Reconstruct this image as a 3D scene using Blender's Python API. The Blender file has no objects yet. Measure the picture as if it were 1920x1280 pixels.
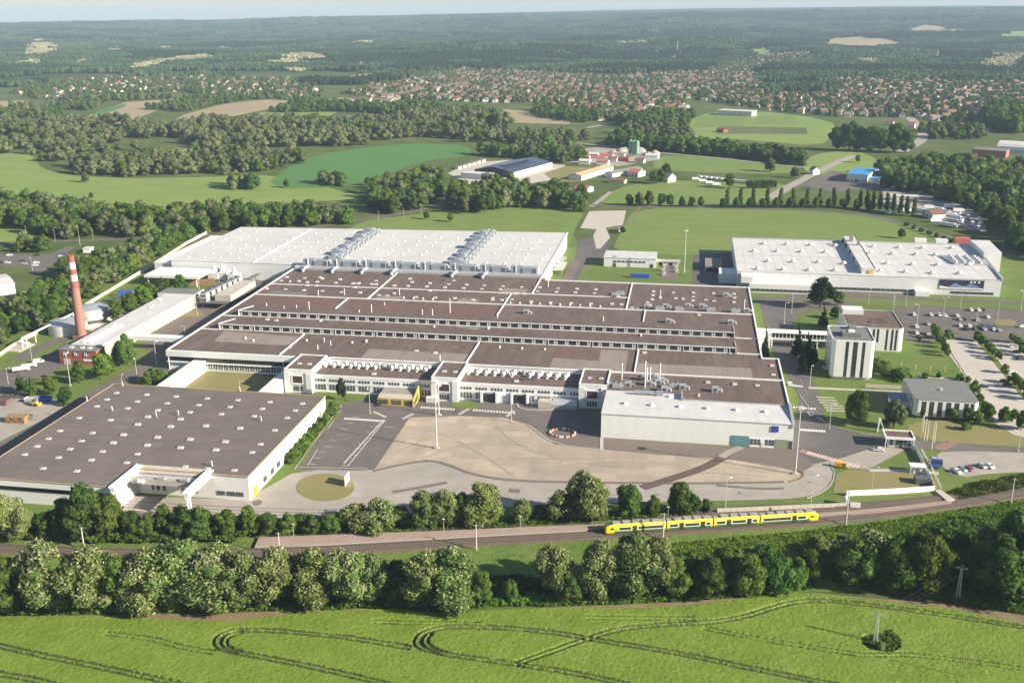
import bpy, bmesh, math, random
import numpy as np
from mathutils import Vector, Matrix
random.seed(7)
RNG = np.random.default_rng(11)
SC = bpy.context.scene
COL = SC.collection
PI = math.pi

# ------------------------------------------------------------------ camera
CAM_H = 168.45
FPX, PITCH, ROLL, YAW = 1928.0, math.radians(17.78), math.radians(-0.34), math.radians(-9.80)
def _grid(v):
    bx = np.array([math.cos(YAW), math.sin(YAW), 0.0]); ay = np.array([-math.sin(YAW), math.cos(YAW), 0.0])
    return np.array([v @ bx, v @ ay, v[2]])
_cp, _sp, _cr, _sr = math.cos(PITCH), math.sin(PITCH), math.cos(ROLL), math.sin(ROLL)
_rt, _up = np.array([1.0, 0, 0]), np.array([0, _sp, _cp])
CF = _grid(np.array([0, _cp, -_sp]))
CR = _grid(_rt * _cr + _up * _sr)
CU = _grid(-_rt * _sr + _up * _cr)
cam_d = bpy.data.cameras.new("camera")
cam = bpy.data.objects.new("camera", cam_d)
COL.objects.link(cam)
cam.matrix_world = Matrix(((CR[0], CU[0], -CF[0], 0), (CR[1], CU[1], -CF[1], 0), (CR[2], CU[2], -CF[2], CAM_H), (0, 0, 0, 1)))
cam_d.sensor_width = 36.0
cam_d.lens = 36.0 * FPX / 1920.0
cam_d.clip_start = 1.0
cam_d.clip_end = 80000.0
SC.camera = cam

# ------------------------------------------------------------------ sky and sun
SUN_EL, SUN_AZ = math.radians(24.0), math.radians(-14.5)      # azimuth of the sun from +X towards +Y
world = bpy.data.worlds.new("World"); SC.world = world
world.use_nodes = True
wn = world.node_tree.nodes; wl = world.node_tree.links
wn.clear()
sky = wn.new("ShaderNodeTexSky"); sky.sky_type = 'NISHITA'; sky.sun_disc = False
sky.sun_elevation = SUN_EL
sky.sun_rotation = math.radians(90.0) - SUN_AZ               # Blender measures it clockwise from +Y
sky.altitude = 200.0; sky.air_density = 1.0; sky.dust_density = 0.6; sky.ozone_density = 1.0
bg = wn.new("ShaderNodeBackground"); bg.inputs["Strength"].default_value = 0.06
wo = wn.new("ShaderNodeOutputWorld")
wl.new(sky.outputs[0], bg.inputs[0]); wl.new(bg.outputs[0], wo.inputs[0])
sun_d = bpy.data.lights.new("sun", 'SUN'); sun_d.energy = 5.0; sun_d.angle = math.radians(0.5); sun_d.color = (1.0, 0.885, 0.72)
sun = bpy.data.objects.new("sun", sun_d); COL.objects.link(sun)
sdir = Vector((math.cos(SUN_EL) * math.cos(SUN_AZ), math.cos(SUN_EL) * math.sin(SUN_AZ), math.sin(SUN_EL)))
sun.rotation_euler = sdir.to_track_quat('Z', 'Y').to_euler()
sun.location = (0, 0, 400)
SC.view_settings.view_transform = 'Standard'; SC.view_settings.look = 'None'
SC.view_settings.exposure = 1.17; SC.view_settings.gamma = 1.0; SC.view_settings.use_curve_mapping = False
SC.render.engine = 'CYCLES'
SC.cycles.use_denoising = True
SC.cycles.max_bounces = 5; SC.cycles.diffuse_bounces = 3; SC.cycles.glossy_bounces = 2; SC.cycles.transmission_bounces = 2
SC.cycles.volume_bounces = 0; SC.cycles.transparent_max_bounces = 4
SC.cycles.use_adaptive_sampling = True; SC.cycles.adaptive_threshold = 0.02
SC.cycles.caustics_reflective = False; SC.cycles.caustics_refractive = False

# ------------------------------------------------------------------ measuring: survey of the place from its photograph
def G(px, py, z=0.0):
    """The point at height z that the photograph shows at (px, py)."""
    d = CR * (px - 960.0) / FPX - CU * (py - 640.0) / FPX + CF
    t = (z - CAM_H) / d[2]
    p = d * t
    return Vector((float(p[0]), float(p[1]), z))
def tall(base, top_py):
    """Height of something upright that stands at ground pixel base and ends at row top_py."""
    b = G(*base)
    lo, hi = 0.0, 160.0
    for _ in range(40):
        m = (lo + hi) / 2
        q = np.array([b.x, b.y, m - CAM_H])
        y = 640.0 - FPX * (q @ CU) / (q @ CF)
        if y > top_py: lo = m
        else: hi = m
    return lo
def mpp(px, py):
    """Metres across one photo pixel at that ground point."""
    b = G(px, py)
    q = np.array([b.x, b.y, -CAM_H])
    return float(q @ CF) / FPX

# ------------------------------------------------------------------ noise and terrain
def _hash(ix, iy, s):
    h = (ix * 374761393 + iy * 668265263 + s * 1442695041) & 0x7fffffff
    h = ((h ^ (h >> 13)) * 1274126177) & 0x7fffffff
    return ((h ^ (h >> 16)) & 0xffff) / 65535.0
def vnoise(x, y, s=0):
    x = np.asarray(x, float); y = np.asarray(y, float)
    ix = np.floor(x).astype(np.int64); iy = np.floor(y).astype(np.int64)
    fx = x - ix; fy = y - iy
    fx = fx * fx * (3 - 2 * fx); fy = fy * fy * (3 - 2 * fy)
    a = _hash(ix, iy, s); b = _hash(ix + 1, iy, s); c = _hash(ix, iy + 1, s); d = _hash(ix + 1, iy + 1, s)
    return a + (b - a) * fx + (c - a) * fy + (a - b - c + d) * fx * fy
def fbm(x, y, s=0, o=4):
    t = 0; a = .5
    for k in range(o):
        t = t + a * vnoise(np.asarray(x) * 2 ** k, np.asarray(y) * 2 ** k, s + k); a *= .5
    return t / (1 - .5 ** o)
def sstep(e0, e1, x):
    t = np.clip((np.asarray(x, float) - e0) / (e1 - e0), 0, 1)
    return t * t * (3 - 2 * t)
def terrain(x, y):
    """Flat valley floor; wooded hills from about 2.6 km out to a skyline ridge at 12 km."""
    x = np.asarray(x, float); y = np.asarray(y, float)
    d = np.hypot(x, y)
    ang = np.arctan2(x, y) + 0.171                             # bearing off the view axis
    crest = 150 + 190 * np.clip(ang, -.6, .6) - 210 * np.clip(ang, 0, .6) ** 2
    r = sstep(2700, 12000, d)
    base = crest * (0.55 * r + 0.45 * r * r)
    n = fbm(x / 900.0, y / 620.0, 3) - .5
    n2 = fbm(x / 3200.0, y / 1900.0, 9, 3) - .5
    rel = sstep(2700, 4200, d)
    h = base + rel * (95 * n * (1 - .75 * sstep(7000, 12000, d)) + 75 * n2 * (1 - .6 * sstep(8000, 12000, d)))
    h = h - 120 * sstep(12500, 20000, d)
    return np.maximum(h, 0) * sstep(2650, 3400, d)
def GT(px, py):
    """Like G, on the hills."""
    d = CR * (px - 960.0) / FPX - CU * (py - 640.0) / FPX + CF
    t = np.arange(1500, 16000, 20.0)
    X = d[0] * t; Y = d[1] * t; Z = CAM_H + d[2] * t
    hit = np.nonzero(Z < terrain(X, Y))[0]
    k = hit[0] if len(hit) else len(t) - 1
    return Vector((float(X[k]), float(Y[k]), float(terrain(X[k], Y[k]))))

# ------------------------------------------------------------------ materials
MATS = {}
def _nt(name):
    m = bpy.data.materials.new(name); m.use_nodes = True
    nt = m.node_tree; nt.nodes.clear()
    out = nt.nodes.new("ShaderNodeOutputMaterial")
    return m, nt, out
def _pos(nt, sx=1, sy=1, sz=1):
    g = nt.nodes.new("ShaderNodeNewGeometry")
    mp = nt.nodes.new("ShaderNodeMapping"); mp.inputs["Scale"].default_value = (sx, sy, sz)
    nt.links.new(g.outputs["Position"], mp.inputs["Vector"])
    return mp.outputs[0]
def _noise(nt, vec, scale, detail=5, rough=.55):
    n = nt.nodes.new("ShaderNodeTexNoise"); n.inputs["Scale"].default_value = scale
    n.inputs["Detail"].default_value = detail; n.inputs["Roughness"].default_value = rough
    nt.links.new(vec, n.inputs["Vector"])
    return n.outputs["Fac"]
def _ramp(nt, fac, p0, p1):
    r = nt.nodes.new("ShaderNodeMapRange"); r.inputs[1].default_value = p0; r.inputs[2].default_value = p1
    nt.links.new(fac, r.inputs[0])
    return r.outputs[0]
def _mix(nt, fac, a, b, mode='MIX'):
    m = nt.nodes.new("ShaderNodeMix"); m.data_type = 'RGBA'; m.blend_type = mode
    if isinstance(fac, float): m.inputs[0].default_value = fac
    else: nt.links.new(fac, m.inputs[0])
    for s, v in ((6, a), (7, b)):
        if isinstance(v, (tuple, list)): m.inputs[s].default_value = (*v[:3], 1)
        else: nt.links.new(v, m.inputs[s])
    return m.outputs[2]
def mat(name, c, c2=None, rough=.8, scale=.15, lo=.35, hi=.65, c3=None, scale3=1.5, f3=.5, bump=0., bscale=3., metallic=0., spec=.3,
        stretch=(1, 1, 1), vary=0., coat=0., slab=None, slab_amt=.12, joint=.8, wall=False):
    m, nt, out = _nt(name)
    b = nt.nodes.new("ShaderNodeBsdfPrincipled")
    b.inputs["Roughness"].default_value = rough; b.inputs["Metallic"].default_value = metallic
    b.inputs["Specular IOR Level"].default_value = spec
    if coat: b.inputs["Coat Weight"].default_value = coat
    vec = _pos(nt, *stretch)
    col = c
    if c2 is not None:
        col = _mix(nt, _ramp(nt, _noise(nt, vec, scale), lo, hi), c, c2)
    if c3 is not None:
        f = nt.nodes.new("ShaderNodeMath"); f.operation = 'MULTIPLY'; f.inputs[1].default_value = f3
        nt.links.new(_ramp(nt, _noise(nt, vec, scale3, 4, .6), .4, .7), f.inputs[0])
        col = _mix(nt, f.outputs[0], col, c3)
    if slab:
        br = nt.nodes.new("ShaderNodeTexBrick"); br.inputs["Scale"].default_value = 1.0
        br.inputs["Brick Width"].default_value, br.inputs["Row Height"].default_value = slab
        br.inputs["Mortar Size"].default_value = .06; br.inputs["Mortar Smooth"].default_value = .3; br.inputs["Bias"].default_value = 0.
        br.inputs["Color1"].default_value = (1 - slab_amt,) * 3 + (1,); br.inputs["Color2"].default_value = (1 + slab_amt,) * 3 + (1,); br.inputs["Mortar"].default_value = (joint,) * 3 + (1,)
        if wall:
            gw = nt.nodes.new("ShaderNodeNewGeometry"); sp = nt.nodes.new("ShaderNodeSeparateXYZ"); ad = nt.nodes.new("ShaderNodeMath"); cb = nt.nodes.new("ShaderNodeCombineXYZ")
            nt.links.new(gw.outputs["Position"], sp.inputs[0]); nt.links.new(sp.outputs[0], ad.inputs[0]); nt.links.new(sp.outputs[1], ad.inputs[1])
            nt.links.new(ad.outputs[0], cb.inputs[0]); nt.links.new(sp.outputs[2], cb.inputs[1]); nt.links.new(cb.outputs[0], br.inputs["Vector"])
        else: nt.links.new(_pos(nt), br.inputs["Vector"])
        col = _mix(nt, 1.0, col, br.outputs["Color"], 'MULTIPLY')
    if vary:
        oi = nt.nodes.new("ShaderNodeObjectInfo")
        h = nt.nodes.new("ShaderNodeHueSaturation")
        mr = nt.nodes.new("ShaderNodeMapRange"); mr.inputs[3].default_value = 1 - vary; mr.inputs[4].default_value = 1 + vary
        nt.links.new(oi.outputs["Random"], mr.inputs[0]); nt.links.new(mr.outputs[0], h.inputs["Value"])
        if isinstance(col, (tuple, list)): h.inputs["Color"].default_value = (*col[:3], 1)
        else: nt.links.new(col, h.inputs["Color"])
        col = h.outputs[0]
    if isinstance(col, (tuple, list)): b.inputs["Base Color"].default_value = (*col[:3], 1)
    else: nt.links.new(col, b.inputs["Base Color"])
    if bump:
        bp = nt.nodes.new("ShaderNodeBump"); bp.inputs["Strength"].default_value = bump; bp.inputs["Distance"].default_value = .3
        nt.links.new(_noise(nt, vec, bscale, 4), bp.inputs["Height"]); nt.links.new(bp.outputs[0], b.inputs["Normal"])
    nt.links.new(b.outputs[0], out.inputs[0])
    MATS[name] = m
    return m
def leafmat(name, c, c2, tr=.28, hue=.02, val=.25, scale=.35):
    """Leaves: colour differs from tree to tree and from spray to spray; some light passes through."""
    m, nt, out = _nt(name)
    vec = _pos(nt)
    col = _mix(nt, _ramp(nt, _noise(nt, vec, scale, 3), .38, .62), c, c2)
    oi = nt.nodes.new("ShaderNodeObjectInfo")
    h = nt.nodes.new("ShaderNodeHueSaturation")
    a = nt.nodes.new("ShaderNodeMapRange"); a.inputs[3].default_value = .5 - hue; a.inputs[4].default_value = .5 + hue
    v = nt.nodes.new("ShaderNodeMapRange"); v.inputs[3].default_value = 1 - val; v.inputs[4].default_value = 1 + val
    mu = nt.nodes.new("ShaderNodeMath"); mu.operation = 'MULTIPLY'; mu.inputs[1].default_value = 7.31
    fr = nt.nodes.new("ShaderNodeMath"); fr.operation = 'FRACT'
    nt.links.new(oi.outputs["Random"], a.inputs[0]); nt.links.new(oi.outputs["Random"], mu.inputs[0])
    nt.links.new(mu.outputs[0], fr.inputs[0]); nt.links.new(fr.outputs[0], v.inputs[0])
    nt.links.new(a.outputs[0], h.inputs["Hue"]); nt.links.new(v.outputs[0], h.inputs["Value"]); nt.links.new(col, h.inputs["Color"])
    d = nt.nodes.new("ShaderNodeBsdfDiffuse"); t = nt.nodes.new("ShaderNodeBsdfTranslucent")
    nt.links.new(h.outputs[0], d.inputs[0]); nt.links.new(h.outputs[0], t.inputs[0])
    mx = nt.nodes.new("ShaderNodeMixShader"); mx.inputs[0].default_value = tr
    nt.links.new(d.outputs[0], mx.inputs[1]); nt.links.new(t.outputs[0], mx.inputs[2]); nt.links.new(mx.outputs[0], out.inputs[0])
    MATS[name] = m
    return m
M = MATS
# ground
mat("grass_site", (.105, .178, .030), (.16, .19, .052), scale=.05, c3=(.075, .135, .022), scale3=.5, f3=.6, bump=.5, bscale=2)
mat("grass_dry", (.24, .205, .09), (.19, .20, .065), scale=.07, c3=(.27, .22, .12), scale3=.5, bump=.4)
mat("tyre_mark", (.31, .265, .21), (.28, .24, .19), scale=.3)
mat("grass_rough", (.10, .18, .028), (.16, .21, .05), scale=.06, c3=(.06, .115, .02), scale3=.35, f3=.7, bump=1., bscale=1.2)
mat("meadow", (.145, .225, .045), (.19, .228, .065), scale=.012, c3=(.105, .18, .034), scale3=.08, f3=.6, bump=.3, stretch=(.4, 1, 1))
mat("pasture", (.215, .278, .07), (.18, .262, .055), scale=.008, c3=(.14, .21, .045), scale3=.05, f3=.5, stretch=(.5, 1, 1))
mat("crop_deep", (.072, .18, .042), (.085, .195, .05), scale=.02, bump=.2)
mat("valley", (.085, .115, .04), (.14, .15, .06), scale=.01, c3=(.055, .08, .03), scale3=.06)
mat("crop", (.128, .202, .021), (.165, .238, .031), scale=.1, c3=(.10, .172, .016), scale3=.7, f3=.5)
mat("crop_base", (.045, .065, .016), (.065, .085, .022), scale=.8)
mat("soil", (.26, .19, .125), (.20, .15, .09), scale=.2, c3=(.13, .14, .05), scale3=.5, f3=.4, bump=.4)
mat("stubble", (.36, .285, .17), (.32, .25, .15), scale=.01, c3=(.29, .25, .14), scale3=.05)
mat("asphalt", (.165, .147, .133), (.135, .12, .112), scale=.06, c3=(.11, .10, .094), scale3=.2, f3=.55, rough=.85)
mat("asphalt_dark", (.115, .107, .105), (.14, .13, .125), scale=.06, c3=(.09, .088, .086), scale3=.3, rough=.85)
mat("asphalt_brown", (.19, .155, .135), (.165, .14, .125), scale=.06, c3=(.145, .12, .11), scale3=.25, rough=.85)
mat("gravel_light", (.37, .34, .30), (.33, .305, .27), scale=.05, c3=(.27, .25, .225), scale3=.15, f3=.5, slab=(7.0, 5.0), slab_amt=.05, joint=.88)
mat("paint", (.78, .77, .74), (.6, .59, .57), scale=.8, rough=.7)
mat("paint_red", (.50, .20, .17), (.5, .32, .28), scale=.8, rough=.7)
mat("ballast", (.125, .092, .078), (.155, .115, .095), scale=.3, c3=(.085, .065, .06), scale3=2.5, bump=.8, bscale=6)
mat("rail_steel", (.22, .17, .14), rough=.45, metallic=.6)
mat("sleeper", (.30, .28, .25), (.24, .22, .2), scale=1.)
mat("platform", (.36, .265, .225), (.31, .235, .20), scale=.12, c3=(.40, .31, .27), scale3=.6)
mat("kerb", (.36, .34, .31), (.30, .285, .26), scale=.5)
mat("forest_floor", (.03, .045, .018), (.05, .06, .025), scale=.06)
# building
mat("white_panel", (.70, .70, .69), (.65, .655, .65), scale=.04, c3=(.60, .605, .60), scale3=.3, f3=.4, rough=.6, stretch=(1, 1, .3))
mat("grey_panel", (.76, .775, .755), (.72, .735, .72), scale=.05, c3=(.66, .68, .67), scale3=.4, f3=.4, rough=.6, stretch=(1, 1, .2), slab=(1.2, 30.), slab_amt=.012, joint=.95, wall=True)
mat("white_trim", (.80, .80, .79), (.72, .72, .71), scale=.3, rough=.6)
mat("white_roof", (.60, .595, .58), (.54, .54, .53), scale=.03, c3=(.46, .46, .455), scale3=.1, f3=.5, rough=.75, slab=(2., 24.), slab_amt=.03, joint=.92)
mat("grey_roof", (.185, .19, .185), (.165, .17, .165), scale=.08, c3=(.21, .212, .208), scale3=.5, rough=.85)
mat("roof_brown", (.138, .102, .087), (.165, .126, .108), scale=.03, c3=(.098, .074, .065), scale3=.13, f3=.7, rough=.9, stretch=(1.6, .5, 1), slab=(1.15, 11.9), slab_amt=.10, joint=.86)
mat("roof_red", (.175, .095, .082), (.15, .10, .09), scale=.05, c3=(.12, .085, .075), scale3=.25, rough=.9, slab=(1.15, 11.9), slab_amt=.08, joint=.86)
mat("roof_felt", (.158, .134, .121), (.182, .154, .139), scale=.03, c3=(.122, .106, .098), scale3=.12, f3=.7, rough=.9, slab=(8., 1.1), slab_amt=.07, joint=.9)
mat("roof_felt_red", (.175, .122, .108), (.155, .125, .115), scale=.08, c3=(.19, .13, .115), scale3=.4, rough=.9)
mat("roof_felt_grey", (.175, .172, .16), (.16, .155, .15), scale=.2, rough=.9)
mat("roof_patch", (.265, .225, .20), (.235, .20, .18), scale=.06, c3=(.29, .25, .22), scale3=.3, rough=.9, slab=(1.15, 14.), slab_amt=.07, joint=.78)
mat("dark_glass", (.028, .032, .036), (.05, .058, .06), scale=.2, rough=.12, spec=.6)
mat("pane", (.05, .06, .07), (.09, .105, .115), scale=.5, rough=.1, spec=.7)
mat("louver", (.055, .035, .035), (.075, .05, .05), scale=.5, rough=.6)
mat("metal", (.52, .54, .56), (.44, .46, .48), scale=.6, rough=.4, metallic=.35, spec=.4)
mat("duct", (.33, .36, .40), (.28, .31, .35), scale=.25, rough=.5, metallic=.2)
mat("steel_dark", (.16, .165, .17), (.12, .125, .13), scale=.6, rough=.5, metallic=.3)
mat("galvanised", (.60, .60, .58), (.52, .52, .51), scale=.8, rough=.5, metallic=.2)
mat("concrete_pale", (.50, .46, .405), (.45, .415, .37), scale=.12, c3=(.40, .37, .33), scale3=.5)
mat("brick", (.33, .105, .075), (.28, .09, .065), scale=.8, c3=(.38, .15, .11), scale3=2.5, bump=.3, bscale=5)
mat("chimney_brick", (.30, .16, .118), (.26, .14, .105), scale=.5, c3=(.34, .19, .145), scale3=2.)
mat("chimney_red", (.30, .085, .075), (.27, .10, .085), scale=.5)
mat("chimney_white", (.55, .52, .49), (.48, .45, .42), scale=.6)
mat("yellow_paint", (.60, .45, .09), (.54, .41, .10), scale=.6, rough=.5)
mat("teal_door", (.10, .23, .25), (.12, .26, .28), scale=.3, rough=.4)
mat("green_door", (.24, .29, .17), (.26, .31, .19), scale=.3, rough=.5)
mat("blue_sign", (.02, .035, .30), rough=.5)
mat("blue_paint", (.03, .09, .42), (.04, .12, .46), scale=.6, rough=.5)
mat("blue_roof", (.06, .27, .56), (.08, .31, .60), scale=.15, rough=.5)
mat("photovoltaic", (.045, .05, .085), (.06, .065, .10), scale=.1, rough=.25, spec=.6)
mat("navy_wall", (.035, .035, .07), rough=.5)
mat("green_silo", (.22, .38, .26), (.20, .35, .24), scale=.2, rough=.5)
mat("tan_roof", (.47, .35, .21), (.42, .31, .18), scale=.1)
mat("red_sheet", (.45, .13, .12), (.40, .15, .13), scale=.2)
mat("tile_red", (.235, .125, .095), (.20, .115, .09), scale=.4, vary=.25)
mat("tile_brown", (.22, .115, .085), (.19, .105, .08), scale=.4, vary=.25)
mat("tile_grey", (.22, .20, .19), (.19, .18, .17), scale=.4, vary=.25)
mat("render_white", (.72, .70, .66), (.66, .64, .6), scale=.3, vary=.12)
mat("render_cream", (.62, .55, .42), (.56, .5, .4), scale=.3, vary=.2)
mat("wood", (.33, .21, .11), (.24, .155, .085), scale=1.2)
# vehicles
for n_, c_ in dict(car_white=(.78, .78, .78), car_silver=(.42, .43, .44), car_black=(.015, .016, .018), car_blue=(.03, .06, .22),
                   car_red=(.24, .02, .035), car_teal=(.16, .29, .34), car_yellow=(.75, .42, .02), car_grey=(.10, .105, .11)).items():
    mat(n_, c_, rough=.3, spec=.5, coat=.4)
mat("tyre", (.02, .02, .02), rough=.9)
mat("hubcap", (.4, .4, .41), rough=.4, metallic=.6)
mat("lamp_glass", (.7, .68, .62), rough=.2)
mat("train_yellow", (.80, .68, .02), (.76, .63, .03), scale=.5, rough=.35, spec=.5, coat=.3)
mat("train_green", (.045, .16, .075), rough=.4, coat=.2)
mat("train_lime", (.25, .55, .04), rough=.4, coat=.2)
mat("train_roof", (.36, .34, .32), (.28, .27, .26), scale=.8, rough=.7)
# plants
leafmat("leaf_green", (.082, .142, .026), (.12, .182, .040), tr=.36)
leafmat("leaf_dark", (.058, .112, .025), (.085, .142, .036), tr=.36)
leafmat("leaf_bright", (.085, .165, .022), (.115, .20, .03))
leafmat("leaf_locust", (.135, .195, .05), (.185, .238, .078), tr=.36)
leafmat("leaf_grey", (.118, .145, .064), (.152, .175, .085))
leafmat("leaf_poplar", (.082, .118, .03), (.11, .148, .04))
leafmat("leaf_needle", (.018, .035, .017), (.027, .045, .02), tr=.1)
leafmat("leaf_core_shade", (.052, .095, .022), (.072, .115, .03), tr=.05)  # filler cores of the crowns: inner shade put into a darker leaf colour
leafmat("leaf_hill", (.040, .080, .034), (.072, .112, .044), scale=.004, val=.35)
leafmat("leaf_pale", (.30, .29, .165), (.35, .33, .20), scale=.01)
leafmat("blossom", (.275, .305, .145), (.36, .375, .21), tr=.3, val=.12)
mat("bark", (.11, .085, .06), (.075, .06, .045), scale=1.5, bump=.5)
mat("yard_concrete", (.44, .365, .28), (.37, .31, .245), scale=.035, lo=.4, hi=.62, c3=(.285, .245, .20), scale3=.08, f3=.65, rough=.9, stretch=(1, .3, 1), slab=(11.0, 5.0), slab_amt=.11, joint=.82)
mat("lime_door", (.55, .75, .03), rough=.5)
mat("banner_blue", (.12, .17, .30), (.30, .36, .48), scale=.6)
mat("slate_blue_roof", (.25, .29, .38), (.22, .26, .34), scale=.3)
# ------------------------------------------------------------------ mesh and object helpers
class MB:
    """Collects faces; link() turns them into one mesh object."""
    def __init__(s): s.v = []; s.f = []; s.m = []
    def face(s, pts, mi=0):
        k = len(s.v); s.v += [tuple(p) for p in pts]; s.f.append(tuple(range(k, k + len(pts)))); s.m.append(mi); return s
    def box(s, x0, x1, y0, y1, z0, z1, mi=0):
        k = len(s.v)
        s.v += [(x0, y0, z0), (x1, y0, z0), (x1, y1, z0), (x0, y1, z0), (x0, y0, z1), (x1, y0, z1), (x1, y1, z1), (x0, y1, z1)]
        for q in ((0, 3, 2, 1), (4, 5, 6, 7), (0, 1, 5, 4), (1, 2, 6, 5), (2, 3, 7, 6), (3, 0, 4, 7)):
            s.f.append(tuple(k + i for i in q)); s.m.append(mi)
        return s
    def prism(s, poly, z0, z1, mi=0, mtop=None):
        """poly: list of (x, y) counter-clockwise; z0, z1 numbers."""
        a = sum(poly[i][0] * poly[(i + 1) % len(poly)][1] - poly[(i + 1) % len(poly)][0] * poly[i][1] for i in range(len(poly)))
        if a < 0: poly = poly[::-1]
        n = len(poly); k = len(s.v)
        s.v += [(p[0], p[1], z0) for p in poly] + [(p[0], p[1], z1) for p in poly]
        for i in range(n):
            j = (i + 1) % n
            s.f.append((k + i, k + j, k + n + j, k + n + i)); s.m.append(mi)
        s.f.append(tuple(k + n + i for i in range(n))); s.m.append(mi if mtop is None else mtop)
        s.f.append(tuple(k + i for i in reversed(range(n)))); s.m.append(mi)
        return s
    def xprofile(s, prof, x0, x1, mi=0):
        """prof: list of (y, z) extruded along x."""
        a = sum(prof[i][0] * prof[(i + 1) % len(prof)][1] - prof[(i + 1) % len(prof)][0] * prof[i][1] for i in range(len(prof)))
        if a < 0: prof = prof[::-1]
        n = len(prof); k = len(s.v)
        s.v += [(x0, p[0], p[1]) for p in prof] + [(x1, p[0], p[1]) for p in prof]
        for i in range(n):
            j = (i + 1) % n
            s.f.append((k + i, k + j, k + n + j, k + n + i)); s.m.append(mi)
        s.f.append(tuple(k + i for i in reversed(range(n)))); s.f.append(tuple(k + n + i for i in range(n))); s.m += [mi, mi]
        return s
    def tube(s, p, q, r0, r1=None, n=8, mi=0, cap=True):
        r1 = r0 if r1 is None else r1
        p = Vector(p); q = Vector(q); d = (q - p).normalized()
        u = d.orthogonal().normalized(); w = d.cross(u); k = len(s.v)
        for c, r in ((p, r0), (q, r1)):
            for i in range(n):
                a = 2 * PI * i / n
                s.v.append(tuple(c + u * (r * math.cos(a)) + w * (r * math.sin(a))))
        for i in range(n):
            j = (i + 1) % n
            s.f.append((k + i, k + j, k + n + j, k + n + i)); s.m.append(mi)
        if cap:
            s.f.append(tuple(k + i for i in reversed(range(n)))); s.f.append(tuple(k + n + i for i in range(n))); s.m += [mi, mi]
        return s
    def bar(s, p, q, w, h=None, mi=0):
        """Square bar from p to q."""
        return s.tube(p, q, w * .7071, (h or w) * .7071, 4, mi)
    def lathe(s, prof, n=16, mi=0, c=(0, 0)):
        k = len(s.v)
        for r, z in prof:
            for i in range(n):
                a = 2 * PI * i / n
                s.v.append((c[0] + r * math.cos(a), c[1] + r * math.sin(a), z))
        for b in range(len(prof) - 1):
            for i in range(n):
                j = (i + 1) % n; o = k + b * n
                s.f.append((o + i, o + j, o + n + j, o + n + i)); s.m.append(mi)
        o = k + (len(prof) - 1) * n
        s.f.append(tuple(o + i for i in range(n))); s.m.append(mi)
        return s
    def mesh(s, name, mats, shift=(0, 0, 0), smooth=False):
        me = bpy.data.meshes.new(name)
        v = s.v if shift == (0, 0, 0) else [(a - shift[0], b - shift[1], c - shift[2]) for a, b, c in s.v]
        me.from_pydata(v, [], s.f)
        for m in (mats if isinstance(mats, (list, tuple)) else [mats]): me.materials.append(M[m] if isinstance(m, str) else m)
        me.polygons.foreach_set("material_index", s.m)
        if smooth: me.polygons.foreach_set("use_smooth", [True] * len(s.f))
        me.update()
        return me
WORLD = {}                                                     # object -> where its origin stands
def link(name, me, parent=None, at=None):
    """Link a mesh whose vertices are relative to at (default: the parent's origin)."""
    o = bpy.data.objects.new(name, me); COL.objects.link(o)
    base = WORLD.get(parent, Vector((0, 0, 0))) if parent else Vector((0, 0, 0))
    at = Vector(at) if at is not None else base.copy()
    WORLD[o] = at
    o.location = at - base
    if parent: o.parent = parent
    return o
def part(name, mb, mats, parent, at=None, smooth=False):
    """mb in world coordinates; becomes a child of parent."""
    p = Vector(at) if at is not None else WORLD[parent]
    return link(name, mb.mesh(name, mats, tuple(p), smooth), parent, p)
def solo(name, mb, mats, label=None, cat=None, group=None, kind=None, at=(0, 0, 0), smooth=False):
    o = link(name, mb.mesh(name, mats, tuple(at), smooth), None, at)
    return tag(o, label, cat, group, kind)
def tag(o, label=None, cat=None, group=None, kind=None):
    if label: o["label"] = label
    if cat: o["category"] = cat
    if group: o["group"] = group
    if kind: o["kind"] = kind
    return o
def thing(name, label, cat, loc=(0, 0, 0), group=None, rz=0.0):
    o = bpy.data.objects.new(name, None); COL.objects.link(o)
    o.empty_display_size = .5
    o.location = loc; o.rotation_euler = (0, 0, rz); WORLD[o] = Vector(loc)
    return tag(o, label, cat, group)
def dup(root, loc, rz=0.0, scale=1.0, label=None, group=None, matmap=None):
    r = root.copy(); COL.objects.link(r)
    r.location = loc; r.rotation_euler = (0, 0, rz)
    r.scale = (scale,) * 3 if isinstance(scale, (int, float)) else scale
    if label: r["label"] = label
    if group: r["group"] = group
    for ch in KIDS.get(root, root.children):
        c = ch.copy(); COL.objects.link(c); c.parent = r
        for g in KIDS.get(ch, ch.children):
            e = g.copy(); COL.objects.link(e); e.parent = c
    return r
KIDS = {}
def struct(name, mb, mats, kind="structure"):
    return solo(name, mb, mats, kind=kind)
ORD = ("first second third fourth fifth sixth seventh eighth ninth tenth eleventh twelfth thirteenth fourteenth fifteenth sixteenth "
       "seventeenth eighteenth nineteenth twentieth").split()
TENS = "twenty thirty forty fifty sixty seventy eighty ninety".split()
def nth(i):
    if i < 20: return ORD[i]
    t, u = divmod(i + 1, 10)
    return (TENS[t - 2][:-1] + "ieth") if u == 0 else TENS[t - 2] + "-" + ORD[u - 1]

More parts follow.
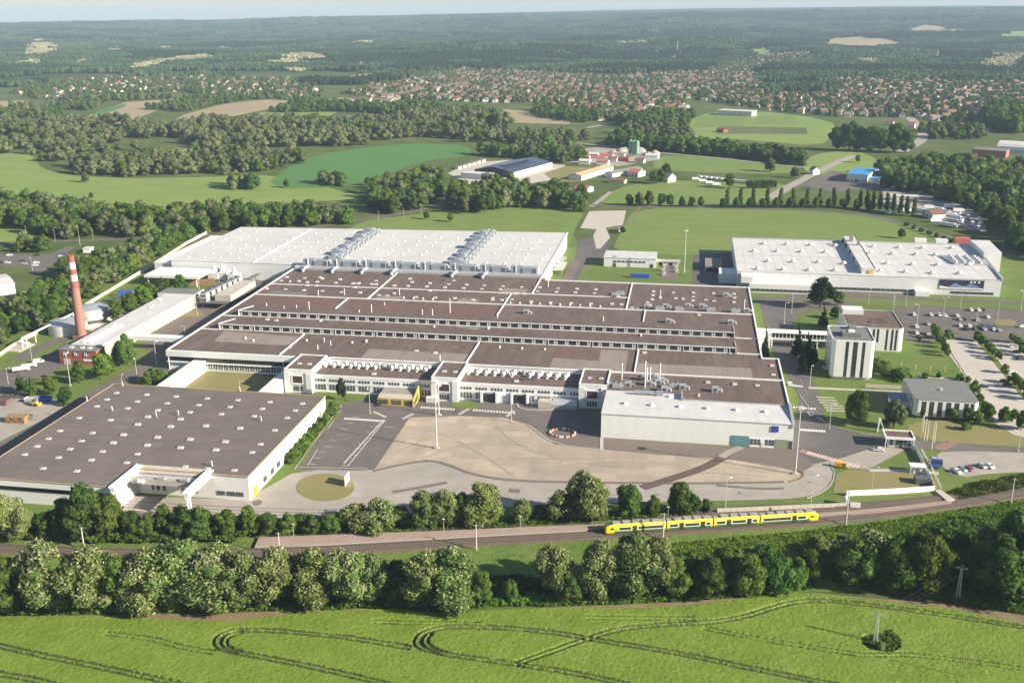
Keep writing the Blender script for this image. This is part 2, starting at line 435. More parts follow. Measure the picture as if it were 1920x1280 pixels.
# ------------------------------------------------------------------ land
def build_land():
    rs = np.concatenate([np.arange(120, 2600, 70), np.arange(2600, 12800, 75), np.array([13000, 14000, 16000, 20000])])
    angs = np.radians(np.concatenate([np.arange(-180, -40, 6.0), np.arange(-40, 40, .5), np.arange(40, 180, 6.0)])) - .171
    A, R_ = np.meshgrid(angs, rs)
    X = R_ * np.sin(A); Y = R_ * np.cos(A); Z = terrain(X, Y)
    nr, na = X.shape
    v = np.stack([X, Y, Z], -1).reshape(-1, 3)
    idx = np.arange(nr * na).reshape(nr, na)
    a = idx[:-1, :]; b = np.roll(idx, -1, 1)[:-1, :]; c = np.roll(idx, -1, 1)[1:, :]; d = idx[1:, :]
    f = np.stack([a, b, c, d], -1).reshape(-1, 4)[:, ::-1]
    verts = np.vstack([v, [[0, 0, 0]]])
    faces = f.tolist() + [(int(idx[0, j]), int(idx[0, (j + 1) % na]), len(v)) for j in range(na)]
    me = bpy.data.meshes.new("ground"); me.from_pydata(verts.tolist(), [], faces)
    me.polygons.foreach_set("use_smooth", [True] * len(faces))
    me.materials.append(land_mat()); me.update()
    tag(link("ground", me), kind="structure")
def land_mat():
    """Valley grass near by; beyond the town the ground is woodland floor, with tree-sized relief where trees are too far to build."""
    m, nt, out = _nt("land")
    b = nt.nodes.new("ShaderNodeBsdfPrincipled"); b.inputs["Roughness"].default_value = .95; b.inputs["Specular IOR Level"].default_value = .1
    vec = _pos(nt)
    g = _mix(nt, _ramp(nt, _noise(nt, vec, .008), .4, .62), (.085, .125, .034), (.13, .15, .055))
    g = _mix(nt, _ramp(nt, _noise(nt, vec, .05), .45, .75), g, (.055, .085, .026))
    w = _mix(nt, _ramp(nt, _noise(nt, vec, .0016, 6), .42, .60), (.032, .060, .024), (.062, .090, .036))
    w = _mix(nt, _ramp(nt, _noise(nt, vec, .06, 3), .35, .65), w, (.022, .042, .018))
    gp = nt.nodes.new("ShaderNodeNewGeometry"); ln = nt.nodes.new("ShaderNodeVectorMath"); ln.operation = 'LENGTH'
    nt.links.new(gp.outputs["Position"], ln.inputs[0])
    col = _mix(nt, _ramp(nt, ln.outputs["Value"], 2900., 3500.), g, w)
    nt.links.new(col, b.inputs["Base Color"])
    bp = nt.nodes.new("ShaderNodeBump"); bp.inputs["Strength"].default_value = 1.; bp.inputs["Distance"].default_value = 12.
    f = nt.nodes.new("ShaderNodeMath"); f.operation = 'MULTIPLY'
    nt.links.new(_ramp(nt, ln.outputs["Value"], 2900., 3500.), f.inputs[0]); nt.links.new(_noise(nt, vec, .05, 3), f.inputs[1])
    nt.links.new(f.outputs[0], bp.inputs["Height"]); nt.links.new(bp.outputs[0], b.inputs["Normal"])
    nt.links.new(b.outputs[0], out.inputs[0])
    return m
build_land()

def smooth_poly(pts, n=3, closed=True):
    """Chaikin corner cutting."""
    for _ in range(n):
        q = []
        L = len(pts)
        for i in range(L if closed else L - 1):
            a, b = pts[i], pts[(i + 1) % L]
            q.append((a[0] * .75 + b[0] * .25, a[1] * .75 + b[1] * .25)); q.append((a[0] * .25 + b[0] * .75, a[1] * .25 + b[1] * .75))
        if not closed: q = [pts[0]] + q + [pts[-1]]
        pts = q
    return pts
LAYER = [0]
def layer(z):
    """No two sheets at the same height."""
    LAYER[0] += 1
    return z + .0004 * LAYER[0]
def sheet(name, px, z, m, smooth=0, kind="structure", thick=None):
    """A flat area of ground given by its outline in the photograph."""
    z = layer(z)
    p = smooth_poly(px, smooth) if smooth else px
    w = [G(*q) for q in p]
    mb = MB()
    if thick: mb.prism([(a.x, a.y) for a in w], -.05, z)
    else:
        a = sum(w[i].x * w[(i + 1) % len(w)].y - w[(i + 1) % len(w)].x * w[i].y for i in range(len(w)))
        if a < 0: w = w[::-1]
        mb.face([(q.x, q.y, z) for q in w])
    return struct(name, mb, m, kind)
def ribbon_pts(pts, width):
    """Left and right edges of a band of constant width along world points."""
    L = []; R_ = []
    for i, p in enumerate(pts):
        a = pts[max(i - 1, 0)]; b = pts[min(i + 1, len(pts) - 1)]
        t = Vector((b.x - a.x, b.y - a.y, 0)).normalized(); n = Vector((-t.y, t.x, 0))
        w = width[i] if isinstance(width, (list, tuple)) else width
        L.append(p + n * w / 2); R_.append(p - n * w / 2)
    return L, R_
def ribbon(name, px, width, z, m, smooth=2, kind="structure", world=False, h=None):
    z = layer(z)
    pts = px if world else [G(*q) for q in (smooth_poly(px, smooth, False) if smooth else px)]
    L, R_ = ribbon_pts(pts, width)
    mb = MB()
    for i in range(len(pts) - 1):
        q = [R_[i], R_[i + 1], L[i + 1], L[i]]
        mb.face([(a.x, a.y, z) for a in q])
        if h:
            mb.face([(R_[i].x, R_[i].y, z - h), (R_[i + 1].x, R_[i + 1].y, z - h), (R_[i + 1].x, R_[i + 1].y, z), (R_[i].x, R_[i].y, z)])
            mb.face([(L[i + 1].x, L[i + 1].y, z - h), (L[i].x, L[i].y, z - h), (L[i].x, L[i].y, z), (L[i + 1].x, L[i + 1].y, z)])
    return struct(name, mb, m, kind)

# fields and meadows of the valley
sheet("field", [(-140, 287), (0, 288), (62, 287), (80, 325), (240, 336), (420, 331), (500, 326), (640, 357), (690, 372), (560, 380), (420, 384), (330, 402), (200, 410), (130, 383), (0, 364), (-140, 360)], .06, "pasture", 2)
sheet("field", [(488, 354), (560, 300), (640, 282), (770, 268), (880, 272), (885, 292), (790, 302), (720, 330), (640, 352)], .08, "crop_deep", 1)
sheet("field", [(-60, 405), (10, 408), (45, 428), (80, 450), (-60, 456)], .06, "pasture", 1)
sheet("meadow", [(660, 425), (690, 412), (820, 398), (960, 380), (1092, 380), (1095, 400), (1078, 428), (1066, 470), (870, 470), (700, 470), (640, 440)], .06, "meadow", 1)
sheet("meadow", [(1192, 386), (1400, 389), (1600, 398), (1690, 414), (1760, 440), (1830, 478), (1700, 470), (1590, 470), (1373, 475), (1310, 475), (1285, 480), (1230, 475), (1148, 472), (1160, 440)], .06, "meadow", 1)
sheet("field", [(1108, 378), (1185, 342), (1300, 338), (1440, 342), (1500, 350), (1430, 386), (1190, 385)], .06, "meadow", 1)
sheet("field", [(1222, 302), (1250, 289), (1420, 305), (1495, 312), (1480, 328), (1230, 320)], .06, "meadow", 1)
sheet("field", [(1288, 250), (1300, 215), (1400, 206), (1560, 224), (1568, 252), (1535, 275), (1400, 262), (1290, 258)], .06, "pasture", 1)
sheet("sports_pitch", [(1298, 240), (1311, 218), (1401, 217), (1392, 238)], .12, "meadow")
sheet("sports_pitch", [(1410, 234), (1422, 217), (1489, 217), (1497, 232)], .12, "meadow")
sheet("training_pitch", [(1346, 251), (1352, 237), (1512, 240), (1514, 252)], .12, "valley")
for q in ([(140, 232), (150, 222), (235, 192), (345, 184), (325, 199), (300, 206), (230, 232)], [(330, 224), (345, 215), (420, 195), (545, 182), (540, 190), (512, 203), (430, 220)],
          [(786, 213), (788, 198), (852, 199), (852, 215)], [(936, 230), (944, 205), (1002, 209), (1084, 222), (1066, 233)],
          [(1150, 243), (1165, 233), (1242, 235), (1238, 247)], [(-20, 201), (-20, 190), (46, 189), (42, 200)],
          [(560, 196), (640, 183), (720, 190), (690, 201)]):
    sheet("stubble_field", q, .08, "stubble")
sheet("field", [(170, 216), (195, 203), (240, 194), (232, 203), (180, 217)], .1, "crop_deep", 1)
sheet("field", [(290, 238), (330, 222), (370, 222), (345, 238)], .1, "crop_deep", 1)
sheet("field", [(470, 222), (500, 205), (640, 204), (620, 220)], .07, "pasture", 1)
sheet("field", [(1200, 262), (1215, 250), (1290, 262), (1280, 275)], .07, "pasture", 1)
sheet("field", [(1520, 290), (1600, 280), (1650, 300), (1640, 318), (1540, 330), (1500, 318)], .07, "pasture", 1)
def hill_field(name, q, m, n=8):
    """A field lying on the hills: four corners in the photograph, draped on the terrain."""
    c = [GT(*a) for a in q]
    g = [[None] * (n + 1) for _ in range(n + 1)]
    for i in range(n + 1):
        for j in range(n + 1):
            u, v = i / n, j / n
            p = c[0] * (1 - u) * (1 - v) + c[1] * u * (1 - v) + c[2] * u * v + c[3] * (1 - u) * v
            wob = 1 + .0 * u
            g[i][j] = (p.x * wob, p.y, float(terrain(p.x, p.y)) + 3.0)
    mb = MB()
    for i in range(n):
        for j in range(n): mb.face([g[i][j], g[i + 1][j], g[i + 1][j + 1], g[i][j + 1]])
    o = struct(name, mb, m)
    HILL_FIELDS.append(c)
    return o
HILL_FIELDS = []
hill_field("stubble_field", [(1538, 86), (1640, 93), (1705, 84), (1560, 72)], "stubble")
hill_field("stubble_field", [(1697, 60), (1770, 64), (1812, 57), (1735, 48)], "stubble")
hill_field("field", [(1395, 103), (1440, 106), (1455, 92), (1420, 88)], "pasture")
hill_field("field", [(1872, 74), (1940, 76), (1940, 60), (1885, 60)], "pasture")
# ------------------------------------------------------------------ the works site: lawns, roads, yards
sheet("lawn", [(-150, 1012), (-150, 640), (0, 600), (240, 520), (330, 470), (450, 440), (1075, 440), (1100, 480), (1310, 470), (1370, 450), (1930, 470), (2080, 520), (2080, 905),
               (1780, 942), (1500, 962), (1130, 975), (640, 1000), (300, 1012)], .04, "grass_site")
sheet("verge", [(-150, 1100), (-150, 1012), (300, 1010), (640, 985), (1130, 965), (1500, 950), (1780, 935), (2080, 890), (2080, 1150), (1780, 1105), (1500, 1110), (1200, 1120), (800, 1130), (300, 1145), (-150, 1150)], .05, "grass_rough")
sheet("yard", [(552, 880), (600, 815), (640, 757), (700, 742), (1000, 757), (1128, 772), (1126, 842), (1060, 846), (990, 800), (945, 785), (770, 783), (700, 886)], .08, "asphalt")
sheet("yard", [(1000, 815), (1128, 822), (1126, 818), (1376, 838), (1486, 840), (1530, 870), (1500, 890), (1370, 868), (1240, 856), (1130, 848), (1040, 838)], .10, "asphalt_brown")
sheet("road", [(1486, 842), (1490, 800), (1500, 745), (1470, 690), (1440, 640), (1424, 560), (1480, 560), (1494, 640), (1512, 690), (1538, 745), (1546, 790), (1600, 812), (1672, 818), (1664, 838), (1620, 848), (1580, 860), (1530, 872)], .12, "asphalt_dark")
ribbon("road", [(1640, 828), (1720, 832), (1800, 840), (1960, 852), (2060, 862)], 9.5, .13, "asphalt")
sheet("yard", [(768, 783), (860, 780), (945, 783), (992, 797), (1040, 833), (1130, 843), (1240, 853), (1372, 862), (1470, 878), (1502, 888), (1500, 897), (1470, 903), (1300, 906), (1100, 904), (960, 901), (885, 889), (835, 868), (800, 862), (740, 873), (700, 883)], .16, "yard_concrete")
sheet("road", [(455, 938), (500, 915), (560, 880), (700, 883), (740, 873), (800, 862), (835, 868), (885, 889), (960, 901), (1100, 904), (1300, 906), (1470, 903), (1500, 897), (1502, 886), (1530, 870), (1556, 868), (1566, 892), (1548, 918), (1510, 934), (1400, 938), (1250, 940), (1100, 944), (900, 952), (640, 968), (470, 962)], .13, "gravel_light", 1)
sheet("lawn", [(610 + 55 * math.cos(a), 914 + 26 * math.sin(a)) for a in np.linspace(0, 2 * PI, 28)[:-1]], .20, "grass_dry", thick=True)
sheet("road", [(1520, 872), (1580, 858), (1645, 838), (1700, 842), (1628, 880), (1560, 876)], .15, "gravel_light")
sheet("lawn", [(1565, 908), (1570, 882), (1628, 880), (1760, 888), (1762, 925), (1560, 932)], .12, "grass_dry", 1)
sheet("lawn", [(1628, 878), (1700, 842), (1735, 846), (1752, 885)], .14, "grass_site")
sheet("car_park", [(1752, 858), (1768, 844), (2000, 852), (2000, 885), (1870, 886), (1790, 898)], .14, "gravel_light", 1)
sheet("lawn", [(1740, 800), (1800, 795), (2000, 815), (2000, 842), (1800, 832), (1730, 824)], .12, "grass_dry", 1)
sheet("lawn", [(1700, 795), (1760, 785), (1810, 800), (1760, 825), (1705, 815)], .12, "grass_dry", 1)
# north-east car parks
sheet("car_park", [(1430, 568), (1560, 562), (2000, 583), (2000, 672), (1930, 655), (1830, 642), (1700, 640), (1688, 596), (1560, 585), (1490, 600)], .10, "asphalt")
sheet("road", [(1420, 556), (1560, 545), (1960, 563), (1960, 572), (1560, 556), (1420, 570)], .12, "asphalt")
sheet("car_park", [(1758, 636), (1830, 640), (1960, 800), (1960, 830), (1900, 815), (1865, 793), (1806, 702)], .14, "concrete_pale")
sheet("car_park", [(1845, 642), (2010, 650), (2010, 770), (1935, 760)], .14, "concrete_pale")
ribbon("path", [(1640, 700), (1720, 706), (1810, 712)], 3.0, .12, "concrete_pale")
ribbon("path", [(1515, 727), (1600, 731), (1690, 735)], 2.6, .12, "concrete_pale")
ribbon("path", [(1630, 882), (1700, 882), (1760, 888)], 2.5, .17, "concrete_pale")
sheet("road", [(1300, 560), (1300, 480), (1320, 474), (1400, 474), (1400, 560)], .10, "asphalt_dark")
sheet("road", [(1060, 520), (1080, 480), (1085, 450), (1110, 445), (1140, 440), (1142, 470), (1125, 485), (1095, 500), (1075, 540), (1035, 540)], .10, "asphalt_dark")
sheet("yard", [(1088, 428), (1105, 396), (1174, 395), (1168, 422), (1118, 430)], .12, "concrete_pale")
sheet("path", [(1112, 442), (1120, 428), (1135, 425), (1144, 446), (1126, 466), (1118, 467)], .14, "concrete_pale")
ribbon("path", [(1165, 432), (1180, 420), (1200, 388)], 1.6, .1, "soil")
ribbon("path", [(1055, 540), (1070, 510), (1080, 490)], 7, .14, "asphalt_brown")
sheet("yard", [(1238, 526), (1245, 494), (1272, 494), (1270, 526)], .12, "asphalt_brown")
sheet("lawn", [(1590, 567), (1760, 569), (2000, 578), (2000, 584), (1760, 575), (1600, 573)], .16, "grass_site")
sheet("lawn", [(1700, 556), (1800, 557), (2000, 562), (2000, 570), (1880, 564), (1740, 560)], .16, "grass_site")
sheet("lawn", [(1598, 574), (1680, 575), (1682, 581), (1590, 580)], .16, "grass_site")
sheet("lawn", [(1495, 590), (1520, 582), (1570, 584), (1560, 608), (1500, 612)], .16, "grass_site")
sheet("lawn", [(1424, 556), (1440, 549), (1480, 550), (1470, 560)], .16, "grass_site")
sheet("lawn", [(1860, 600), (1900, 598), (1910, 610), (1870, 612)], .16, "grass_dry", 1)
# paved yard with sunk rails in front of the storage hall
sheet("yard", [(150, 955), (222, 928), (470, 938), (560, 950), (640, 966), (600, 988), (480, 984), (300, 974), (180, 970)], .09, "gravel_light")
ribbon("road", [(225, 962), (360, 972), (480, 978), (640, 972), (900, 956)], 3.4, .12, "asphalt_dark")
sheet("yard", [(470, 940), (490, 936), (492, 944), (478, 950)], .15, "asphalt_brown", 1)
for k in range(4): ribbon("sunk_rail", [(228, 939 + 6 * k), (360, 947 + 6 * k), (480, 953 + 6 * k), (640, 957 + 6 * k), (900, 947 + 5 * k)], .35, .16, "rail_steel", 1)
# west yards
sheet("yard", [(-160, 830), (-160, 745), (40, 738), (108, 750), (120, 765), (75, 790), (-40, 848)], .10, "gravel_light")
ribbon("road", [(-170, 920), (-60, 872), (60, 815), (160, 752), (225, 712), (290, 686)], 11, .12, "asphalt")
sheet("road", [(-100, 745), (-100, 705), (40, 690), (100, 660), (125, 640), (190, 680), (118, 686), (100, 700), (55, 715), (30, 735)], .10, "asphalt")
ribbon("road", [(30, 676), (70, 655), (120, 634), (190, 600), (250, 562), (300, 528)], 8, .14, "asphalt")
sheet("yard", [(255, 690), (296, 642), (345, 602), (420, 560), (440, 545), (500, 520), (560, 500), (470, 560), (330, 650), (320, 690), (330, 715), (280, 720)], .11, "asphalt_brown")
sheet("yard", [(345, 575), (400, 555), (460, 545), (470, 560), (390, 600), (290, 660), (262, 650)], .13, "asphalt_brown")
sheet("lawn", [(345, 592), (360, 583), (386, 586), (372, 596)], .15, "grass_dry")
sheet("yard", [(340, 560), (430, 520), (600, 495), (560, 510), (470, 545)], .09, "asphalt_dark")
sheet("lawn", [(255, 720), (262, 702), (290, 692), (318, 700), (330, 718), (290, 740), (260, 738)], .14, "grass_dry", 1)
sheet("car_park", [(-120, 498), (-120, 476), (95, 477), (125, 462), (142, 462), (75, 515), (58, 512), (52, 500)], .10, "asphalt")
sheet("lawn", [(380, 697), (475, 702), (540, 712), (520, 735), (330, 735)], .12, "grass_dry")
# roads and lanes of the valley
ribbon("road", [(-120, 458), (0, 456), (130, 452), (300, 446), (430, 440), (560, 431), (660, 416), (760, 400), (820, 386), (838, 373), (842, 362)], 8, .14, "asphalt")
ribbon("road", [(1090, 383), (1180, 388), (1400, 390), (1600, 399), (1700, 420), (1800, 450), (1930, 490)], 7, .14, "asphalt")
ribbon("road", [(1440, 372), (1490, 345), (1540, 318), (1600, 292)], 11, .12, "gravel_light")
ribbon("road", [(1080, 268), (1250, 288), (1420, 304), (1520, 316)], 6, .12, "gravel_light")
ribbon("road", [(1690, 285), (1735, 262), (1725, 240), (1700, 215)], 14, .12, "gravel_light")
ribbon("road", [(1100, 240), (1180, 225), (1225, 208), (1260, 190)], 10, .12, "gravel_light")
sheet("yard", [(1500, 348), (1560, 320), (1640, 335), (1680, 352), (1560, 360)], .12, "asphalt")
sheet("yard", [(1640, 378), (1660, 352), (1740, 362), (1840, 400), (1850, 435), (1820, 432), (1730, 405)], .11, "gravel_light")
sheet("yard", [(1060, 305), (1090, 280), (1180, 268), (1240, 285), (1235, 300), (1160, 312)], .11, "gravel_light")
sheet("yard", [(840, 325), (880, 305), (960, 300), (1060, 310), (1050, 335), (960, 350), (880, 346)], .09, "concrete_pale")
sheet("yard", [(1020, 325), (1060, 312), (1120, 315), (1090, 340), (1040, 342)], .11, "grass_dry")
ribbon("path", [(1108, 388), (1130, 372), (1145, 360)], 5, .13, "gravel_light")

# painted markings
def stripes(name, p, q, n, w, l, m, z):
    """Row of n painted bars across the line p-q."""
    a, b = G(*p), G(*q); t = (b - a).normalized(); nn = Vector((-t.y, t.x, 0)); mb = MB()
    for i in range(n):
        c = a + (b - a) * ((i + .5) / n)
        mb.face([tuple(c + t * (sx * w / 2) + nn * (sy * l / 2) + Vector((0, 0, z))) for sx, sy in ((-1, -1), (1, -1), (1, 1), (-1, 1))])
    return solo(name, mb, m, kind="structure")
stripes("zebra_crossing", (645, 785), (722, 790), 17, .8, 2.2, "paint", .20)
stripes("zebra_crossing", (788, 764), (853, 768), 13, .8, 2.2, "paint", .20)
stripes("zebra_crossing", (886, 769), (967, 775), 15, .8, 2.2, "paint", .20)
stripes("zebra_crossing", (1500, 806), (1548, 809), 10, .8, 2.4, "paint", .20)
stripes("zebra_crossing", (1486, 764), (1530, 767), 8, .8, 2.2, "paint", .20)
stripes("zebra_crossing", (1476, 722), (1505, 725), 7, .8, 2.2, "paint", .20)
stripes("zebra_crossing", (1500, 845), (1617, 877), 22, .75, 3.2, "paint_red", .20)
stripes("zebra_crossing", (1513, 849), (1611, 876), 18, .5, 3.2, "paint", .21)
stripes("zebra_crossing", (1760, 843), (1788, 828), 8, .6, 4., "paint_red", .20)
stripes("lane_mark", (1500, 712), (1512, 735), 4, 1.2, .2, "paint", .20)
mb = MB()
def bay_line(p, q, w=.22):
    a, b = G(*p), G(*q); t = (b - a).normalized(); n = Vector((-t.y, t.x, 0)) * (w / 2)
    mb.face([tuple(v + Vector((0, 0, .19))) for v in (a - n, b - n, b + n, a + n)])
for i in range(9):
    s = i / 8
    x0, y0 = 660 - 82 * s, 782 + 88 * s
    bay_line((x0, y0), (x0 + 13, y0 + .8))
    x1, y1 = 716 - 64 * s, 790 + 84 * s
    if i % 2 == 0: bay_line((x1 - 12, y1 - .8), (x1, y1))
bay_line((577, 873), (596, 842)); bay_line((652, 874), (722, 788), .3); bay_line((614, 806), (640, 768)); bay_line((560, 876), (690, 879))
bay_line((721, 800), (742, 802)); bay_line((693, 800), (710, 801)); bay_line((664, 840), (680, 842))
struct("bay_markings", mb, "paint")
# kerbs (real steps)
def kerb(px, w=.35, z=.27, m="kerb", smooth=1):
    ribbon("kerb", px, w, z, m, smooth, h=.24)
kerb([(643, 870), (716, 790)], .9, .3)
kerb([(700, 884), (740, 874), (800, 863), (835, 869), (885, 890), (960, 902), (1100, 905), (1300, 907), (1470, 904)], 1.6, .22, "asphalt_brown")
kerb([(990, 797), (1040, 834), (1130, 844)], 1.1)
kerb([(1495, 880), (1508, 888), (1503, 897), (1480, 904)], .9, .28, "soil")
kerb([(1556, 868), (1567, 893), (1550, 919), (1512, 935)], .5)
kerb([(552, 880), (600, 815), (640, 760)], .4)
kerb([(1770, 640), (1810, 702), (1868, 793)], .4)
kerb([(1500, 742), (1536, 790), (1600, 812), (1660, 817)], .4)
kerb([(1066, 764), (1022, 770), (975, 768), (968, 755)], 1.2, .28)
ribbon("soil_strip", [(737, 923), (790, 914), (838, 905)], 2.2, .2, "asphalt_brown")
ribbon("soil_strip", [(955, 920), (975, 921)], 3, .2, "asphalt_brown")
ribbon("soil_strip", [(1345, 910), (1420, 917), (1470, 916)], 1.6, .2, "asphalt_brown")
ribbon("soil_strip", [(1205, 915), (1260, 898), (1320, 878), (1362, 855)], 4.2, .24, "ballast", 1)
ribbon("path", [(1352, 858), (1366, 849), (1390, 839)], 3.4, .26, "gravel_light", 0)
ribbon("path", [(1128, 846), (1128, 821)], 1.5, .25, "concrete_pale", 0)
for a, b in (((724, 783), (700, 772)), ((775, 776), (755, 786)), ((860, 778), (880, 766)), ((950, 782), (962, 770))):
    ribbon("path", [a, b], 1.6, .19, "concrete_pale", 0)
sheet("lawn", [(842, 764), (850, 752), (900, 754), (895, 763), (875, 768)], .2, "grass_site", 2, thick=True)
sheet("lawn", [(640, 752), (662, 738), (690, 741), (684, 751)], .2, "grass_site", 1, thick=True)
sheet("lawn", [(560, 872), (575, 840), (612, 790), (628, 772), (637, 778), (600, 815), (566, 872)], .2, "grass_site", 0, thick=True)

for a in ([(790, 860), (850, 838), (930, 830), (1010, 850)], [(800, 858), (870, 832), (950, 826), (1040, 856)], [(760, 800), (830, 812), (900, 850), (960, 890)], [(1010, 880), (1120, 866), (1240, 868), (1360, 884)], [(1020, 884), (1130, 872), (1250, 874), (1380, 892)],
          [(930, 800), (960, 830), (1040, 862), (1160, 878)], [(740, 850), (800, 822), (880, 800)], [(1240, 895), (1330, 885), (1440, 894)], [(870, 870), (960, 858), (1080, 862), (1180, 858)]):
    ribbon("tyre_mark", a, .45, .165, "tyre_mark", 3)

# ------------------------------------------------------------------ railway
MAIN = [(-200, 1017), (-60, 1026), (60, 1032), (200, 1037), (400, 1038), (560, 1034), (700, 1027), (900, 1015), (1130, 1002), (1330, 990), (1530, 977), (1700, 958), (1920, 926), (2060, 902)]
def track(px, z=.55, w=4.6, near=True):
    c = [G(*q) for q in smooth_poly(px, 3, False)]
    d = [0.0]
    for a, b in zip(c, c[1:]): d.append(d[-1] + (b - a).length)
    n = int(d[-1] / 3)
    s = np.linspace(0, d[-1], n)
    X = np.interp(s, d, [p.x for p in c]); Y = np.interp(s, d, [p.y for p in c])
    pts = [Vector((float(a), float(b), 0)) for a, b in zip(X, Y)]
    root = MB()
    L1, R1 = ribbon_pts(pts, w); L2, R2 = ribbon_pts(pts, w + 2.0)
    for i in range(n - 1):
        root.face([(R1[i].x, R1[i].y, z), (R1[i + 1].x, R1[i + 1].y, z), (L1[i + 1].x, L1[i + 1].y, z), (L1[i].x, L1[i].y, z)])
        root.face([(R2[i].x, R2[i].y, .03), (R2[i + 1].x, R2[i + 1].y, .03), (R1[i + 1].x, R1[i + 1].y, z), (R1[i].x, R1[i].y, z)])
        root.face([(L2[i + 1].x, L2[i + 1].y, .03), (L2[i].x, L2[i].y, .03), (L1[i].x, L1[i].y, z), (L1[i + 1].x, L1[i + 1].y, z)])
    t = struct("railway_track", root, "ballast")
    for off in (-.75, .75):
        La, Ra = ribbon_pts(pts, abs(off) * 2)
        line = La if off > 0 else Ra
        ra, rb = ribbon_pts(line, .16); mb = MB()
        for i in range(n - 1):
            for (p, q, zz, z2) in ((rb, ra, z + .32, z + .32),):
                mb.face([(rb[i].x, rb[i].y, zz), (rb[i + 1].x, rb[i + 1].y, zz), (ra[i + 1].x, ra[i + 1].y, zz), (ra[i].x, ra[i].y, zz)])
            mb.face([(rb[i].x, rb[i].y, z), (rb[i + 1].x, rb[i + 1].y, z), (rb[i + 1].x, rb[i + 1].y, z + .32), (rb[i].x, rb[i].y, z + .32)])
            mb.face([(ra[i + 1].x, ra[i + 1].y, z), (ra[i].x, ra[i].y, z), (ra[i].x, ra[i].y, z + .32), (ra[i + 1].x, ra[i + 1].y, z + .32)])
        part("rail", mb, "rail_steel", t)
    mb = MB()
    ns = int(d[-1] / .68); s = np.linspace(0, d[-1], ns)
    X = np.interp(s, d, [p.x for p in c]); Y = np.interp(s, d, [p.y for p in c])
    for i in range(ns - 1):
        tx, ty = X[i + 1] - X[i], Y[i + 1] - Y[i]; l = math.hypot(tx, ty) or 1; tx /= l; ty /= l
        q = [(X[i] + tx * a * .13 - ty * b * 1.25, Y[i] + ty * a * .13 + tx * b * 1.25) for a, b in ((-1, -1), (1, -1), (1, 1), (-1, 1))]
        mb.face([(x, y, z + .1) for x, y in q])
        mb.face([(*q[0], z), (*q[1], z), (*q[1], z + .1), (*q[0], z + .1)])
    tag(part("sleepers", mb, "sleeper", t), kind="stuff")
    return pts
MAINPTS = track(MAIN)
track([(1180, 968), (1340, 957), (1480, 952), (1600, 950), (1700, 944), (1790, 932), (1920, 908), (2060, 880)], .45)
# platform, a raised slab with a pale edge
sheet("platform", [(478, 1029), (486, 1011), (800, 1000), (1000, 991), (1132, 986), (1136, 993), (1095, 998), (900, 1008), (700, 1019), (590, 1025)], .85, "platform", thick=True)
ribbon("platform_edge", [(478, 1029), (590, 1025), (700, 1019), (900, 1008), (1095, 998)], .5, .9, "kerb", 1, h=.5)
sheet("platform", [(1533, 966), (1650, 956), (1782, 941), (1784, 946), (1650, 963), (1536, 973)], .8, "platform", thick=True)
sheet("platform", [(1136, 986), (1330, 975), (1533, 966), (1536, 972), (1330, 984), (1136, 996)], .8, "platform", thick=True)
sheet("path", [(1753, 923), (1762, 921), (1790, 940), (1776, 944)], .88, "concrete_pale", thick=True)
# soil headland and crop field to the south
sheet("headland", [(-160, 1175), (-160, 1158), (250, 1152), (430, 1150), (560, 1144), (700, 1140), (830, 1150), (1000, 1140), (1300, 1128), (1500, 1108), (1640, 1122), (1760, 1130), (1960, 1160), (1960, 1190), (1600, 1150), (1200, 1150), (700, 1170)], .07, "soil", 1)
TRAMLINES = [
    [(-80, 1198), (0, 1214), (60, 1228), (170, 1250), (310, 1280), (420, 1304)],
    [(740, 1290), (640, 1265), (520, 1240), (440, 1226), (412, 1218), (404, 1206), (412, 1193), (440, 1184), (500, 1184), (560, 1189), (640, 1196), (700, 1206), (768, 1217)],
    [(448, 1226), (424, 1218), (418, 1206), (428, 1193), (460, 1186)],
    [(1180, 1288), (1080, 1265), (960, 1247), (850, 1232), (800, 1222), (780, 1212), (782, 1198), (800, 1185), (840, 1177), (900, 1178), (980, 1182), (1060, 1192), (1100, 1200), (1200, 1216), (1280, 1229), (1400, 1255), (1570, 1288)],
    [(830, 1228), (802, 1216), (794, 1204), (804, 1190)],
    [(965, 1247), (1010, 1232), (1060, 1214), (1110, 1196), (1160, 1181), (1250, 1173), (1330, 1170), (1400, 1158), (1450, 1140), (1500, 1129), (1560, 1129), (1640, 1138), (1800, 1160), (1960, 1186)],
    [(-60, 1258), (40, 1272), (140, 1296)],
]
FAINT = [[(200, 1190), (290, 1200), (330, 1214), (400, 1226)], [(1320, 1180), (1420, 1200), (1560, 1222), (1620, 1232), (1700, 1228), (1800, 1240), (1960, 1262)], [(700, 1168), (900, 1172)], [(1100, 1160), (1300, 1162)]]
FIELD_EDGE = [(-160, 1176), (0, 1160), (150, 1158), (250, 1161), (330, 1164), (430, 1168), (500, 1160), (560, 1152), (640, 1147), (740, 1144), (830, 1152), (930, 1146), (1000, 1143), (1200, 1142), (1300, 1137), (1400, 1123), (1470, 1112),
              (1560, 1118), (1640, 1128), (1740, 1140), (1800, 1147), (1920, 1172), (2080, 1196), (2080, 1330), (-160, 1330)]
def inside(poly, X, Y):
    r = np.zeros(X.shape, bool); j = len(poly) - 1
    for i in range(len(poly)):
        xi, yi = poly[i]; xj, yj = poly[j]
        c = ((yi > Y) != (yj > Y)) & (X < (xj - xi) * (Y - yi) / ((yj - yi) or 1e-9) + xi)
        r ^= c; j = i
    return r
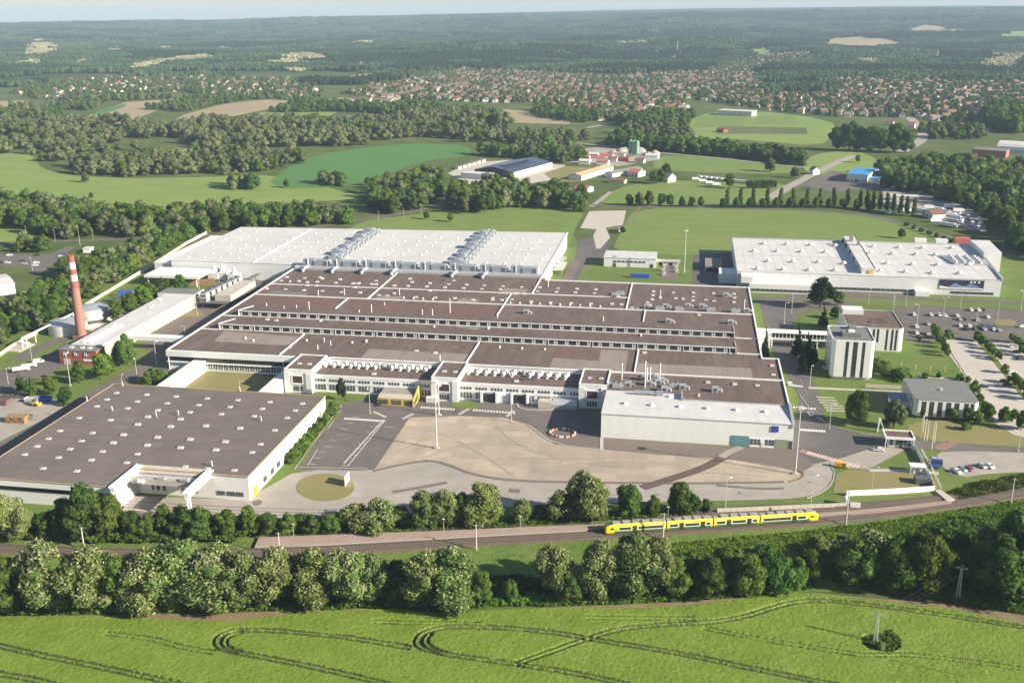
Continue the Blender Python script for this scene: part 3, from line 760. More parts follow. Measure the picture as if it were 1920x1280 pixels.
def build_crop():
    edge = [G(*q) for q in FIELD_EDGE]
    poly = [(p.x, p.y) for p in edge]
    x0, x1 = min(p[0] for p in poly), max(p[0] for p in poly); y0, y1 = min(p[1] for p in poly), max(p[1] for p in poly)
    st = .36
    xs = np.arange(x0, x1, st); ys = np.arange(y0, y1, st)
    X, Y = np.meshgrid(xs, ys)
    X = X + RNG.uniform(-.12, .12, X.shape); Y = Y + RNG.uniform(-.12, .12, Y.shape)
    H = .72 + .10 * (fbm(X / 6, Y / 4, 21, 3) - .5) * 2 + RNG.normal(0, .055, X.shape) + .05 * (vnoise(X / 1.1, Y / .8, 5) - .5)
    def carve(line, ruts, depth, w):
        nonlocal H
        pts = [G(*q) for q in smooth_poly(line, 3, False)]
        for a, b in zip(pts, pts[1:]):
            L = (b - a).length
            if L < .01: continue
            tx, ty = (b.x - a.x) / L, (b.y - a.y) / L
            i0, i1 = np.searchsorted(xs, [min(a.x, b.x) - 3, max(a.x, b.x) + 3]); j0, j1 = np.searchsorted(ys, [min(a.y, b.y) - 3, max(a.y, b.y) + 3])
            sx, sy = X[j0:j1, i0:i1] - a.x, Y[j0:j1, i0:i1] - a.y
            al = sx * tx + sy * ty; off = -sx * ty + sy * tx
            ok = (al > -.4) & (al < L + .4)
            for r in ruts:
                k = np.clip(1 - (np.abs(off - r) - w / 2) / .3, 0, 1) * ok
                H[j0:j1, i0:i1] = np.minimum(H[j0:j1, i0:i1], H[j0:j1, i0:i1] * (1 - k * depth) + .06 * k * depth)
    for l in TRAMLINES: carve(l, (-.8, .8), 1., .3)
    for l in FAINT: carve(l, (-.85, .85), .4, .35)
    c = G(1650, 1207); rr = np.hypot((X - c.x) / 5.2, (Y - c.y) / 4.2)
    H = np.where(rr < 1, .06, H)
    keep = inside(poly, X, Y)
    H = np.where(keep, np.maximum(H, .1), .0)
    n0 = keep[:-1, :-1] & keep[1:, :-1] & keep[:-1, 1:] & keep[1:, 1:]
    idx = np.arange(X.size).reshape(X.shape)
    f = np.stack([idx[:-1, :-1][n0], idx[:-1, 1:][n0], idx[1:, 1:][n0], idx[1:, :-1][n0]], -1)
    used = np.zeros(X.size, bool); used[f.ravel()] = True
    remap = np.cumsum(used) - 1
    v = np.stack([X.ravel(), Y.ravel(), H.ravel() + .1], -1)[used]; f = remap[f]
    me = bpy.data.meshes.new("cereal_crop")
    me.vertices.add(len(v)); me.vertices.foreach_set("co", v.ravel())
    me.loops.add(f.size); me.loops.foreach_set("vertex_index", f.ravel())
    me.polygons.add(len(f)); me.polygons.foreach_set("loop_start", np.arange(0, f.size, 4))
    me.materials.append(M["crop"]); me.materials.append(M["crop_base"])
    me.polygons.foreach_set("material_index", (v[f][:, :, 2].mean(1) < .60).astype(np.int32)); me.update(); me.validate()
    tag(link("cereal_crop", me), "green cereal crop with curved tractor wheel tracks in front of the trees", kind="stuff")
build_crop()
# ------------------------------------------------------------------ main factory
def shared(name, mb, mats, smooth=False):
    return mb.mesh(name, mats, (0, 0, 0), smooth)
def inst(name, me, parent, at, rz=0.0, sc=None):
    o = link(name, me, parent, at)
    if rz: o.rotation_euler = (0, 0, rz)
    if sc: o.scale = sc
    return o
# pieces used on many roofs, each with its origin on the roof
def _skylight(w, d, h):
    m = MB(); m.box(-w / 2, w / 2, -d / 2, d / 2, -.02, h, 0)
    m.face([(-w / 2 + .12, -d / 2 + .12, h + .01), (w / 2 - .12, -d / 2 + .12, h + .01), (w / 2 - .12, d / 2 - .12, h + .14), (-w / 2 + .12, d / 2 - .12, h + .14)], 1)
    m.face([(-w / 2 + .12, d / 2 - .12, h + .14), (w / 2 - .12, d / 2 - .12, h + .14), (w / 2 - .12, d / 2 - .12, h + .01), (-w / 2 + .12, d / 2 - .12, h + .01)], 1)
    return m
SKY_ME = shared("skylight", _skylight(1.9, 1.5, .32), ["white_trim", "concrete_pale"])
SKY_SM = shared("skylight", _skylight(1.9, 1.5, .6), ["white_trim", "concrete_pale"])
m_ = MB(); m_.tube((0, 0, -.02), (0, 0, 1.7), .28, n=8); m_.tube((0, 0, 1.7), (-.35, 0, 1.95), .3, n=8)
VENT_ME = shared("roof_vent", m_, "galvanised")
m_ = MB(); m_.tube((0, 0, -.02), (0, 0, 5.2), .22, n=8); m_.tube((0, 0, 5.2), (0, 0, 5.5), .32, n=8)
PIPE_ME = shared("flue_pipe", m_, "white_trim")
m_ = MB(); m_.box(-.4, .4, -.4, .4, -.02, .5); m_.tube((0, 0, .5), (0, 0, .9), .4, .55, 10); m_.tube((0, 0, .9), (0, 0, 1.2), .55, .12, 10)
COWL_ME = shared("roof_cowl", m_, "white_trim")
m_ = MB(); m_.tube((0, 0, -.02), (0, 0, .9), .75, n=12); m_.tube((0, 0, .9), (-.0, -.75, 1.5), .78, .95, 12); m_.tube((0, -.75, 1.5), (0, -1.1, 1.8), .95, .5, 12)
FAN_ME = shared("fan_housing", m_, "white_trim")
m_ = MB(); m_.tube((0, 0, -.02), (0, 0, .7), .85, n=14); m_.lathe([(.95, .7), (1.05, 1.0), (.95, 1.5), (.6, 1.95), (.12, 2.1)], 14)
DOME_ME = shared("fan_dome", m_, "white_trim", True)
def _ahu(w, d, h):
    m = MB(); m.box(-w / 2, w / 2, -d / 2, d / 2, .25, h); m.box(-w / 2 + .2, w / 2 - .2, -d / 2 + .2, d / 2 - .2, -.02, .25, 1)
    m.box(w / 2, w / 2 + .9, -.5, .5, .6, 1.5, 0); m.tube((-w / 4, 0, h), (-w / 4, 0, h + .35), .7, n=12, mi=1)
    m.tube((w / 4, 0, h), (w / 4, 0, h + .35), .7, n=12, mi=1)
    return m
AHU_ME = shared("air_handler", _ahu(4.2, 2.6, 2.4), ["metal", "steel_dark"])
m_ = MB(); m_.box(-1.5, 1.5, -1.2, 1.2, -.02, 2.2); m_.tube((0, -1.25, 1.1), (0, -1.3, 1.1), .8, n=12, mi=1)
m_.tube((1.2, 0, 1.2), (2.6, 0, 1.2), .55, n=10); m_.tube((2.6, 0, 1.3), (2.6, 0, -.0), .55, n=10)
FANBOX_ME = shared("extract_unit", m_, ["metal", "steel_dark"])

fac = thing("factory", "vast brown-roofed factory with two long rows of raised clerestory windows and white front towers", "factory", (-106, 447.5, 0))
ZR = 10.0
FX0, FX1, FX2, FY0, FY1 = -250.5, 38.6, 46.2, 447.5, 613.0
w_ = MB()
w_.prism([(FX0, FY0), (FX1, FY0), (FX1, FY1 - 1), (-85, FY1 - 1), (-85, FY1 + 4), (FX0, FY1 + 4)], 0, ZR - .3)
w_.box(FX1 + .003, FX2, 417, 478, 0, ZR - .35)
w_.box(2.0, FX1, 414.5, 447.4, 0, ZR - .32)
wall = part("wall", w_, "grey_panel", fac)
r_ = MB()
r_.prism([(FX0, FY0), (FX1, FY0), (FX1, FY1 - 1), (-85, FY1 - 1), (-85, FY1 + 4), (FX0, FY1 + 4)], ZR - .28, ZR)
r_.prism([(2.0, 414.5), (FX2, 414.5), (FX2, 478), (FX1 + .004, 478), (FX1 + .004, 447.45), (2.0, 447.45)], ZR - .29, ZR - .02)
roof = part("roof", r_, "roof_brown", fac)
# felt of another age, laid over parts of the roof
def roof_patch(px, m, z=.03):
    p = [G(a, b, ZR) for a, b in px]; mb = MB(); mb.prism([(q.x, q.y) for q in p], ZR + .0, ZR + z); return part("roof_patch", mb, m, roof)
roof_patch([(401, 640), (421, 620), (568, 632), (537, 647), (505, 646)], "roof_patch")
roof_patch([(676, 672), (692, 654), (882, 664), (872, 680), (800, 677)], "roof_patch")
roof_patch([(1030, 690), (1037, 671), (1123, 677), (1127, 655), (1178, 658), (1172, 697)], "roof_patch")
roof_patch([(1192, 699), (1198, 681), (1408, 690), (1411, 710)], "roof_patch")
roof_patch([(1036, 669), (1044, 651), (1087, 653), (1083, 670)], "roof_red", .035)
roof_patch([(477, 555), (500, 540), (580, 545), (569, 552), (650, 562), (612, 577), (560, 578), (470, 571)], "roof_red", .02)
roof_patch([(662, 562), (958, 577), (930, 601), (780, 597), (640, 584)], "roof_red", .02)
roof_patch([(700, 561), (714, 554), (757, 556), (750, 563)], "roof_patch")
roof_patch([(855, 566), (862, 559), (900, 561), (893, 569)], "roof_patch")
roof_patch([(935, 552), (946, 540), (990, 542), (980, 553)], "roof_patch")
roof_patch([(500, 551), (513, 544), (577, 549), (569, 557)], "roof_felt_grey")
roof_patch([(855, 613), (858, 611), (900, 615), (897, 618)], "roof_patch")
for q in ((727, 644), (768, 646), (810, 648), (852, 650)):
    c = G(*q, ZR); mb = MB(); mb.prism([(c.x + a, c.y + b) for a, b in ((-2.6, -2), (1.6, -2.2), (2.6, .3), (1.2, 2), (-1.8, 1.6))], ZR, ZR + .03); part("roof_patch", mb, "roof_felt_red", roof)
# parapets and fire walls: raised white strips
def parapet(x0, x1, y0, y1, h=.55, z=ZR):
    mb = MB(); mb.box(x0, x1, y0, y1, z - .01, z + h); return part("parapet", mb, "white_trim", roof)
parapet(FX0 - .15, FX0 + .55, FY0, FY1 + 4.2); parapet(FX0 + .56, -85.4, FY1 + 3.5, FY1 + 4.2); parapet(-84.8, FX1 - .6, FY1 - 1.6, FY1 - .8)
parapet(FX1 - .58, FX1 + .15, 478.7, FY1 - .8); parapet(FX1 - .4, FX2 + .15, 478.0, 478.68); parapet(FX2 - .55, FX2 + .15, 414.6, 477.98)
parapet(-98, FX2 - .57, 447.5, 448.2, .6); parapet(-167, -112, 447.5, 448.1, .6)
parapet(-180.9, -180.2, 553.7, FY1 + 3.4); parapet(-88.2, -87.5, 578.7, FY1 + 3.4); parapet(-31.3, -30.6, 553.7, FY1 - 1.7)
parapet(FX0 + .57, FX1 - .6, 553.0, 553.65, .5); parapet(FX0 + .57, -31.4, 578.0, 578.65, .45)
for x in (-192.2, -100.0, -20.4):
    parapet(x - .3, x + .3, 448.3, 482.0, .6); parapet(x - .3, x + .3, 505.0, 508.4, .6); parapet(x - .3, x + .3, 531.0, 552.9, .6)
parapet(-100.3, -99.7, 553.7, 577.9, .5)
parapet(26.9, 38.0, 508.8, 509.3, .5); parapet(26.9, 38.0, 483.6, 484.1, .5); parapet(FX0 + .6, -240.5, 508.8, 509.3, .5); parapet(FX0 + .6, -240.5, 483.2, 483.7, .5)
# thin seams of the felt bays
for x in np.arange(-240, 38, 11.9):
    for y0, y1 in ((449, 481), (533, 552.5), (580, 610)):
        if RNG.random() < .75:
            mb = MB(); mb.box(x - .09, x + .09, y0, y1, ZR, ZR + .05); part("roof_seam", mb, "roof_felt_grey", roof)
# clerestories: sloping roofs that rise to a row of windows facing the yard
def clerestory(y0, x0, x1, ye):
    zt = ZR + 3.3
    c = MB(); c.xprofile([(y0 + .25, ZR - .02), (ye, ZR - .02), (ye, ZR + .04), (y0 - .35, zt), (y0 - .35, zt - .28), (y0 + .25, zt - .35)], x0, x1)
    cl = part("clerestory", c, "roof_brown", fac, at=(x0, y0, ZR))
    t = MB(); t.box(x0 - .1, x1 + .1, y0 - .5, y0 - .36, zt - .42, zt + .06); t.box(x0, x1, y0 - .06, y0 + .2, ZR, ZR + .45)
    for xe in (x0 - .25, x1 + .02): t.xprofile([(y0 - .5, ZR + .02), (ye, ZR + .02), (ye, ZR + .4), (y0 - .5, zt + .35)], xe, xe + .23)
    part("clerestory_trim", t, "white_trim", cl)
    n = 48; pitch = (x1 - x0) / n
    g = MB(); g.box(-pitch / 2 + .86, pitch / 2 - .86, .0, .18, .47, 2.85); gm = shared("glazing_panel", g, "dark_glass")
    f = MB()
    for a, b, c_, d in ((-.85, .85, .46, .76), (-.85, .85, 2.62, 2.9), (-.85, -.5, .76, 2.62), (.5, .85, .76, 2.62), (-.5, .5, 1.5, 1.88)): f.box(a, b, -.1, .16, c_, d)
    f.box(-.6, .6, .02, .12, .66, 2.72, 1)
    fm = shared("window_frame", f, ["white_trim", "dark_glass"])
    mu = MB(); mu.box(-.14, .14, -.25, .1, .3, 2.9); mum = shared("mullion", mu, "white_trim")
    for i in range(n):
        xc = x0 + (i + .5) * pitch
        inst("window_frame", fm, cl, (xc - pitch / 2 + .86, y0, ZR)); inst("glazing_panel", gm, cl, (xc + .86, y0, ZR))
        if i % 4 == 3 and ye < 510: inst("mullion", mum, cl, (xc, y0 - .1, ZR))
    return cl
clerestory(509.3, -240.0, 26.3, 529.5)
clerestory(484.0, -239.6, 26.2, 503.5)
# skylights, cowls and flues on the factory roof
for (ox, oy, s), pts in {
    (660, 490, 4.8): "30,195 60,195 20,232 180,205 215,205 215,172 380,217 505,220 540,185 520,155 672,225 700,195 835,233 870,202 915,170 1003,240 1030,208 1168,245 1190,213 1335,250 1358,220 1525,228 70,280 240,300 318,303 375,287 700,262 575,320 748,325 925,330 1090,345 1265,325 1265,345 1350,347 1395,328 1440,340 1610,360 1785,370 1465,287 1545,290 1690,232 1670,265 1855,238 1838,270 925,505 580,800 750,822",
    (300, 500, 4.8): "1140,92 1300,100 1090,122 1250,128 1325,138 1320,165 1405,168 1415,135 1460,105 1580,143 1620,113 960,195 1128,200 1295,210 1460,215 1630,225 1800,232 1440,95 1735,150 1785,150 1750,183 1905,155 965,473 1045,483",
    (1040, 500, 4.8): "30,190 15,225 200,197 185,230 370,203 358,235 890,222 885,255 880,292 1068,228 1250,232 1248,267 1245,303 1430,238 1615,243 1620,278 1615,318 950,275 1092,283 1155,288 1360,295 1435,305 147,327 325,332 515,333 600,338 835,320 860,338 1300,432 808,773",
    (1280, 680, 3.0): "503,15 510,65 143,110 293,120 420,125"}.items():
    for t in pts.split():
        a, b = map(float, t.split(","))
        inst("skylight", SKY_SM if RNG.random() < .7 else SKY_ME, roof, G(ox + a / s, oy + b / s + 1, ZR))
for (ox, oy, s), pts in {(1040, 500, 4.8): "48,352 137,352 228,355 318,360 410,365",
                         (300, 500, 4.8): "1170,140 770,650 840,670 1320,670 1730,690 1855,680", (660, 490, 4.8): "465,335 553,338 640,345 727,348 1425,380 1510,383 1610,385 1690,388 1785,390 1870,395 1330,780 1530,790 1735,798 130,722 740,595"}.items():
    for t in pts.split():
        a, b = map(float, t.split(",")); inst("roof_cowl", COWL_ME, roof, G(ox + a / s, oy + b / s, ZR))
for q, h in (((697, 589), 1.), ((792, 594), .75), ((811, 595), .85), ((844, 587), 1.5), ((933, 599), .7), ((674, 588), .4), ((580, 583), 1.), ((533, 581), .4), ((556, 578), .35), ((596, 655), .45), ((608, 641), .4), ((620, 647), .4), ((749, 553), .7),
              ((597, 554), .6), ((646, 553), .7), ((825, 676), .5), ((545, 653), .4), ((1131, 604), .6), ((1395, 585), 1.3), ((1238, 560), .9), ((1028, 538), 1.4), ((673, 588), .3), ((721, 572), .3), ((500, 574), .35)):
    inst("flue_pipe", PIPE_ME, roof, G(*q, ZR), sc=(1, 1, h))
for q, me in (((987, 588), FANBOX_ME), ((1162, 553), AHU_ME), ((1152, 557), FANBOX_ME), ((1254, 605), FANBOX_ME), ((1370, 607), FANBOX_ME), ((1361, 556), FANBOX_ME), ((1236, 581), AHU_ME), ((1273, 582), AHU_ME), ((1332, 584), AHU_ME), ((1378, 586), AHU_ME),
              ((1213, 578), FANBOX_ME), ((1197, 577), SKY_ME), ((1185, 577), SKY_ME), ((1248, 577), FANBOX_ME), ((1290, 576), FANBOX_ME), ((1316, 577), FANBOX_ME), ((1400, 585), FANBOX_ME), ((1341, 734), FANBOX_ME), ((1310, 743), COWL_ME)):
    inst(me.name.split(".")[0], me, roof, G(*q, ZR))
# front of the west hall: white fascia, dark glazing behind, ledge, window row
t = MB(); t.box(FX0 - .2, -167.2, FY0 - 1.3, FY0 - .02, 7.3, ZR + .25); part("fascia", t, "grey_panel", fac)
t = MB(); t.box(FX0, -168, FY0 - .14, FY0 - .01, 4.6, 7.25); part("glazing", t, "dark_glass", fac)
t = MB(); t.box(FX0 - .2, -168, FY0 - 1.2, FY0 - .02, 4.2, 4.55); part("ledge", t, "white_trim", fac)
wf = MB()
for a, b, c, d in ((-1.3, 1.3, .9, 1.1), (-1.3, 1.3, 3.9, 4.1), (-1.3, -1.12, 1.1, 3.9), (1.12, 1.3, 1.1, 3.9), (-.08, .08, 1.1, 3.9), (-1.12, 1.12, 2.4, 2.56)): wf.box(a, b, -.22, -.01, c, d)
wf.box(-1.12, 1.12, -.12, -.02, 1.1, 3.9, 1)
wfm = shared("window", wf, ["white_trim", "pane"])
for x in np.arange(-228.5, -186, 2.75): inst("window", wfm, fac, (float(x), FY0, 0))
for x in (-249.8, -190.0): 
    t = MB(); t.box(x, x + .3, FY0 - 1.25, FY0 - .9, 0, 7.3); part("column", t, "white_trim", fac)
# low galleries that close the court
t = MB(); t.prism([(-237, 447.3), (-230.5, 447.3), (-230.5, 405), (-237, 405)], 0, 5.6); 
for y in (440, 431, 421, 412): t.box(-237.05, -230.45, y, y + .15, 5.6, 5.68)
part("gallery", t, "white_panel", fac)
t = MB(); t.face([(-186.5, 444, 0), (-186.5, 404, 0), (-186.5, 404, 6.2), (-186.5, 444, 6.2)]); t.prism([(-186.5, 446), (-181.6, 446), (-181.6, 404), (-186.5, 404)], 0, 6.4); part("gallery", t, "white_panel", fac)
# stair towers
def tower(x0, x1, y0):
    y1 = 447.4; h = 11.6
    t = MB(); t.box(x0, x1, y0, y1, 0, h - .6)
    for a, b in ((x0 - .0, x0 + 2.6), (x1 - 2.6, x1)): t.box(a, b, y0 - .7, y0 - .003, 0, h - 1.6)
    tw = part("stair_tower", t, "white_panel", fac, at=(x0, y0, 0))
    t = MB(); t.box(x0 + .5, x1 - .5, y0 + .5, y1 - .5, h - .62, h - .5); part("tower_roof", t, "roof_brown", tw)
    t = MB()
    for a in ((x0 - .05, x1 + .05, y0 - .05, y0 + .5), (x0 - .05, x1 + .05, y1 - .5, y1 - .01), (x0 - .05, x0 + .5, y0 + .5, y1 - .5), (x1 - .5, x1 + .05, y0 + .5, y1 - .5)): t.box(*a, h - .6, h)
    part("tower_parapet", t, "white_trim", tw)
    t = MB(); xc = (x0 + x1) / 2 - .3; t.box(xc - 2.4, xc + 2.4, y0 - .35, y0 - .01, 5.0, 8.4); part("louver_panel", t, "louver", tw)
    t = MB(); 
    for a in ((xc - 2.8, xc + 2.8, 8.4, 8.8), (xc - 2.8, xc + 2.8, 4.5, 5.0), (xc - 2.8, xc - 2.4, 5, 8.4), (xc + 2.4, xc + 2.8, 5, 8.4)): t.box(a[0], a[1], y0 - .5, y0 - .02, a[2], a[3])
    part("panel_frame", t, "white_trim", tw)
    for k in range(4):
        t = MB(); t.box(xc - 2.2 + k * 1.15, xc - 1.35 + k * 1.15, y0 - .12, y0 - .01, 1., 3.4); part("window", t, "pane", tw)
    for k, yy in enumerate((y0 + 9, y0 + 9)): inst("skylight", SKY_ME, tw, (x0 + 4 + 5 * k, yy, h - .5))
tower(-180.8, -167.6, 425.5); tower(-110.6, -98.3, 425.2); tower(-43.7, -31.2, 426.5)
# office wings between the towers
def wing(x0, x1):
    y0 = 428.4; h = 8.5
    t = MB(); t.box(x0, x1, y0, 447.4, 0, h - .4)
    wg = part("office_wing", t, "grey_panel", fac, at=(x0, y0, 0))
    t = MB(); t.box(x0, x1, y0 + .5, 447.4, h - .38, h - .2); part("wing_roof", t, "roof_brown", wg)
    t = MB(); t.box(x0, x1, y0 - .1, y0 + .5, h - 1.2, h); t.box(x0, x1, y0 - .18, y0 - .003, 4.1, 4.9); t.box(x0, x1, y0 - .15, y0 - .003, 0, .8); part("fascia", t, "white_trim", wg)
    n = int((x1 - x0) / 1.42); p = (x1 - x0) / n
    u = MB(); u.box(-.42, .42, -.12, .0, 5.2, 6.5); um = shared("window", u, "pane")
    l = MB(); l.box(-.45, .45, -.12, .0, 1.2, 2.35); l.box(-.45, .45, -.12, .0, 2.5, 3.7); lm = shared("window", l, "pane")
    for i in range(n):
        x = x0 + (i + .5) * p
        if i % 5 != 4: inst("window", um, wg, (x, y0, 0))
        if i % 5 != 4: inst("window", lm, wg, (x, y0, 0))
    return wg, h - .2
wg, zw = wing(-167.5, -110.7)
for k in range(13):
    if k in (7,): continue
    inst("fan_dome", DOME_ME, wg, (-164.8 + 4.05 * k, 443.6, zw)); inst("fan_housing", FAN_ME, wg, (-166 + 4.05 * k, 440, zw), rz=math.radians(70))
for q in ((-140, 442), (-138, 442.5), (-134.5, 441.0)): inst("extract_unit", FANBOX_ME, wg, (*q, zw), rz=1.2, sc=(.6, .6, .8))
inst("skylight", SKY_SM, wg, (-140, 433, zw))
t = MB(); t.box(-122, -117, 427.6, 428.38, 0, 4); part("gate_opening", t, "steel_dark", wg)
wg, zw = wing(-98.2, -43.8)
for k in range(12):
    if k in (6,): continue
    inst("fan_dome", DOME_ME, wg, (-95.8 + 4.1 * k, 443.6, zw)); inst("fan_housing", FAN_ME, wg, (-96.8 + 4.1 * k, 440, zw), rz=math.radians(70))
for q in ((-80.5, 441), (-78.5, 441.6), (-76, 445), (-74, 445.4), (-71, 444)): inst("extract_unit", FANBOX_ME, wg, (*q, zw), rz=1.0, sc=(.6, .6, .8))
t = MB(); t.box(-70.5, -65, 436, 437.2, zw, zw + .9); part("duct", t, "steel_dark", wg)
inst("skylight", SKY_SM, wg, (-73, 433.5, zw))
for x0, m in ((-87.2, "dark_glass"), (-80.3, "white_panel"), (-73.2, "dark_glass")):
    t = MB(); t.box(x0, x0 + 5.2, 427.2, 428.2, 0, 4.0); part("loading_door", t, m, wg)
for x in (-88.4, -81.4, -74.5, -67.4):
    t = MB(); t.box(x, x + 1, 426.2, 428.2, 0, 5.0); part("pier", t, "white_trim", wg)
# conservatory-like bay and ramp shelters before the second wing
t = MB(); t.box(-61.5, -55.5, 423.2, 427.9, 0, 3.2); part("bay", t, "concrete_pale", wg)
t = MB(); t.xprofile([(423.5, 0), (428.0, 0), (428.0, 3.6), (425, 3.2), (423.5, 2)], -55.3, -44.2); part("ramp_shelter", t, "metal", wg)
# yellow-framed entrance pavilion
yp = thing("entrance_pavilion", "yellow-framed glazed pavilion with tall side fin before the white wing", "pavilion", (-125, 418, 0))
t = MB(); t.xprofile([(416.6, 0), (428, 0), (428, 4.0), (420.5, 4.0), (416.6, 3.4)], -133.6, -117.2); part("wall", t, "yellow_paint", yp)
t = MB(); t.face([(-133.5, 416.5, 3.46), (-117.3, 416.5, 3.46), (-117.3, 420.4, 4.06), (-133.5, 420.4, 4.06)]); t.face([(-133.5, 420.6, 4.03), (-117.3, 420.6, 4.03), (-117.3, 427.9, 4.03), (-133.5, 427.9, 4.03)]); part("roof", t, "concrete_pale", yp)
pm = MB(); pm.box(-.42, .42, -.14, 0, .6, 1.6); pm.box(-.42, .42, -.14, 0, 1.8, 2.7); pmm = shared("window", pm, "pane")
for k in range(13):
    if k not in (4, 9): inst("window", pmm, yp, (-132.6 + 1.2 * k, 416.6, 0))
rm = MB(); rm.box(-.5, .5, 421, 427.5, 4.0, 4.08); 
for k in range(13): 
    for yy in (421.2, 423.4, 425.6):
        t = MB(); t.box(-132.9 + 1.2 * k, -132.1 + 1.2 * k, yy, yy + 1.7, 4.04, 4.12); part("roof_light", t, "roof_patch", yp)
t = MB(); t.xprofile([(415.6, 0), (428.6, 0), (428.6, 7.2), (427.6, 7.2), (415.6, 3.2)], -117.1, -116.6); part("fin", t, "yellow_paint", yp)
t = MB(); 
for a, b, c in ((416.2, 2.5, .5), (418, 3.2, .6), (420, 3.8, .9), (422.3, 4.4, 1.2)): t.box(-116.58, -116.5, a, a + 1.5, c, b)
part("fin_opening", t, "pane", yp)
t = MB()
for k in range(4): t.box(-112.6 + 1.25 * k, -111.5 + 1.25 * k, 422.3, 424.8, 0, 2.4)
c_ = solo("switch_cabinets", t, "white_panel", "row of small white cabinets beside the yellow pavilion", "cabinet")
# ------------------------------------------------------------------ dispatch hall with pale roof, joined to the factory front
fh = thing("dispatch_hall", "pale flat-roofed hall with a blue square sign above its doors, at the concrete yard", "hall", (7, 394.6, 0))
t = MB(); t.prism([(-31, 394.6), (46.2, 394.6), (46.2, 414.2), (1.8, 414.2), (1.8, 421.8), (-31, 421.8)], 0, 10.6); part("wall", t, "grey_panel", fh)
t = MB(); t.prism([(-31.1, 394.3), (45.2, 394.3), (45.2, 414.2), (1.7, 414.2), (1.7, 421.9), (-31.1, 421.9)], 10.62, 10.95); rf = part("roof", t, "white_roof", fh)
t = MB(); t.xprofile([(394.2, 9.4), (394.2, 10.98), (414.3, 12.6), (414.3, 9.4)], 45.25, 46.4); part("gable_parapet", t, "metal", fh)
t = MB(); t.box(1.2, 1.75, 414.3, 422, 10.96, 12.4); t.box(1.76, 45.2, 414.0, 414.35, 10.96, 11.5); part("parapet", t, "metal", rf)
dm = MB(); dm.lathe([(1.0, -.02), (1.0, .35), (.85, .7), (.45, .95), (.1, 1.0)], 12); dmm = shared("dome_light", dm, "white_trim", True)
for px, py in ((1172, 757), (1222, 760), (1275, 763), (1326, 766), (1381, 769), (1435, 772.5), (1256, 744)):
    c = G(px, py, 10.95); inst("dome_light", dmm, rf, c, sc=(1.2, 1.2, 1))
t = MB(); t.tube((-19, 418.5, 12), (-9.5, 418.5, 12), .9, n=12); t.box(-9.5, -6.5, 417.6, 419.4, 10.95, 13); part("duct", t, "duct", rf)
t = MB(); t.box(37.5, 40.2, 394.3, 394.55, 7.2, 9.6)
bs = part("blue_sign", t, "blue_sign", fh)
t = MB()
for k in range(12):
    a = 2 * PI * k / 12; x, z = 38.85 + .75 * math.cos(a), 8.4 + .75 * math.sin(a); t.box(x - .06, x + .06, 394.27, 394.295, z - .06, z + .06)
part("sign_mark", t, "paint", bs)
t = MB(); t.box(22.2, 28.8, 394.3, 394.55, 0, 4.6); part("door", t, "teal_door", fh)
t = MB(); t.box(39.3, 44.2, 394.3, 394.55, 0, 4.0); part("door", t, "green_door", fh)
t = MB(); t.box(29.2, 39.0, 394.35, 394.57, .1, 3.9); part("shopfront_frame", t, "white_trim", fh)
for x in (29.6, 31.0, 32.4, 35.4, 36.8, 38.0): 
    t = MB(); t.box(x, x + .95, 394.25, 394.34, 1.2, 2.35); t.box(x, x + .95, 394.25, 394.34, 2.5, 3.6); part("window", t, "pane", fh)
t = MB(); t.box(33.7, 35.0, 394.2, 394.34, .1, 2.4); part("entrance", t, "white_panel", fh)
t = MB(); t.box(44.6, 46.0, 394.3, 394.56, 0, 3.6); part("window", t, "pane", fh)
# plant on the step between factory roof and dispatch hall
for q, me in (((1157, 727), AHU_ME), ((1178, 724), FANBOX_ME), ((1147, 726), FANBOX_ME), ((1263, 727), AHU_ME), ((1280, 729), FANBOX_ME), ((1217, 722), FANBOX_ME), ((1234, 720), FANBOX_ME), ((1246, 733), FANBOX_ME), ((1208, 712), FANBOX_ME), ((1222, 708), FANBOX_ME), ((1240, 716), FANBOX_ME)):
    inst(me.name.split(".")[0], me, roof, G(*q, ZR))
for q, h in (((1166, 712), 1.4), ((1209, 728), 2.3), ((1237, 716), 1.6), ((1213, 715), 1.2), ((1219, 714), 1.2)): inst("flue_pipe", PIPE_ME, roof, G(*q, ZR), sc=(1, 1, h))
t = MB(); t.box(-31, 1.7, 421.95, 447.4, 0, ZR - .31); part("wall", t, "grey_panel", fac)
t = MB(); t.box(-31, 1.95, 421.95, 447.44, ZR - .3, ZR - .03); part("roof", t, "roof_brown", fac)

# ------------------------------------------------------------------ big dark-roofed hall in front
HZ = 9.9
dh = thing("storage_hall", "low white storage hall with a huge dark felt roof dotted by pale skylights", "hall", (-200, 316.3, 0))
foot = [(-251, 300.6), (-194.8, 300.6), (-194.8, 316.3), (-151.2, 316.3), (-151.2, 398.6), (-251, 398.6)]
t = MB(); t.prism([(-250.8, 302.2), (-195.0, 302.2), (-195.0, 316.5), (-151.4, 316.5), (-151.4, 398.4), (-250.8, 398.4)], 0, HZ - .2); part("wall", t, "white_panel", dh)
t = MB(); t.prism(foot, HZ - .18, HZ); rf = part("roof", t, "roof_felt", dh)
t = MB()
for a in ((-251.1, -250.7, 300.6, 398.7), (-250.69, -151.1, 398.3, 398.7), (-151.45, -151.1, 316.2, 398.29), (-194.7, -151.46, 316.15, 316.4), (-250.69, -194.75, 300.5, 300.75)): t.box(*a, HZ - .3, HZ + .14)
part("roof_edge", t, "tan_roof", rf)
t = MB(); t.box(-250.9, -195, 300.7, 302.18, 7.2, HZ - .25); part("fascia", t, "grey_panel", dh)
t = MB(); t.box(-250.8, -196, 302.05, 302.19, 5.0, 7.1); part("glazing", t, "dark_glass", dh)
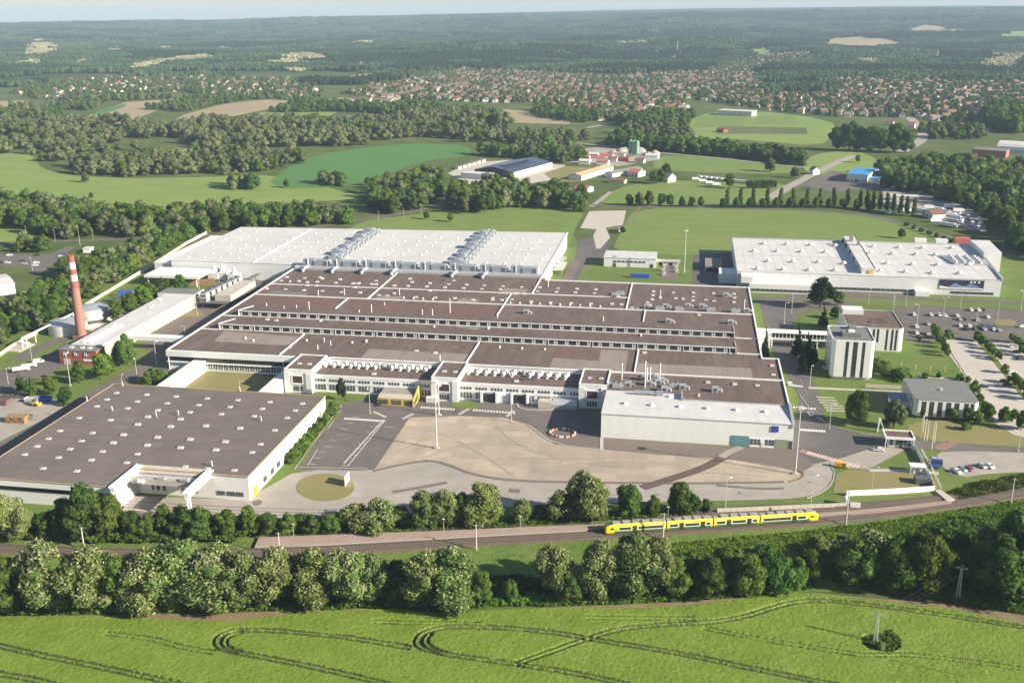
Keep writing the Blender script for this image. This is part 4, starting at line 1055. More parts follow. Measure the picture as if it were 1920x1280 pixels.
for (y0, m_) in ((330.5, 0), (343, 0), (349, 0), (361, 0), (372, 0), (384, 0)):
    t = MB(); x = -250.5
    while x < -152:
        l = float(RNG.uniform(3, 14)); t.box(x, min(x + l, -152), y0 - .35 + RNG.uniform(-.4, .4), y0 + .35, HZ, HZ + .012); x += l + float(RNG.uniform(0, 5))
    part("felt_seam", t, "roof_felt_red", rf)
for q in ((733, 313), (678, 365), (600, 420), (520, 470), (880, 460)):
    c = G(q[0] / 3, 680 + q[1] / 3, HZ); t = MB(); t.box(c.x - 2.2, c.x + 2.2, c.y - 1.1, c.y + 1.1, HZ, HZ + .03); part("roof_patch", t, "roof_felt_grey", rf)
for t_ in ("655,168 825,178 990,188 1165,199 1337,208 1517,219 1700,228 601,205 771,216 940,226 1118,236 1293,247 1475,257 1660,267 545,243 717,254 887,265 1068,276 1245,287 1430,298 1615,308 "
           "445,308 622,320 832,303 1015,316 337,381 520,393 775,346 960,358 1158,354 1350,367 1545,378 273,425 458,438 695,404 886,418 1070,430 1267,443 1465,456 209,468 394,483 637,449 829,463 1015,477 1214,489 1418,502 "
           "139,514 329,531 577,497 773,511 242,592 432,607 514,545 712,560 1042,582 1168,593 1318,603").split():
    a, b = map(float, t_.split(",")); big = b in (303, 316, 346, 358, 354, 367, 404, 418, 430, 443, 449, 463, 477, 489)
    inst("skylight", SKY_ME, rf, G(a / 3, 680 + (b + 3) / 3, HZ), sc=(1.12 if big else 1, 1, 1.5 if big else 1))
for q in ((632, 270), (1004, 293), (1470, 327), (880, 303), (1193, 580), (690, 130), (490, 215), (1350, 160)): inst("roof_vent", VENT_ME, rf, G(q[0] / 3, 680 + q[1] / 3, HZ))
t = MB()
for x in (-189.5, -187.4, -185.0): t.box(x, x + 1, 316.3, 316.48, 1.8, 3.8)
part("window", t, "pane", dh)
for x0 in (-177.5, -174.2, -163.8, -160.0, -156.6):
    t = MB()
    for k in range(3): t.box(x0 + k * 1.05, x0 + k * 1.05 + .8, 316.3, 316.48, 1.7, 3.3)
    part("window", t, "pane", dh)
for y in (329, 336, 342, 392): 
    t = MB(); t.box(-151.38, -151.28, y, y + 3.2, 1.2, 3.4); part("window", t, "pane", dh)
t = MB(); t.box(-151.38, -151.2, 319.5, 323.0, 0.2, 3.6); part("roller_door", t, "lime_door", dh)
t = MB(); t.box(-151.38, -150.4, 389.6, 393.2, .2, 6); part("stair_cage", t, "metal", dh)
# crane gantry in front of the recess
cg = thing("crane_gantry", "white crane gantry beams on posts reaching out from the storage hall recess", "crane", (-181, 308, 0))
for x in (-194.2, -166.4):
    t = MB(); t.box(x - .9, x + .9, 299.0, 318.5, 8.4, 10.6); t.box(x - 1.2, x - .9, 298.6, 318.5, 10.3, 10.9)
    for y in np.arange(300, 318, 2.2): t.box(x + .9, x + 1.02, y, y + .18, 8.4, 10.6)
    part("runway_beam", t, "white_trim", cg)
    t = MB(); t.box(x - .35, x + .35, 298.6, 299.2, 0, 8.4); t.box(x - .35, x + .35, 300.6, 301.1, 0, 8.4) ; part("post", t, "white_trim", cg)
t = MB(); t.box(-193.2, -167.4, 311.5, 313.6, 7.6, 9.2); bridge = part("crane_bridge", t, "galvanised", cg)
t = MB(); t.box(-193.2, -167.4, 309.6, 310.4, 7.2, 9.5); part("girder", t, "concrete_pale", bridge)
for k in range(20):
    t = MB(); x = -193.4 + 1.32 * k; t.xprofile([(315.2, 9.2), (318.6, 10.5), (318.6, 10.2), (315.2, 8.9)], x, x + 1.2); part("canopy_rib", t, "concrete_pale", cg)
t = MB(); t.box(-193.4, -167.2, 313.7, 316.2, 8.6, 8.9); part("canopy", t, "roof_patch", cg)
t = MB(); t.box(-174, -171, 309.3, 311.0, 9.5, 10.4); t.box(-183, -180, 309.5, 311, 9.5, 10.2); part("trolley", t, "metal", cg)
t = MB(); t.tube((-190, 309, 8.6), (-188, 309, 8.6), .8, n=10); part("winch", t, "white_trim", cg)

# ------------------------------------------------------------------ production hall at the back, white roof
BZ = 11.6
bh = thing("production_hall", "wide white-roofed production hall crossed by two ranks of grey rooftop ducts", "hall", (-212, 617.6, 0))
t = MB(); t.prism([(-338.5, 623), (-250, 623), (-250, 618.2), (-87.3, 618.2), (-87.3, 749), (-338.5, 735)], 0, BZ - .2); part("wall", t, "white_panel", bh)
t = MB(); t.prism([(-338.7, 622.8), (-250, 622.8), (-250, 618), (-87.1, 618), (-87.1, 749.2), (-338.7, 735.2)], BZ - .18, BZ); rf = part("roof", t, "white_roof", bh)
t = MB(); t.prism([(-352, 625), (-338.8, 625), (-338.8, 712), (-352, 712)], 0, 9.4); part("lean_to", t, "white_panel", bh)
t = MB(); t.prism([(-345.5, 598.5), (-308, 598.5), (-308, 621), (-345.5, 621)], 5.6, 7.2); cn = part("canopy", t, "white_trim", bh)
for x, y in ((-343.5, 600), (-310, 600), (-343.5, 619), (-310, 619)):
    t = MB(); t.box(x - .25, x + .25, y - .25, y + .25, 0, 5.6); part("post", t, "white_trim", cn)
for x, w in ((-281, .7), (-305, .25), (-258, .25), (-192, .25), (-170, .25), (-120, .25), (-108, .25)):
    t = MB(); t.box(x - w / 2, x + w / 2, 624, 733, BZ, BZ + (.5 if w > .5 else .03)); part("roof_seam", t, "white_trim" if w > .5 else "concrete_pale", rf)
for y in (652, 681, 708):
    t = MB(); t.box(-338, -87.6, y - .16, y + .16, BZ, BZ + .04); part("roof_seam", t, "concrete_pale", rf)
sl = MB(); sl.lathe([(.75, -.02), (.75, .3), (.5, .6), (.1, .75)], 10); slm = shared("dome_light", sl, "white_trim", True)
for i, x in enumerate(np.arange(-331, -90, 11.9)):
    if -246 < x < -226 or -158 < x < -140: continue
    for y in (633, 645, 660, 672, 690, 702, 718):
        if RNG.random() < .85: inst("dome_light", slm, rf, (float(x + RNG.uniform(-1, 1)), float(y), BZ))
t = MB(); t.box(-87.35, -86.6, 618, 749.2, BZ - .4, BZ + .3); part("parapet", t, "grey_panel", rf)
# ranks of ducts and plant houses
def duct_rank(x0, y0, y1, n, flip):
    for k in range(n):
        y = y0 + (y1 - y0) * k / n; L = (y1 - y0) / n
        t = MB(); h = 2.3 + 1.3 * ((k * 37 + flip) % 3) / 2; w = 5.5 + 2.5 * ((k + flip) % 2)
        t.box(x0 - w, x0, y, y + L * .72, BZ, BZ + h)
        t.box(x0 - w * .7, x0 - w * .2, y + L * .1, y + L * .6, BZ + h, BZ + h + .7)
        d = part("plant_house", t, "duct", rf)
        t = MB(); t.tube((x0 - w * .3, y + L * .75, BZ + h * .6), (x0 - w * .3, y + L * 1.02, BZ + h * .6), 1.1, n=10); t.tube((x0 + 1.2, y, BZ + 1.6), (x0 + 1.2, y + L * .95, BZ + 1.6), .8, n=10)
        t.tube((x0 + 1.2, y + L * .4, BZ + 1.6), (x0 + 4.2, y + L * .4, BZ + 1.4), .6, n=8); t.tube((x0 + 4.2, y + L * .4, BZ + 1.4), (x0 + 4.2, y + L * .4, BZ), .6, n=8)
        part("duct", t, "duct", rf)
        t = MB(); t.box(x0 + .1, x0 + 3.0, y + L * .1, y + L * .35, BZ, BZ + 2.2); t.box(x0 - .02, x0 + .02, y + L * .3, y + L * .5, BZ + .8, BZ + h * .6, 1); part("air_handler", t, ["duct", "steel_dark"], rf)
duct_rank(-229, 640, 735, 8, 0); duct_rank(-143, 636, 744, 9, 1)
t = MB(); t.box(-141.5, -140.6, 630, 747, BZ, BZ + .9); part("pipe_run", t, "metal", rf)
t = MB(); t.box(-246, -88, 618.1, 620.0, BZ + .02, BZ + .5); t.box(-249, -87.5, 615.7, 617.9, ZR + .1, ZR + 1.5); part("walkway", t, "metal", rf)
x = -245.0
for k in range(8):
    w = 19.6 if k < 7 else 15
    t = MB(); t.box(x, x + 7.5, 620.6, 625.5, BZ, BZ + 4.2); t.box(x + 7.6, x + 16.6, 620.2, 625.9, BZ, BZ + 3.7); t.box(x + 14, x + 16.4, 620.05, 620.18, BZ + .8, BZ + 3.2, 1)
    u = part("filter_house", t, ["duct", "steel_dark"], rf)
    t = MB(); t.box(x + 3.2, x + 3.7, 620.2, 620.6, BZ, BZ + 5.6); t.tube((x + 17.3, 623, BZ), (x + 17.3, 623, BZ + 3.6), .5, n=8); part("flue", t, "white_trim", u)
    if k in (0, 1, 2, 3, 5, 6):
        t = MB(); t.tube((x + 5, 617.0, ZR + 2.4), (x + 3.4, 611.5, ZR + 1.9), 1.3, n=10); t.tube((x + 3.4, 611.5, ZR + 1.9), (x + 3.2, 610.4, ZR - .0), 1.3, 1.2, 10); part("elbow_duct", t, "duct", rf)
    x += w
t = MB()
for k in range(4): t.box(-86.9 + 1.4 * k % 3, -84 + 1.2 * k, 668 + 5 * k, 671 + 5 * k, 4.5 + .7 * k, 6 + .7 * k)
t.box(-87.2, -80, 665, 689, 3.4, 3.7); t.bar((-81, 667, 0), (-81, 667, 3.5), .3); t.bar((-81, 687, 0), (-81, 687, 3.5), .3); part("stair_platform", t, "galvanised", bh)

# ------------------------------------------------------------------ north-east white hall with rooftop spine
NZ = 10.7
nh = thing("assembly_hall", "white hall with domed rooflights, a raised spine and a dark picture banner on its wall", "hall", (115, 651, 0))
t = MB(); t.prism([(33.3, 651), (191.5, 651), (196, 752), (33.3, 750)], 0, NZ - .2); part("wall", t, "white_panel", nh)
t = MB(); t.prism([(33.1, 650.8), (191.6, 650.8), (196.2, 752.2), (33.1, 750.2)], NZ - .18, NZ); rf = part("roof", t, "white_roof", nh)
t = MB(); t.box(33.1, 191, 749.9, 750.6, NZ, NZ + .8); t.prism([(191.0, 650.7), (192.4, 650.7), (198, 722), (196.6, 722)], NZ - .4, NZ + .9); part("parapet", t, "metal", rf)
t = MB(); t.prism([(109.3, 654.8), (117.5, 654.8), (119, 752), (110.8, 752)], NZ, NZ + 3.6); sp = part("roof_spine", t, "white_roof", rf)
t = MB()
for y in (668, 688, 708, 728, 745): t.box(109.2, 109.6 + (y - 655) * .0155, y, y + 3, NZ + .8, NZ + 2.8)
part("spine_window", t, "pane", sp)
t = MB(); t.bar((117.6, 655, NZ + 3.65), (119.1, 752, NZ + 3.65), .35); part("spine_rail", t, "steel_dark", sp)
t = MB(); t.box(113, 115, 735, 738, NZ + 3.6, NZ + 7); t.box(116, 117.5, 722, 724, NZ + 3.6, NZ + 6.6); part("chimney", t, "roof_patch", sp)
t = MB(); t.box(113.6, 116.4, 654.4, 656.4, NZ + .02, NZ + 2.4); part("hatch", t, "yellow_paint", sp)
d_ = MB(); d_.box(-2.0, 2.0, -2.2, 2.2, -.02, .7, 1); d_.lathe([(2.0, .7), (1.9, 1.3), (1.4, 2.0), (.8, 2.35), (.1, 2.5)], 14); dme = shared("dome_light", d_, ["white_trim", "concrete_pale"], False)
for px, py in ((1414, 470), (1432.6, 456), (1458, 470), (1476, 457), (1503, 471), (1520, 458.5), (1548, 472), (1566, 460), (1441, 489), (1487, 490), (1535, 490.5), (1421, 503.5), (1469, 504.5), (1517, 505.5), (1566, 506), (1582, 493),
               (1638, 461), (1686, 463), (1730, 464), (1785, 464), (1632, 473), (1674, 475), (1718, 476), (1754, 477), (1664, 493), (1711, 495), (1758, 496), (1817, 495), (1651, 507), (1698, 509), (1748, 511), (1799, 512)):
    inst("dome_light", dme, rf, G(px, py + 2, NZ), sc=(.85, .85, .85))
for x in np.arange(39, 190, 6.2):
    if 107 < x < 119: continue
    t = MB(); t.box(x - .12, x + .12, 651.2, 749, NZ, NZ + .03); part("roof_seam", t, "concrete_pale", rf)
for y in (698, 699): 
    t = MB(); t.box(33.5 if y == 698 else 119, 109 if y == 698 else 193, y, y + .5, NZ + .03, NZ + .1); part("roof_seam", t, "concrete_pale", rf)
t = MB(); t.prism([(172, 688), (192, 688), (193, 712), (168, 712)], NZ, NZ + .9); cr = part("cooler_rack", t, "metal", rf)
cme = MB(); cme.lathe([(1.3, 0), (1.3, 1.3), (1.0, 1.5)], 12); cmm = shared("cooler", cme, ["galvanised"])
for i in range(4):
    for j in range(4): inst("cooler", cmm, cr, (173.5 + 5 * i, 691 + 5.5 * j, NZ + .9))
t = MB(); t.prism([(195.8, 712), (207, 712), (209, 752), (196.3, 752)], 0, NZ + 3.6); part("annex", t, "white_panel", nh)
t = MB(); t.prism([(196.4, 713), (206.5, 713), (208.4, 751), (196.8, 751)], NZ + 3.61, NZ + 3.7); part("annex_roof", t, "white_roof", nh)
c = G(1804, 457, NZ); t = MB(); t.box(c.x - 5, c.x + 5, c.y - 1, c.y + 4, NZ, NZ + 4.2); part("plant_house", t, "red_sheet", rf)
for px in (1722, 1760): 
    c = G(px, 452, NZ); t = MB(); t.box(c.x - 4, c.x + 4, 752.4, 757, 0, NZ + 3); part("annex", t, "white_panel", nh)
t = MB(); t.box(40.5, 86, 639.5, 650.9, 0, 5.6); lo = part("low_front", t, "white_panel", nh)
wb = MB(); wb.box(-1.3, 1.3, -.14, 0, 1.0, 2.6); wbm = shared("window", wb, "pane")
for x in np.arange(43, 84, 2.85): inst("window", wbm, lo, (float(x), 639.5, 0))
for x in np.arange(92, 150, 2.8): inst("window", wbm, nh, (float(x), 651, 0))
for x in np.arange(164, 189, 2.8): inst("window", wbm, nh, (float(x), 651, 0))
t = MB(); t.prism([(141, 645), (149, 645), (149, 650.9), (141, 650.9)], 0, 3.2); part("dock", t, "grey_panel", nh)
t = MB(); t.box(33.3 - 11, 33.2, 660, 676, 0, 6.5); part("annex", t, "white_panel", nh)
t = MB(); t.box(33.35 + 2, 42.5, 640.5, 650.9, 5.7, 9.6); part("annex", t, "white_panel", nh)
# printed banner on the wall (a generic dark picture of two vehicles)
t = MB(); t.box(155.6, 181.5, 650.72, 650.98, 3.9, 9.8); bn = part("banner", t, "navy_wall", nh)
t = MB()
def flat(mb, pts, y, mi=0): mb.face([(x, y, z) for x, z in pts], mi)
flat(t, [(155.8, 4.1), (181.3, 4.1), (181.3, 5.0), (170, 5.6), (162, 5.0), (155.8, 5.9)], 650.70)
part("banner_print", t, "grey_panel", bn)
for x0 in (161.6, 170.6):
    t = MB(); flat(t, [(x0, 5.0), (x0 + 8, 5.0), (x0 + 8.2, 6.2), (x0 + 6, 6.5), (x0 + 4.6, 7.6), (x0 + 2.2, 7.5), (x0 + 1, 6.4), (x0 - .2, 6.1)], 650.685); part("banner_print", t, "banner_blue", bn)
t = MB()
for x0 in (173.4, 175.4, 178): t.box(x0, x0 + 1.1, 650.68, 650.70, 8.1, 9.3)
part("banner_print", t, "grey_panel", bn)
# ------------------------------------------------------------------ office tower, second office block, canteen
TZ = 19.7
ot = thing("office_tower", "tall pale office tower with dark vertical window strips and grey roof", "tower", (80.5, 483, 0))
x0, x1, y0, y1, ch = 71.0, 90.3, 482.6, 507.0, 1.5
foot = [(x0 + ch, y0), (x1 - ch, y0), (x1, y0 + ch), (x1, y1 - ch), (x1 - ch, y1), (x0 + ch, y1), (x0, y1 - ch), (x0, y0 + ch)]
t = MB(); t.prism(foot, 1.4, TZ - .5); part("wall", t, "white_panel", ot)
t = MB(); t.prism([(x0 + 1, y0 + .8), (x1 - 1, y0 + .8), (x1 - 1, y1 - 1), (x0 + 1, y1 - 1)], 0, 1.38); part("plinth", t, "concrete_pale", ot)
t = MB(); t.prism([(a * .985 + 80.65 * .015, b * .985 + 494.8 * .015) for a, b in foot], TZ - .48, TZ - .3); rf = part("roof", t, "grey_roof", ot)
def ring(foot, w, z0, z1, name, m, parent):
    cx = sum(p[0] for p in foot) / len(foot); cy = sum(p[1] for p in foot) / len(foot)
    mb = MB(); n = len(foot)
    for i in range(n):
        a, b = Vector((*foot[i], 0)), Vector((*foot[(i + 1) % n], 0)); c = Vector((cx, cy, 0))
        ia, ib = a + (c - a).normalized() * w, b + (c - b).normalized() * w
        mb.prism([(a.x, a.y), (b.x, b.y), (ib.x, ib.y), (ia.x, ia.y)], z0, z1)
    return part(name, mb, m, parent)
ring(foot, .5, TZ - .49, TZ + .05, "parapet", "white_trim", rf)
for xa, w in ((77.7, 1.5), (81.4, 2.2), (85.2, 1.4)):
    t = MB(); t.box(xa - w / 2, xa + w / 2, y0 - .02, y0 + .3, 1.5, TZ - .6); st = part("window_strip", t, "dark_glass", ot)
    for k in range(6):
        t = MB(); t.box(xa - w / 2, xa + w / 2, y0 - .06, y0 - .025, 3.9 + 2.9 * k, 4.5 + 2.9 * k); part("spandrel", t, "louver", st)
for ya in (487.5, 491, 494.5, 498, 501.5):
    t = MB(); t.box(x0 - .02, x0 + .3, ya, ya + 1.3, 1.5, TZ - .8); part("window_strip", t, "dark_glass", ot)
    t = MB(); t.box(x1 - .3, x1 + .02, ya, ya + 1.3, 1.5, TZ - .8); part("window_strip", t, "dark_glass", ot)
t = MB(); t.box(76, 84.5, 489, 496, TZ - .3, TZ + 1.6); t.tube((80.6, 493, TZ + 1.6), (80.6, 493, TZ + 2.1), 1.5, n=14, mi=1); t.tube((79.2, 491.4, TZ + 1.6), (79.2, 491.4, TZ + 2.4), .5, n=10, mi=1); part("plant_house", t, ["grey_roof", "white_trim"], rf)
t = MB(); t.box(80.5, 84, 500, 505.5, TZ - .3, TZ + 1.4); part("plant_house", t, "grey_roof", rf)
ob = thing("office_block", "lower office block with brown flat roof behind the office tower", "office", (99, 530.3, 0))
OZ = 12.4
x0, x1, y0, y1 = 84.6, 112.6, 530.3, 565.0
foot = [(x0 + 2, y0), (x1 - 2, y0), (x1, y0 + 2), (x1, y1 - 2), (x1 - 2, y1), (x0 + 2, y1), (x0, y1 - 2), (x0, y0 + 2)]
t = MB(); t.prism(foot, 0, OZ - .5); part("wall", t, "white_panel", ob)
t = MB(); t.prism([(a * .985 + 98.6 * .015, b * .985 + 547.6 * .015) for a, b in foot], OZ - .48, OZ - .3); rf = part("roof", t, "roof_brown", ob)
ring(foot, .5, OZ - .49, OZ + .1, "parapet", "concrete_pale", rf)
for xa in (88, 91.6, 97.2, 99.3, 103.8, 106.4, 108.4):
    t = MB(); t.box(xa, xa + 1.15, y0 - .02, y0 + .3, (4.6 if 96 < xa < 101 else .6), OZ - .6); part("window_strip", t, "dark_glass", ob)
for ya in (534, 540, 546, 552, 558):
    t = MB(); t.box(x1 - .3, x1 + .02, ya, ya + 1.3, .6, OZ - .7); part("window_strip", t, "dark_glass", ob)
t = MB(); t.box(95.6, 99.2, y0 - .3, y0 - .03, .4, 3.4); part("window", t, "pane", ob)
t = MB(); t.box(85.2, 96, 555, 563.5, OZ - .3, OZ + 2.2); part("plant_house", t, "white_panel", rf)
for a, b, c, d in ((97.5, 105, 546, 546.8), (99, 106, 540.5, 541.2), (104.2, 105, 541.2, 544), (97.5, 98.2, 541, 543)):
    t = MB(); t.box(a, b, c, d, OZ - .3, OZ + .4); part("pipe_run", t, "roof_red", rf)
ct = thing("canteen", "low square building with plain grey roof and dark window bays between white piers", "canteen", (114, 437, 0))
CZ = 8.7
x0, x1, y0, y1 = 100.4, 126.8, 436.8, 464.0
foot = [(x0 + 1.6, y0), (x1 - 1.6, y0), (x1, y0 + 1.6), (x1, y1), (x0, y1), (x0, y0 + 1.6)]
t = MB(); t.prism(foot, 1.2, CZ - .35); part("wall", t, "white_panel", ct)
t = MB(); t.prism([(x0 + 1, y0 + 1), (x1 - 1, y0 + 1), (x1 - 1, y1 - 1), (x0 + 1, y1 - 1)], 0, 1.19); part("plinth", t, "steel_dark", ct)
t = MB(); t.prism([(98.66 + (a - 98.66), b) for a, b in foot], CZ - .34, CZ); rf = part("roof", t, "grey_roof", ct)
for xa, w in ((103.3, 2.0), (106.5, 2.0), (109.9, 2.0), (113.3, 2.1), (116.7, 2.0), (120.6, 1.9), (123.2, 1.5)):
    t = MB(); t.box(xa, xa + w, y0 - .03, y0 + .3, 1.4, CZ - .7); part("window_bay", t, "dark_glass", ct)
for k in range(8):
    ya = 439.6 + 3.0 * k
    t = MB(); t.box(x0 - .03, x0 + .3, ya, ya + 1.7, 1.4, CZ - .7); part("window_bay", t, "dark_glass", ct)
t = MB(); t.box(113.2, 114.4, 449.5, 450.7, CZ, CZ + 1.0); t.bar((109, 450, CZ + .1), (113, 450, CZ + .1), .15); part("roof_vent", t, "galvanised", rf)
t = MB(); t.box(93.5, 100.3, 448.5, 457, 0, 3.4); en = part("entrance_link", t, "grey_panel", ct)
t = MB(); t.box(92.8, 100.35, 448, 457.5, 3.42, 3.8); part("link_roof", t, "slate_blue_roof", en)
t = MB(); t.box(86, 102, 473.4, 473.8, 0, 1.5); solo("garden_wall", t, "concrete_pale", "long low concrete wall between office tower and canteen", "wall")
t = MB(); t.box(91.6, 100, 497, 502, 2.9, 3.2); t.box(91.8, 92.1, 497.2, 501.8, 0, 2.9); t.box(99.5, 99.8, 497.2, 497.5, 0, 2.9); t.box(99.5, 99.8, 501.4, 501.7, 0, 2.9)
solo("entrance_canopy", t, "grey_panel", "flat grey porch canopy on the lawn beside the office tower", "canopy")
# raised footbridge between factory and offices
fb = thing("link_bridge", "enclosed white footbridge on posts from the factory to the office tower", "bridge", (58, 530, 0))
t = MB(); t.box(46, 84, 528.4, 533.8, 4.4, 5.2); t.box(46, 84, 528.0, 534.2, 7.9, 8.4); part("deck", t, "white_trim", fb)
t = MB(); t.box(46, 84, 528.8, 533.4, 5.2, 7.9); part("glazing", t, "dark_glass", fb)
for k in range(20):
    t = MB(); t.box(46.4 + 1.9 * k, 46.7 + 1.9 * k, 528.7, 528.79, 5.2, 7.9); part("mullion", t, "white_trim", fb)
for x in (47, 58, 70, 82):
    for y in (529, 533):
        t = MB(); t.box(x - .25, x + .25, y - .25, y + .25, 0, 4.4); part("post", t, "white_trim", fb)
t = MB(); t.box(38.8, 46, 526.5, 535, 0, 8.3); part("stair_head", t, "white_panel", fb)
# gatehouse
gh = thing("gatehouse", "small gatehouse with white-rimmed flat roof at the barrier of the works road", "gatehouse", (88, 405, 0))
t = MB(); t.box(84.3, 93.2, 403.0, 407.6, 0, 4.4); part("wall", t, "white_panel", gh)
t = MB(); t.box(82.9, 94, 401.2, 409.2, 4.42, 4.7); rf = part("roof", t, "roof_red", gh)
t = MB()
for a in ((82.7, 94.2, 401.0, 401.5), (82.7, 94.2, 408.8, 409.3), (82.7, 83.2, 401.51, 408.79), (93.7, 94.2, 401.51, 408.79)): t.box(*a, 4.2, 5.2)
part("roof_rim", t, "white_trim", rf)
for xa in (84.8, 87.2, 90.2, 91.8):
    t = MB(); t.box(xa, xa + 1.3, 402.9, 403.05, 1.2, 3.4); part("window", t, "pane", gh)
t = MB(); t.box(88.7, 89.9, 402.9, 403.05, .1, 3.4); part("door", t, "louver", gh)
for x, y in ((83, 401.4), (93.8, 401.4), (83, 409), (93.8, 409)):
    t = MB(); t.box(x - .12, x + .12, y - .12, y + .12, 0, 4.2); part("post", t, "white_trim", gh)
# low white building behind, containers, kiosk
lb = thing("site_office", "small white flat-roofed building with window band on the lawn behind the factory", "building", (-37, 695, 0))
t = MB(); t.box(-55.2, -19.5, 695, 716, 0, 6.2); part("wall", t, "white_panel", lb)
t = MB(); t.box(-55.5, -19.2, 694.7, 716.3, 6.22, 6.6); rf = part("roof", t, "white_roof", lb)
for x in (-52.6, -36.8, -26.4, -24.8, -23.4): inst("roof_vent", VENT_ME, rf, (x, 700, 6.6), sc=(.6, .6, .6))
for k in range(8):
    t = MB(); t.box(-48.6 + 2.85 * k, -46.6 + 2.85 * k, 694.85, 694.99, 3.3, 4.5); part("window", t, "pane", lb)
for x in (-48.8, -23.4):
    t = MB(); t.box(x, x + 2, 694.85, 694.99, 0.1, 2.7); part("door", t, "pane", lb)
lk = thing("open_shed", "long low flat shed beside the small white building", "shed", (-11, 706, 0))
t = MB(); t.box(-19, -3, 703, 710, 2.6, 3.0); part("roof", t, "concrete_pale", lk)
for k in range(5):
    t = MB(); t.box(-18.5 + 3.5 * k, -18.1 + 3.5 * k, 703.2, 703.6, 0, 2.6); part("post", t, "white_trim", lk)
t = MB(); t.box(-18.8, -3.2, 709, 709.6, 0, 2.6); part("wall", t, "concrete_pale", lk)
bc = thing("container", "bright blue shipping container lying on the lawn", "container", (-32, 655, 0))
c0 = G(1182, 521); t = MB(); t.box(c0.x, c0.x + 12.2, c0.y, c0.y + 2.6, .02, 2.6); part("body", t, "blue_paint", bc)
for k in range(16):
    t = MB(); t.box(c0.x + .3 + .75 * k, c0.x + .55 + .75 * k, c0.y - .06, c0.y - .001, .2, 2.45); part("corrugation", t, "blue_paint", bc)
for i, (qx, qy) in enumerate(((1244, 508), (1245, 516), (1247, 500), (1268, 503), (1269, 511), (1266, 497))):
    c = G(qx, qy); t = MB(); t.box(-1.2, 1.2, -1, 1, 0, 1.9); t.tube((0, 0, 1.9), (0, 0, 2.3), .7, n=10); t.box(-1.25, -1.2, -.6, .6, .4, 1.6, 1)
    tag(link("pump_unit", t.mesh("pump_unit", ["galvanised", "steel_dark"]), None, c), f"grey plant unit, {('middle', 'front', 'back', 'middle', 'front', 'back')[i]} one on the {'west' if i < 3 else 'east'} side of the small paved pad", "machine", "plant units on the paved pad")
nk = thing("garage_row", "grey flat garage in the shadow of the white hall with domed rooflights", "garage", (20, 655, 0))
c = G(1322, 500); t = MB(); t.box(c.x, c.x + 11, c.y - 14, c.y + 10, 0, 3.6); part("wall", t, "concrete_pale", nk)
t = MB(); t.box(c.x - .2, c.x + 11.2, c.y - 14.2, c.y + 10.2, 3.61, 3.9); part("roof", t, "roof_patch", nk)
t = MB(); t.box(c.x + .5, c.x + 10.5, c.y - 14.3, c.y - 14.02, .1, 2.9); part("door", t, "navy_wall", nk)

# ------------------------------------------------------------------ boiler house, chimney and tanks to the west
bo = thing("boiler_house", "red brick boiler house with white cross windows at the foot of the chimney", "boiler house", (-298, 446, 0))
t = MB(); t.box(-309, -288.6, 446.5, 454.5, 0, 7.4); part("wall", t, "brick", bo)
t = MB(); t.box(-309.2, -288.4, 446.3, 454.7, 7.42, 7.8); rf = part("roof", t, "grey_roof", bo)
for x in (-304, -298, -294): inst("skylight", SKY_SM, rf, (x, 450, 7.8))
for x in (-306.6, -300.6, -295.0):
    t = MB(); t.box(x - .1, x + 2.3, 446.25, 446.49, 4.6, 6.8); wn_ = part("window", t, "pane", bo)
    t = MB(); t.box(x - .1, x + 2.3, 446.15, 446.24, 5.4, 5.75); t.box(x + .95, x + 1.25, 446.12, 446.24, 4.6, 6.8); t.box(x - .1, x + .1, 446.15, 446.24, 4.6, 6.8); part("window_bar", t, "white_trim", wn_)
t = MB(); t.box(-307, -303.5, 446.2, 446.48, 0, 3.0); part("roller_door", t, "concrete_pale", bo)
for k in range(5):
    t = MB(); t.box(-296 + k * 1.1, -295.2 + k * 1.1, 446.25, 446.49, 2.2, 3.3); part("window", t, "white_trim", bo)
sh = thing("pump_hall", "long white-roofed works building running back from the brick boiler house", "building", (-298, 456, 0))
t = MB(); t.prism([(-307, 455), (-291.5, 455), (-288.5, 553), (-307.5, 553)], 0, 7.4); part("wall", t, "render_cream", sh)
t = MB(); t.prism([(-307.6, 454.8), (-291.0, 454.8), (-288.0, 553.3), (-308, 553.3)], 7.42, 7.8); rf = part("roof", t, "white_roof", sh)
for x in (-303, -299.5): 
    t = MB(); t.box(x, x + 1.2, 458, 490, 7.8, 8.5); part("roof_duct", t, "white_trim", rf)
for k in range(14):
    y = 492 + 4.1 * k; xx = -291.5 + 3 * (y - 455) / 98
    t = MB(); t.box(xx - .05, xx + .5, y, y + .5, 0, 7.2); part("pilaster", t, "white_trim", sh)
for q in ((282, 577), (287, 574), (302, 564), (297, 563)): inst("roof_cowl", COWL_ME, rf, G(*q, 7.8))
t = MB(); t.prism([(-312, 553.5), (-288, 553.5), (-288, 566), (-312, 566)], 0, 8.4); part("annex", t, "white_panel", sh)
t = MB(); t.prism([(-311.6, 554), (-288.4, 554), (-288.4, 565.6), (-311.6, 565.6)], 8.41, 8.6); part("annex_roof", t, "grey_roof", sh)
t = MB(); t.prism([(-290, 474), (-251, 474), (-251, 479), (-290, 479)], 5.2, 7.4); t.box(-289, -288.4, 475, 478, 0, 5.2); t.box(-262, -261.4, 475, 478, 0, 5.2); part("pipe_bridge", t, "grey_panel", sh)
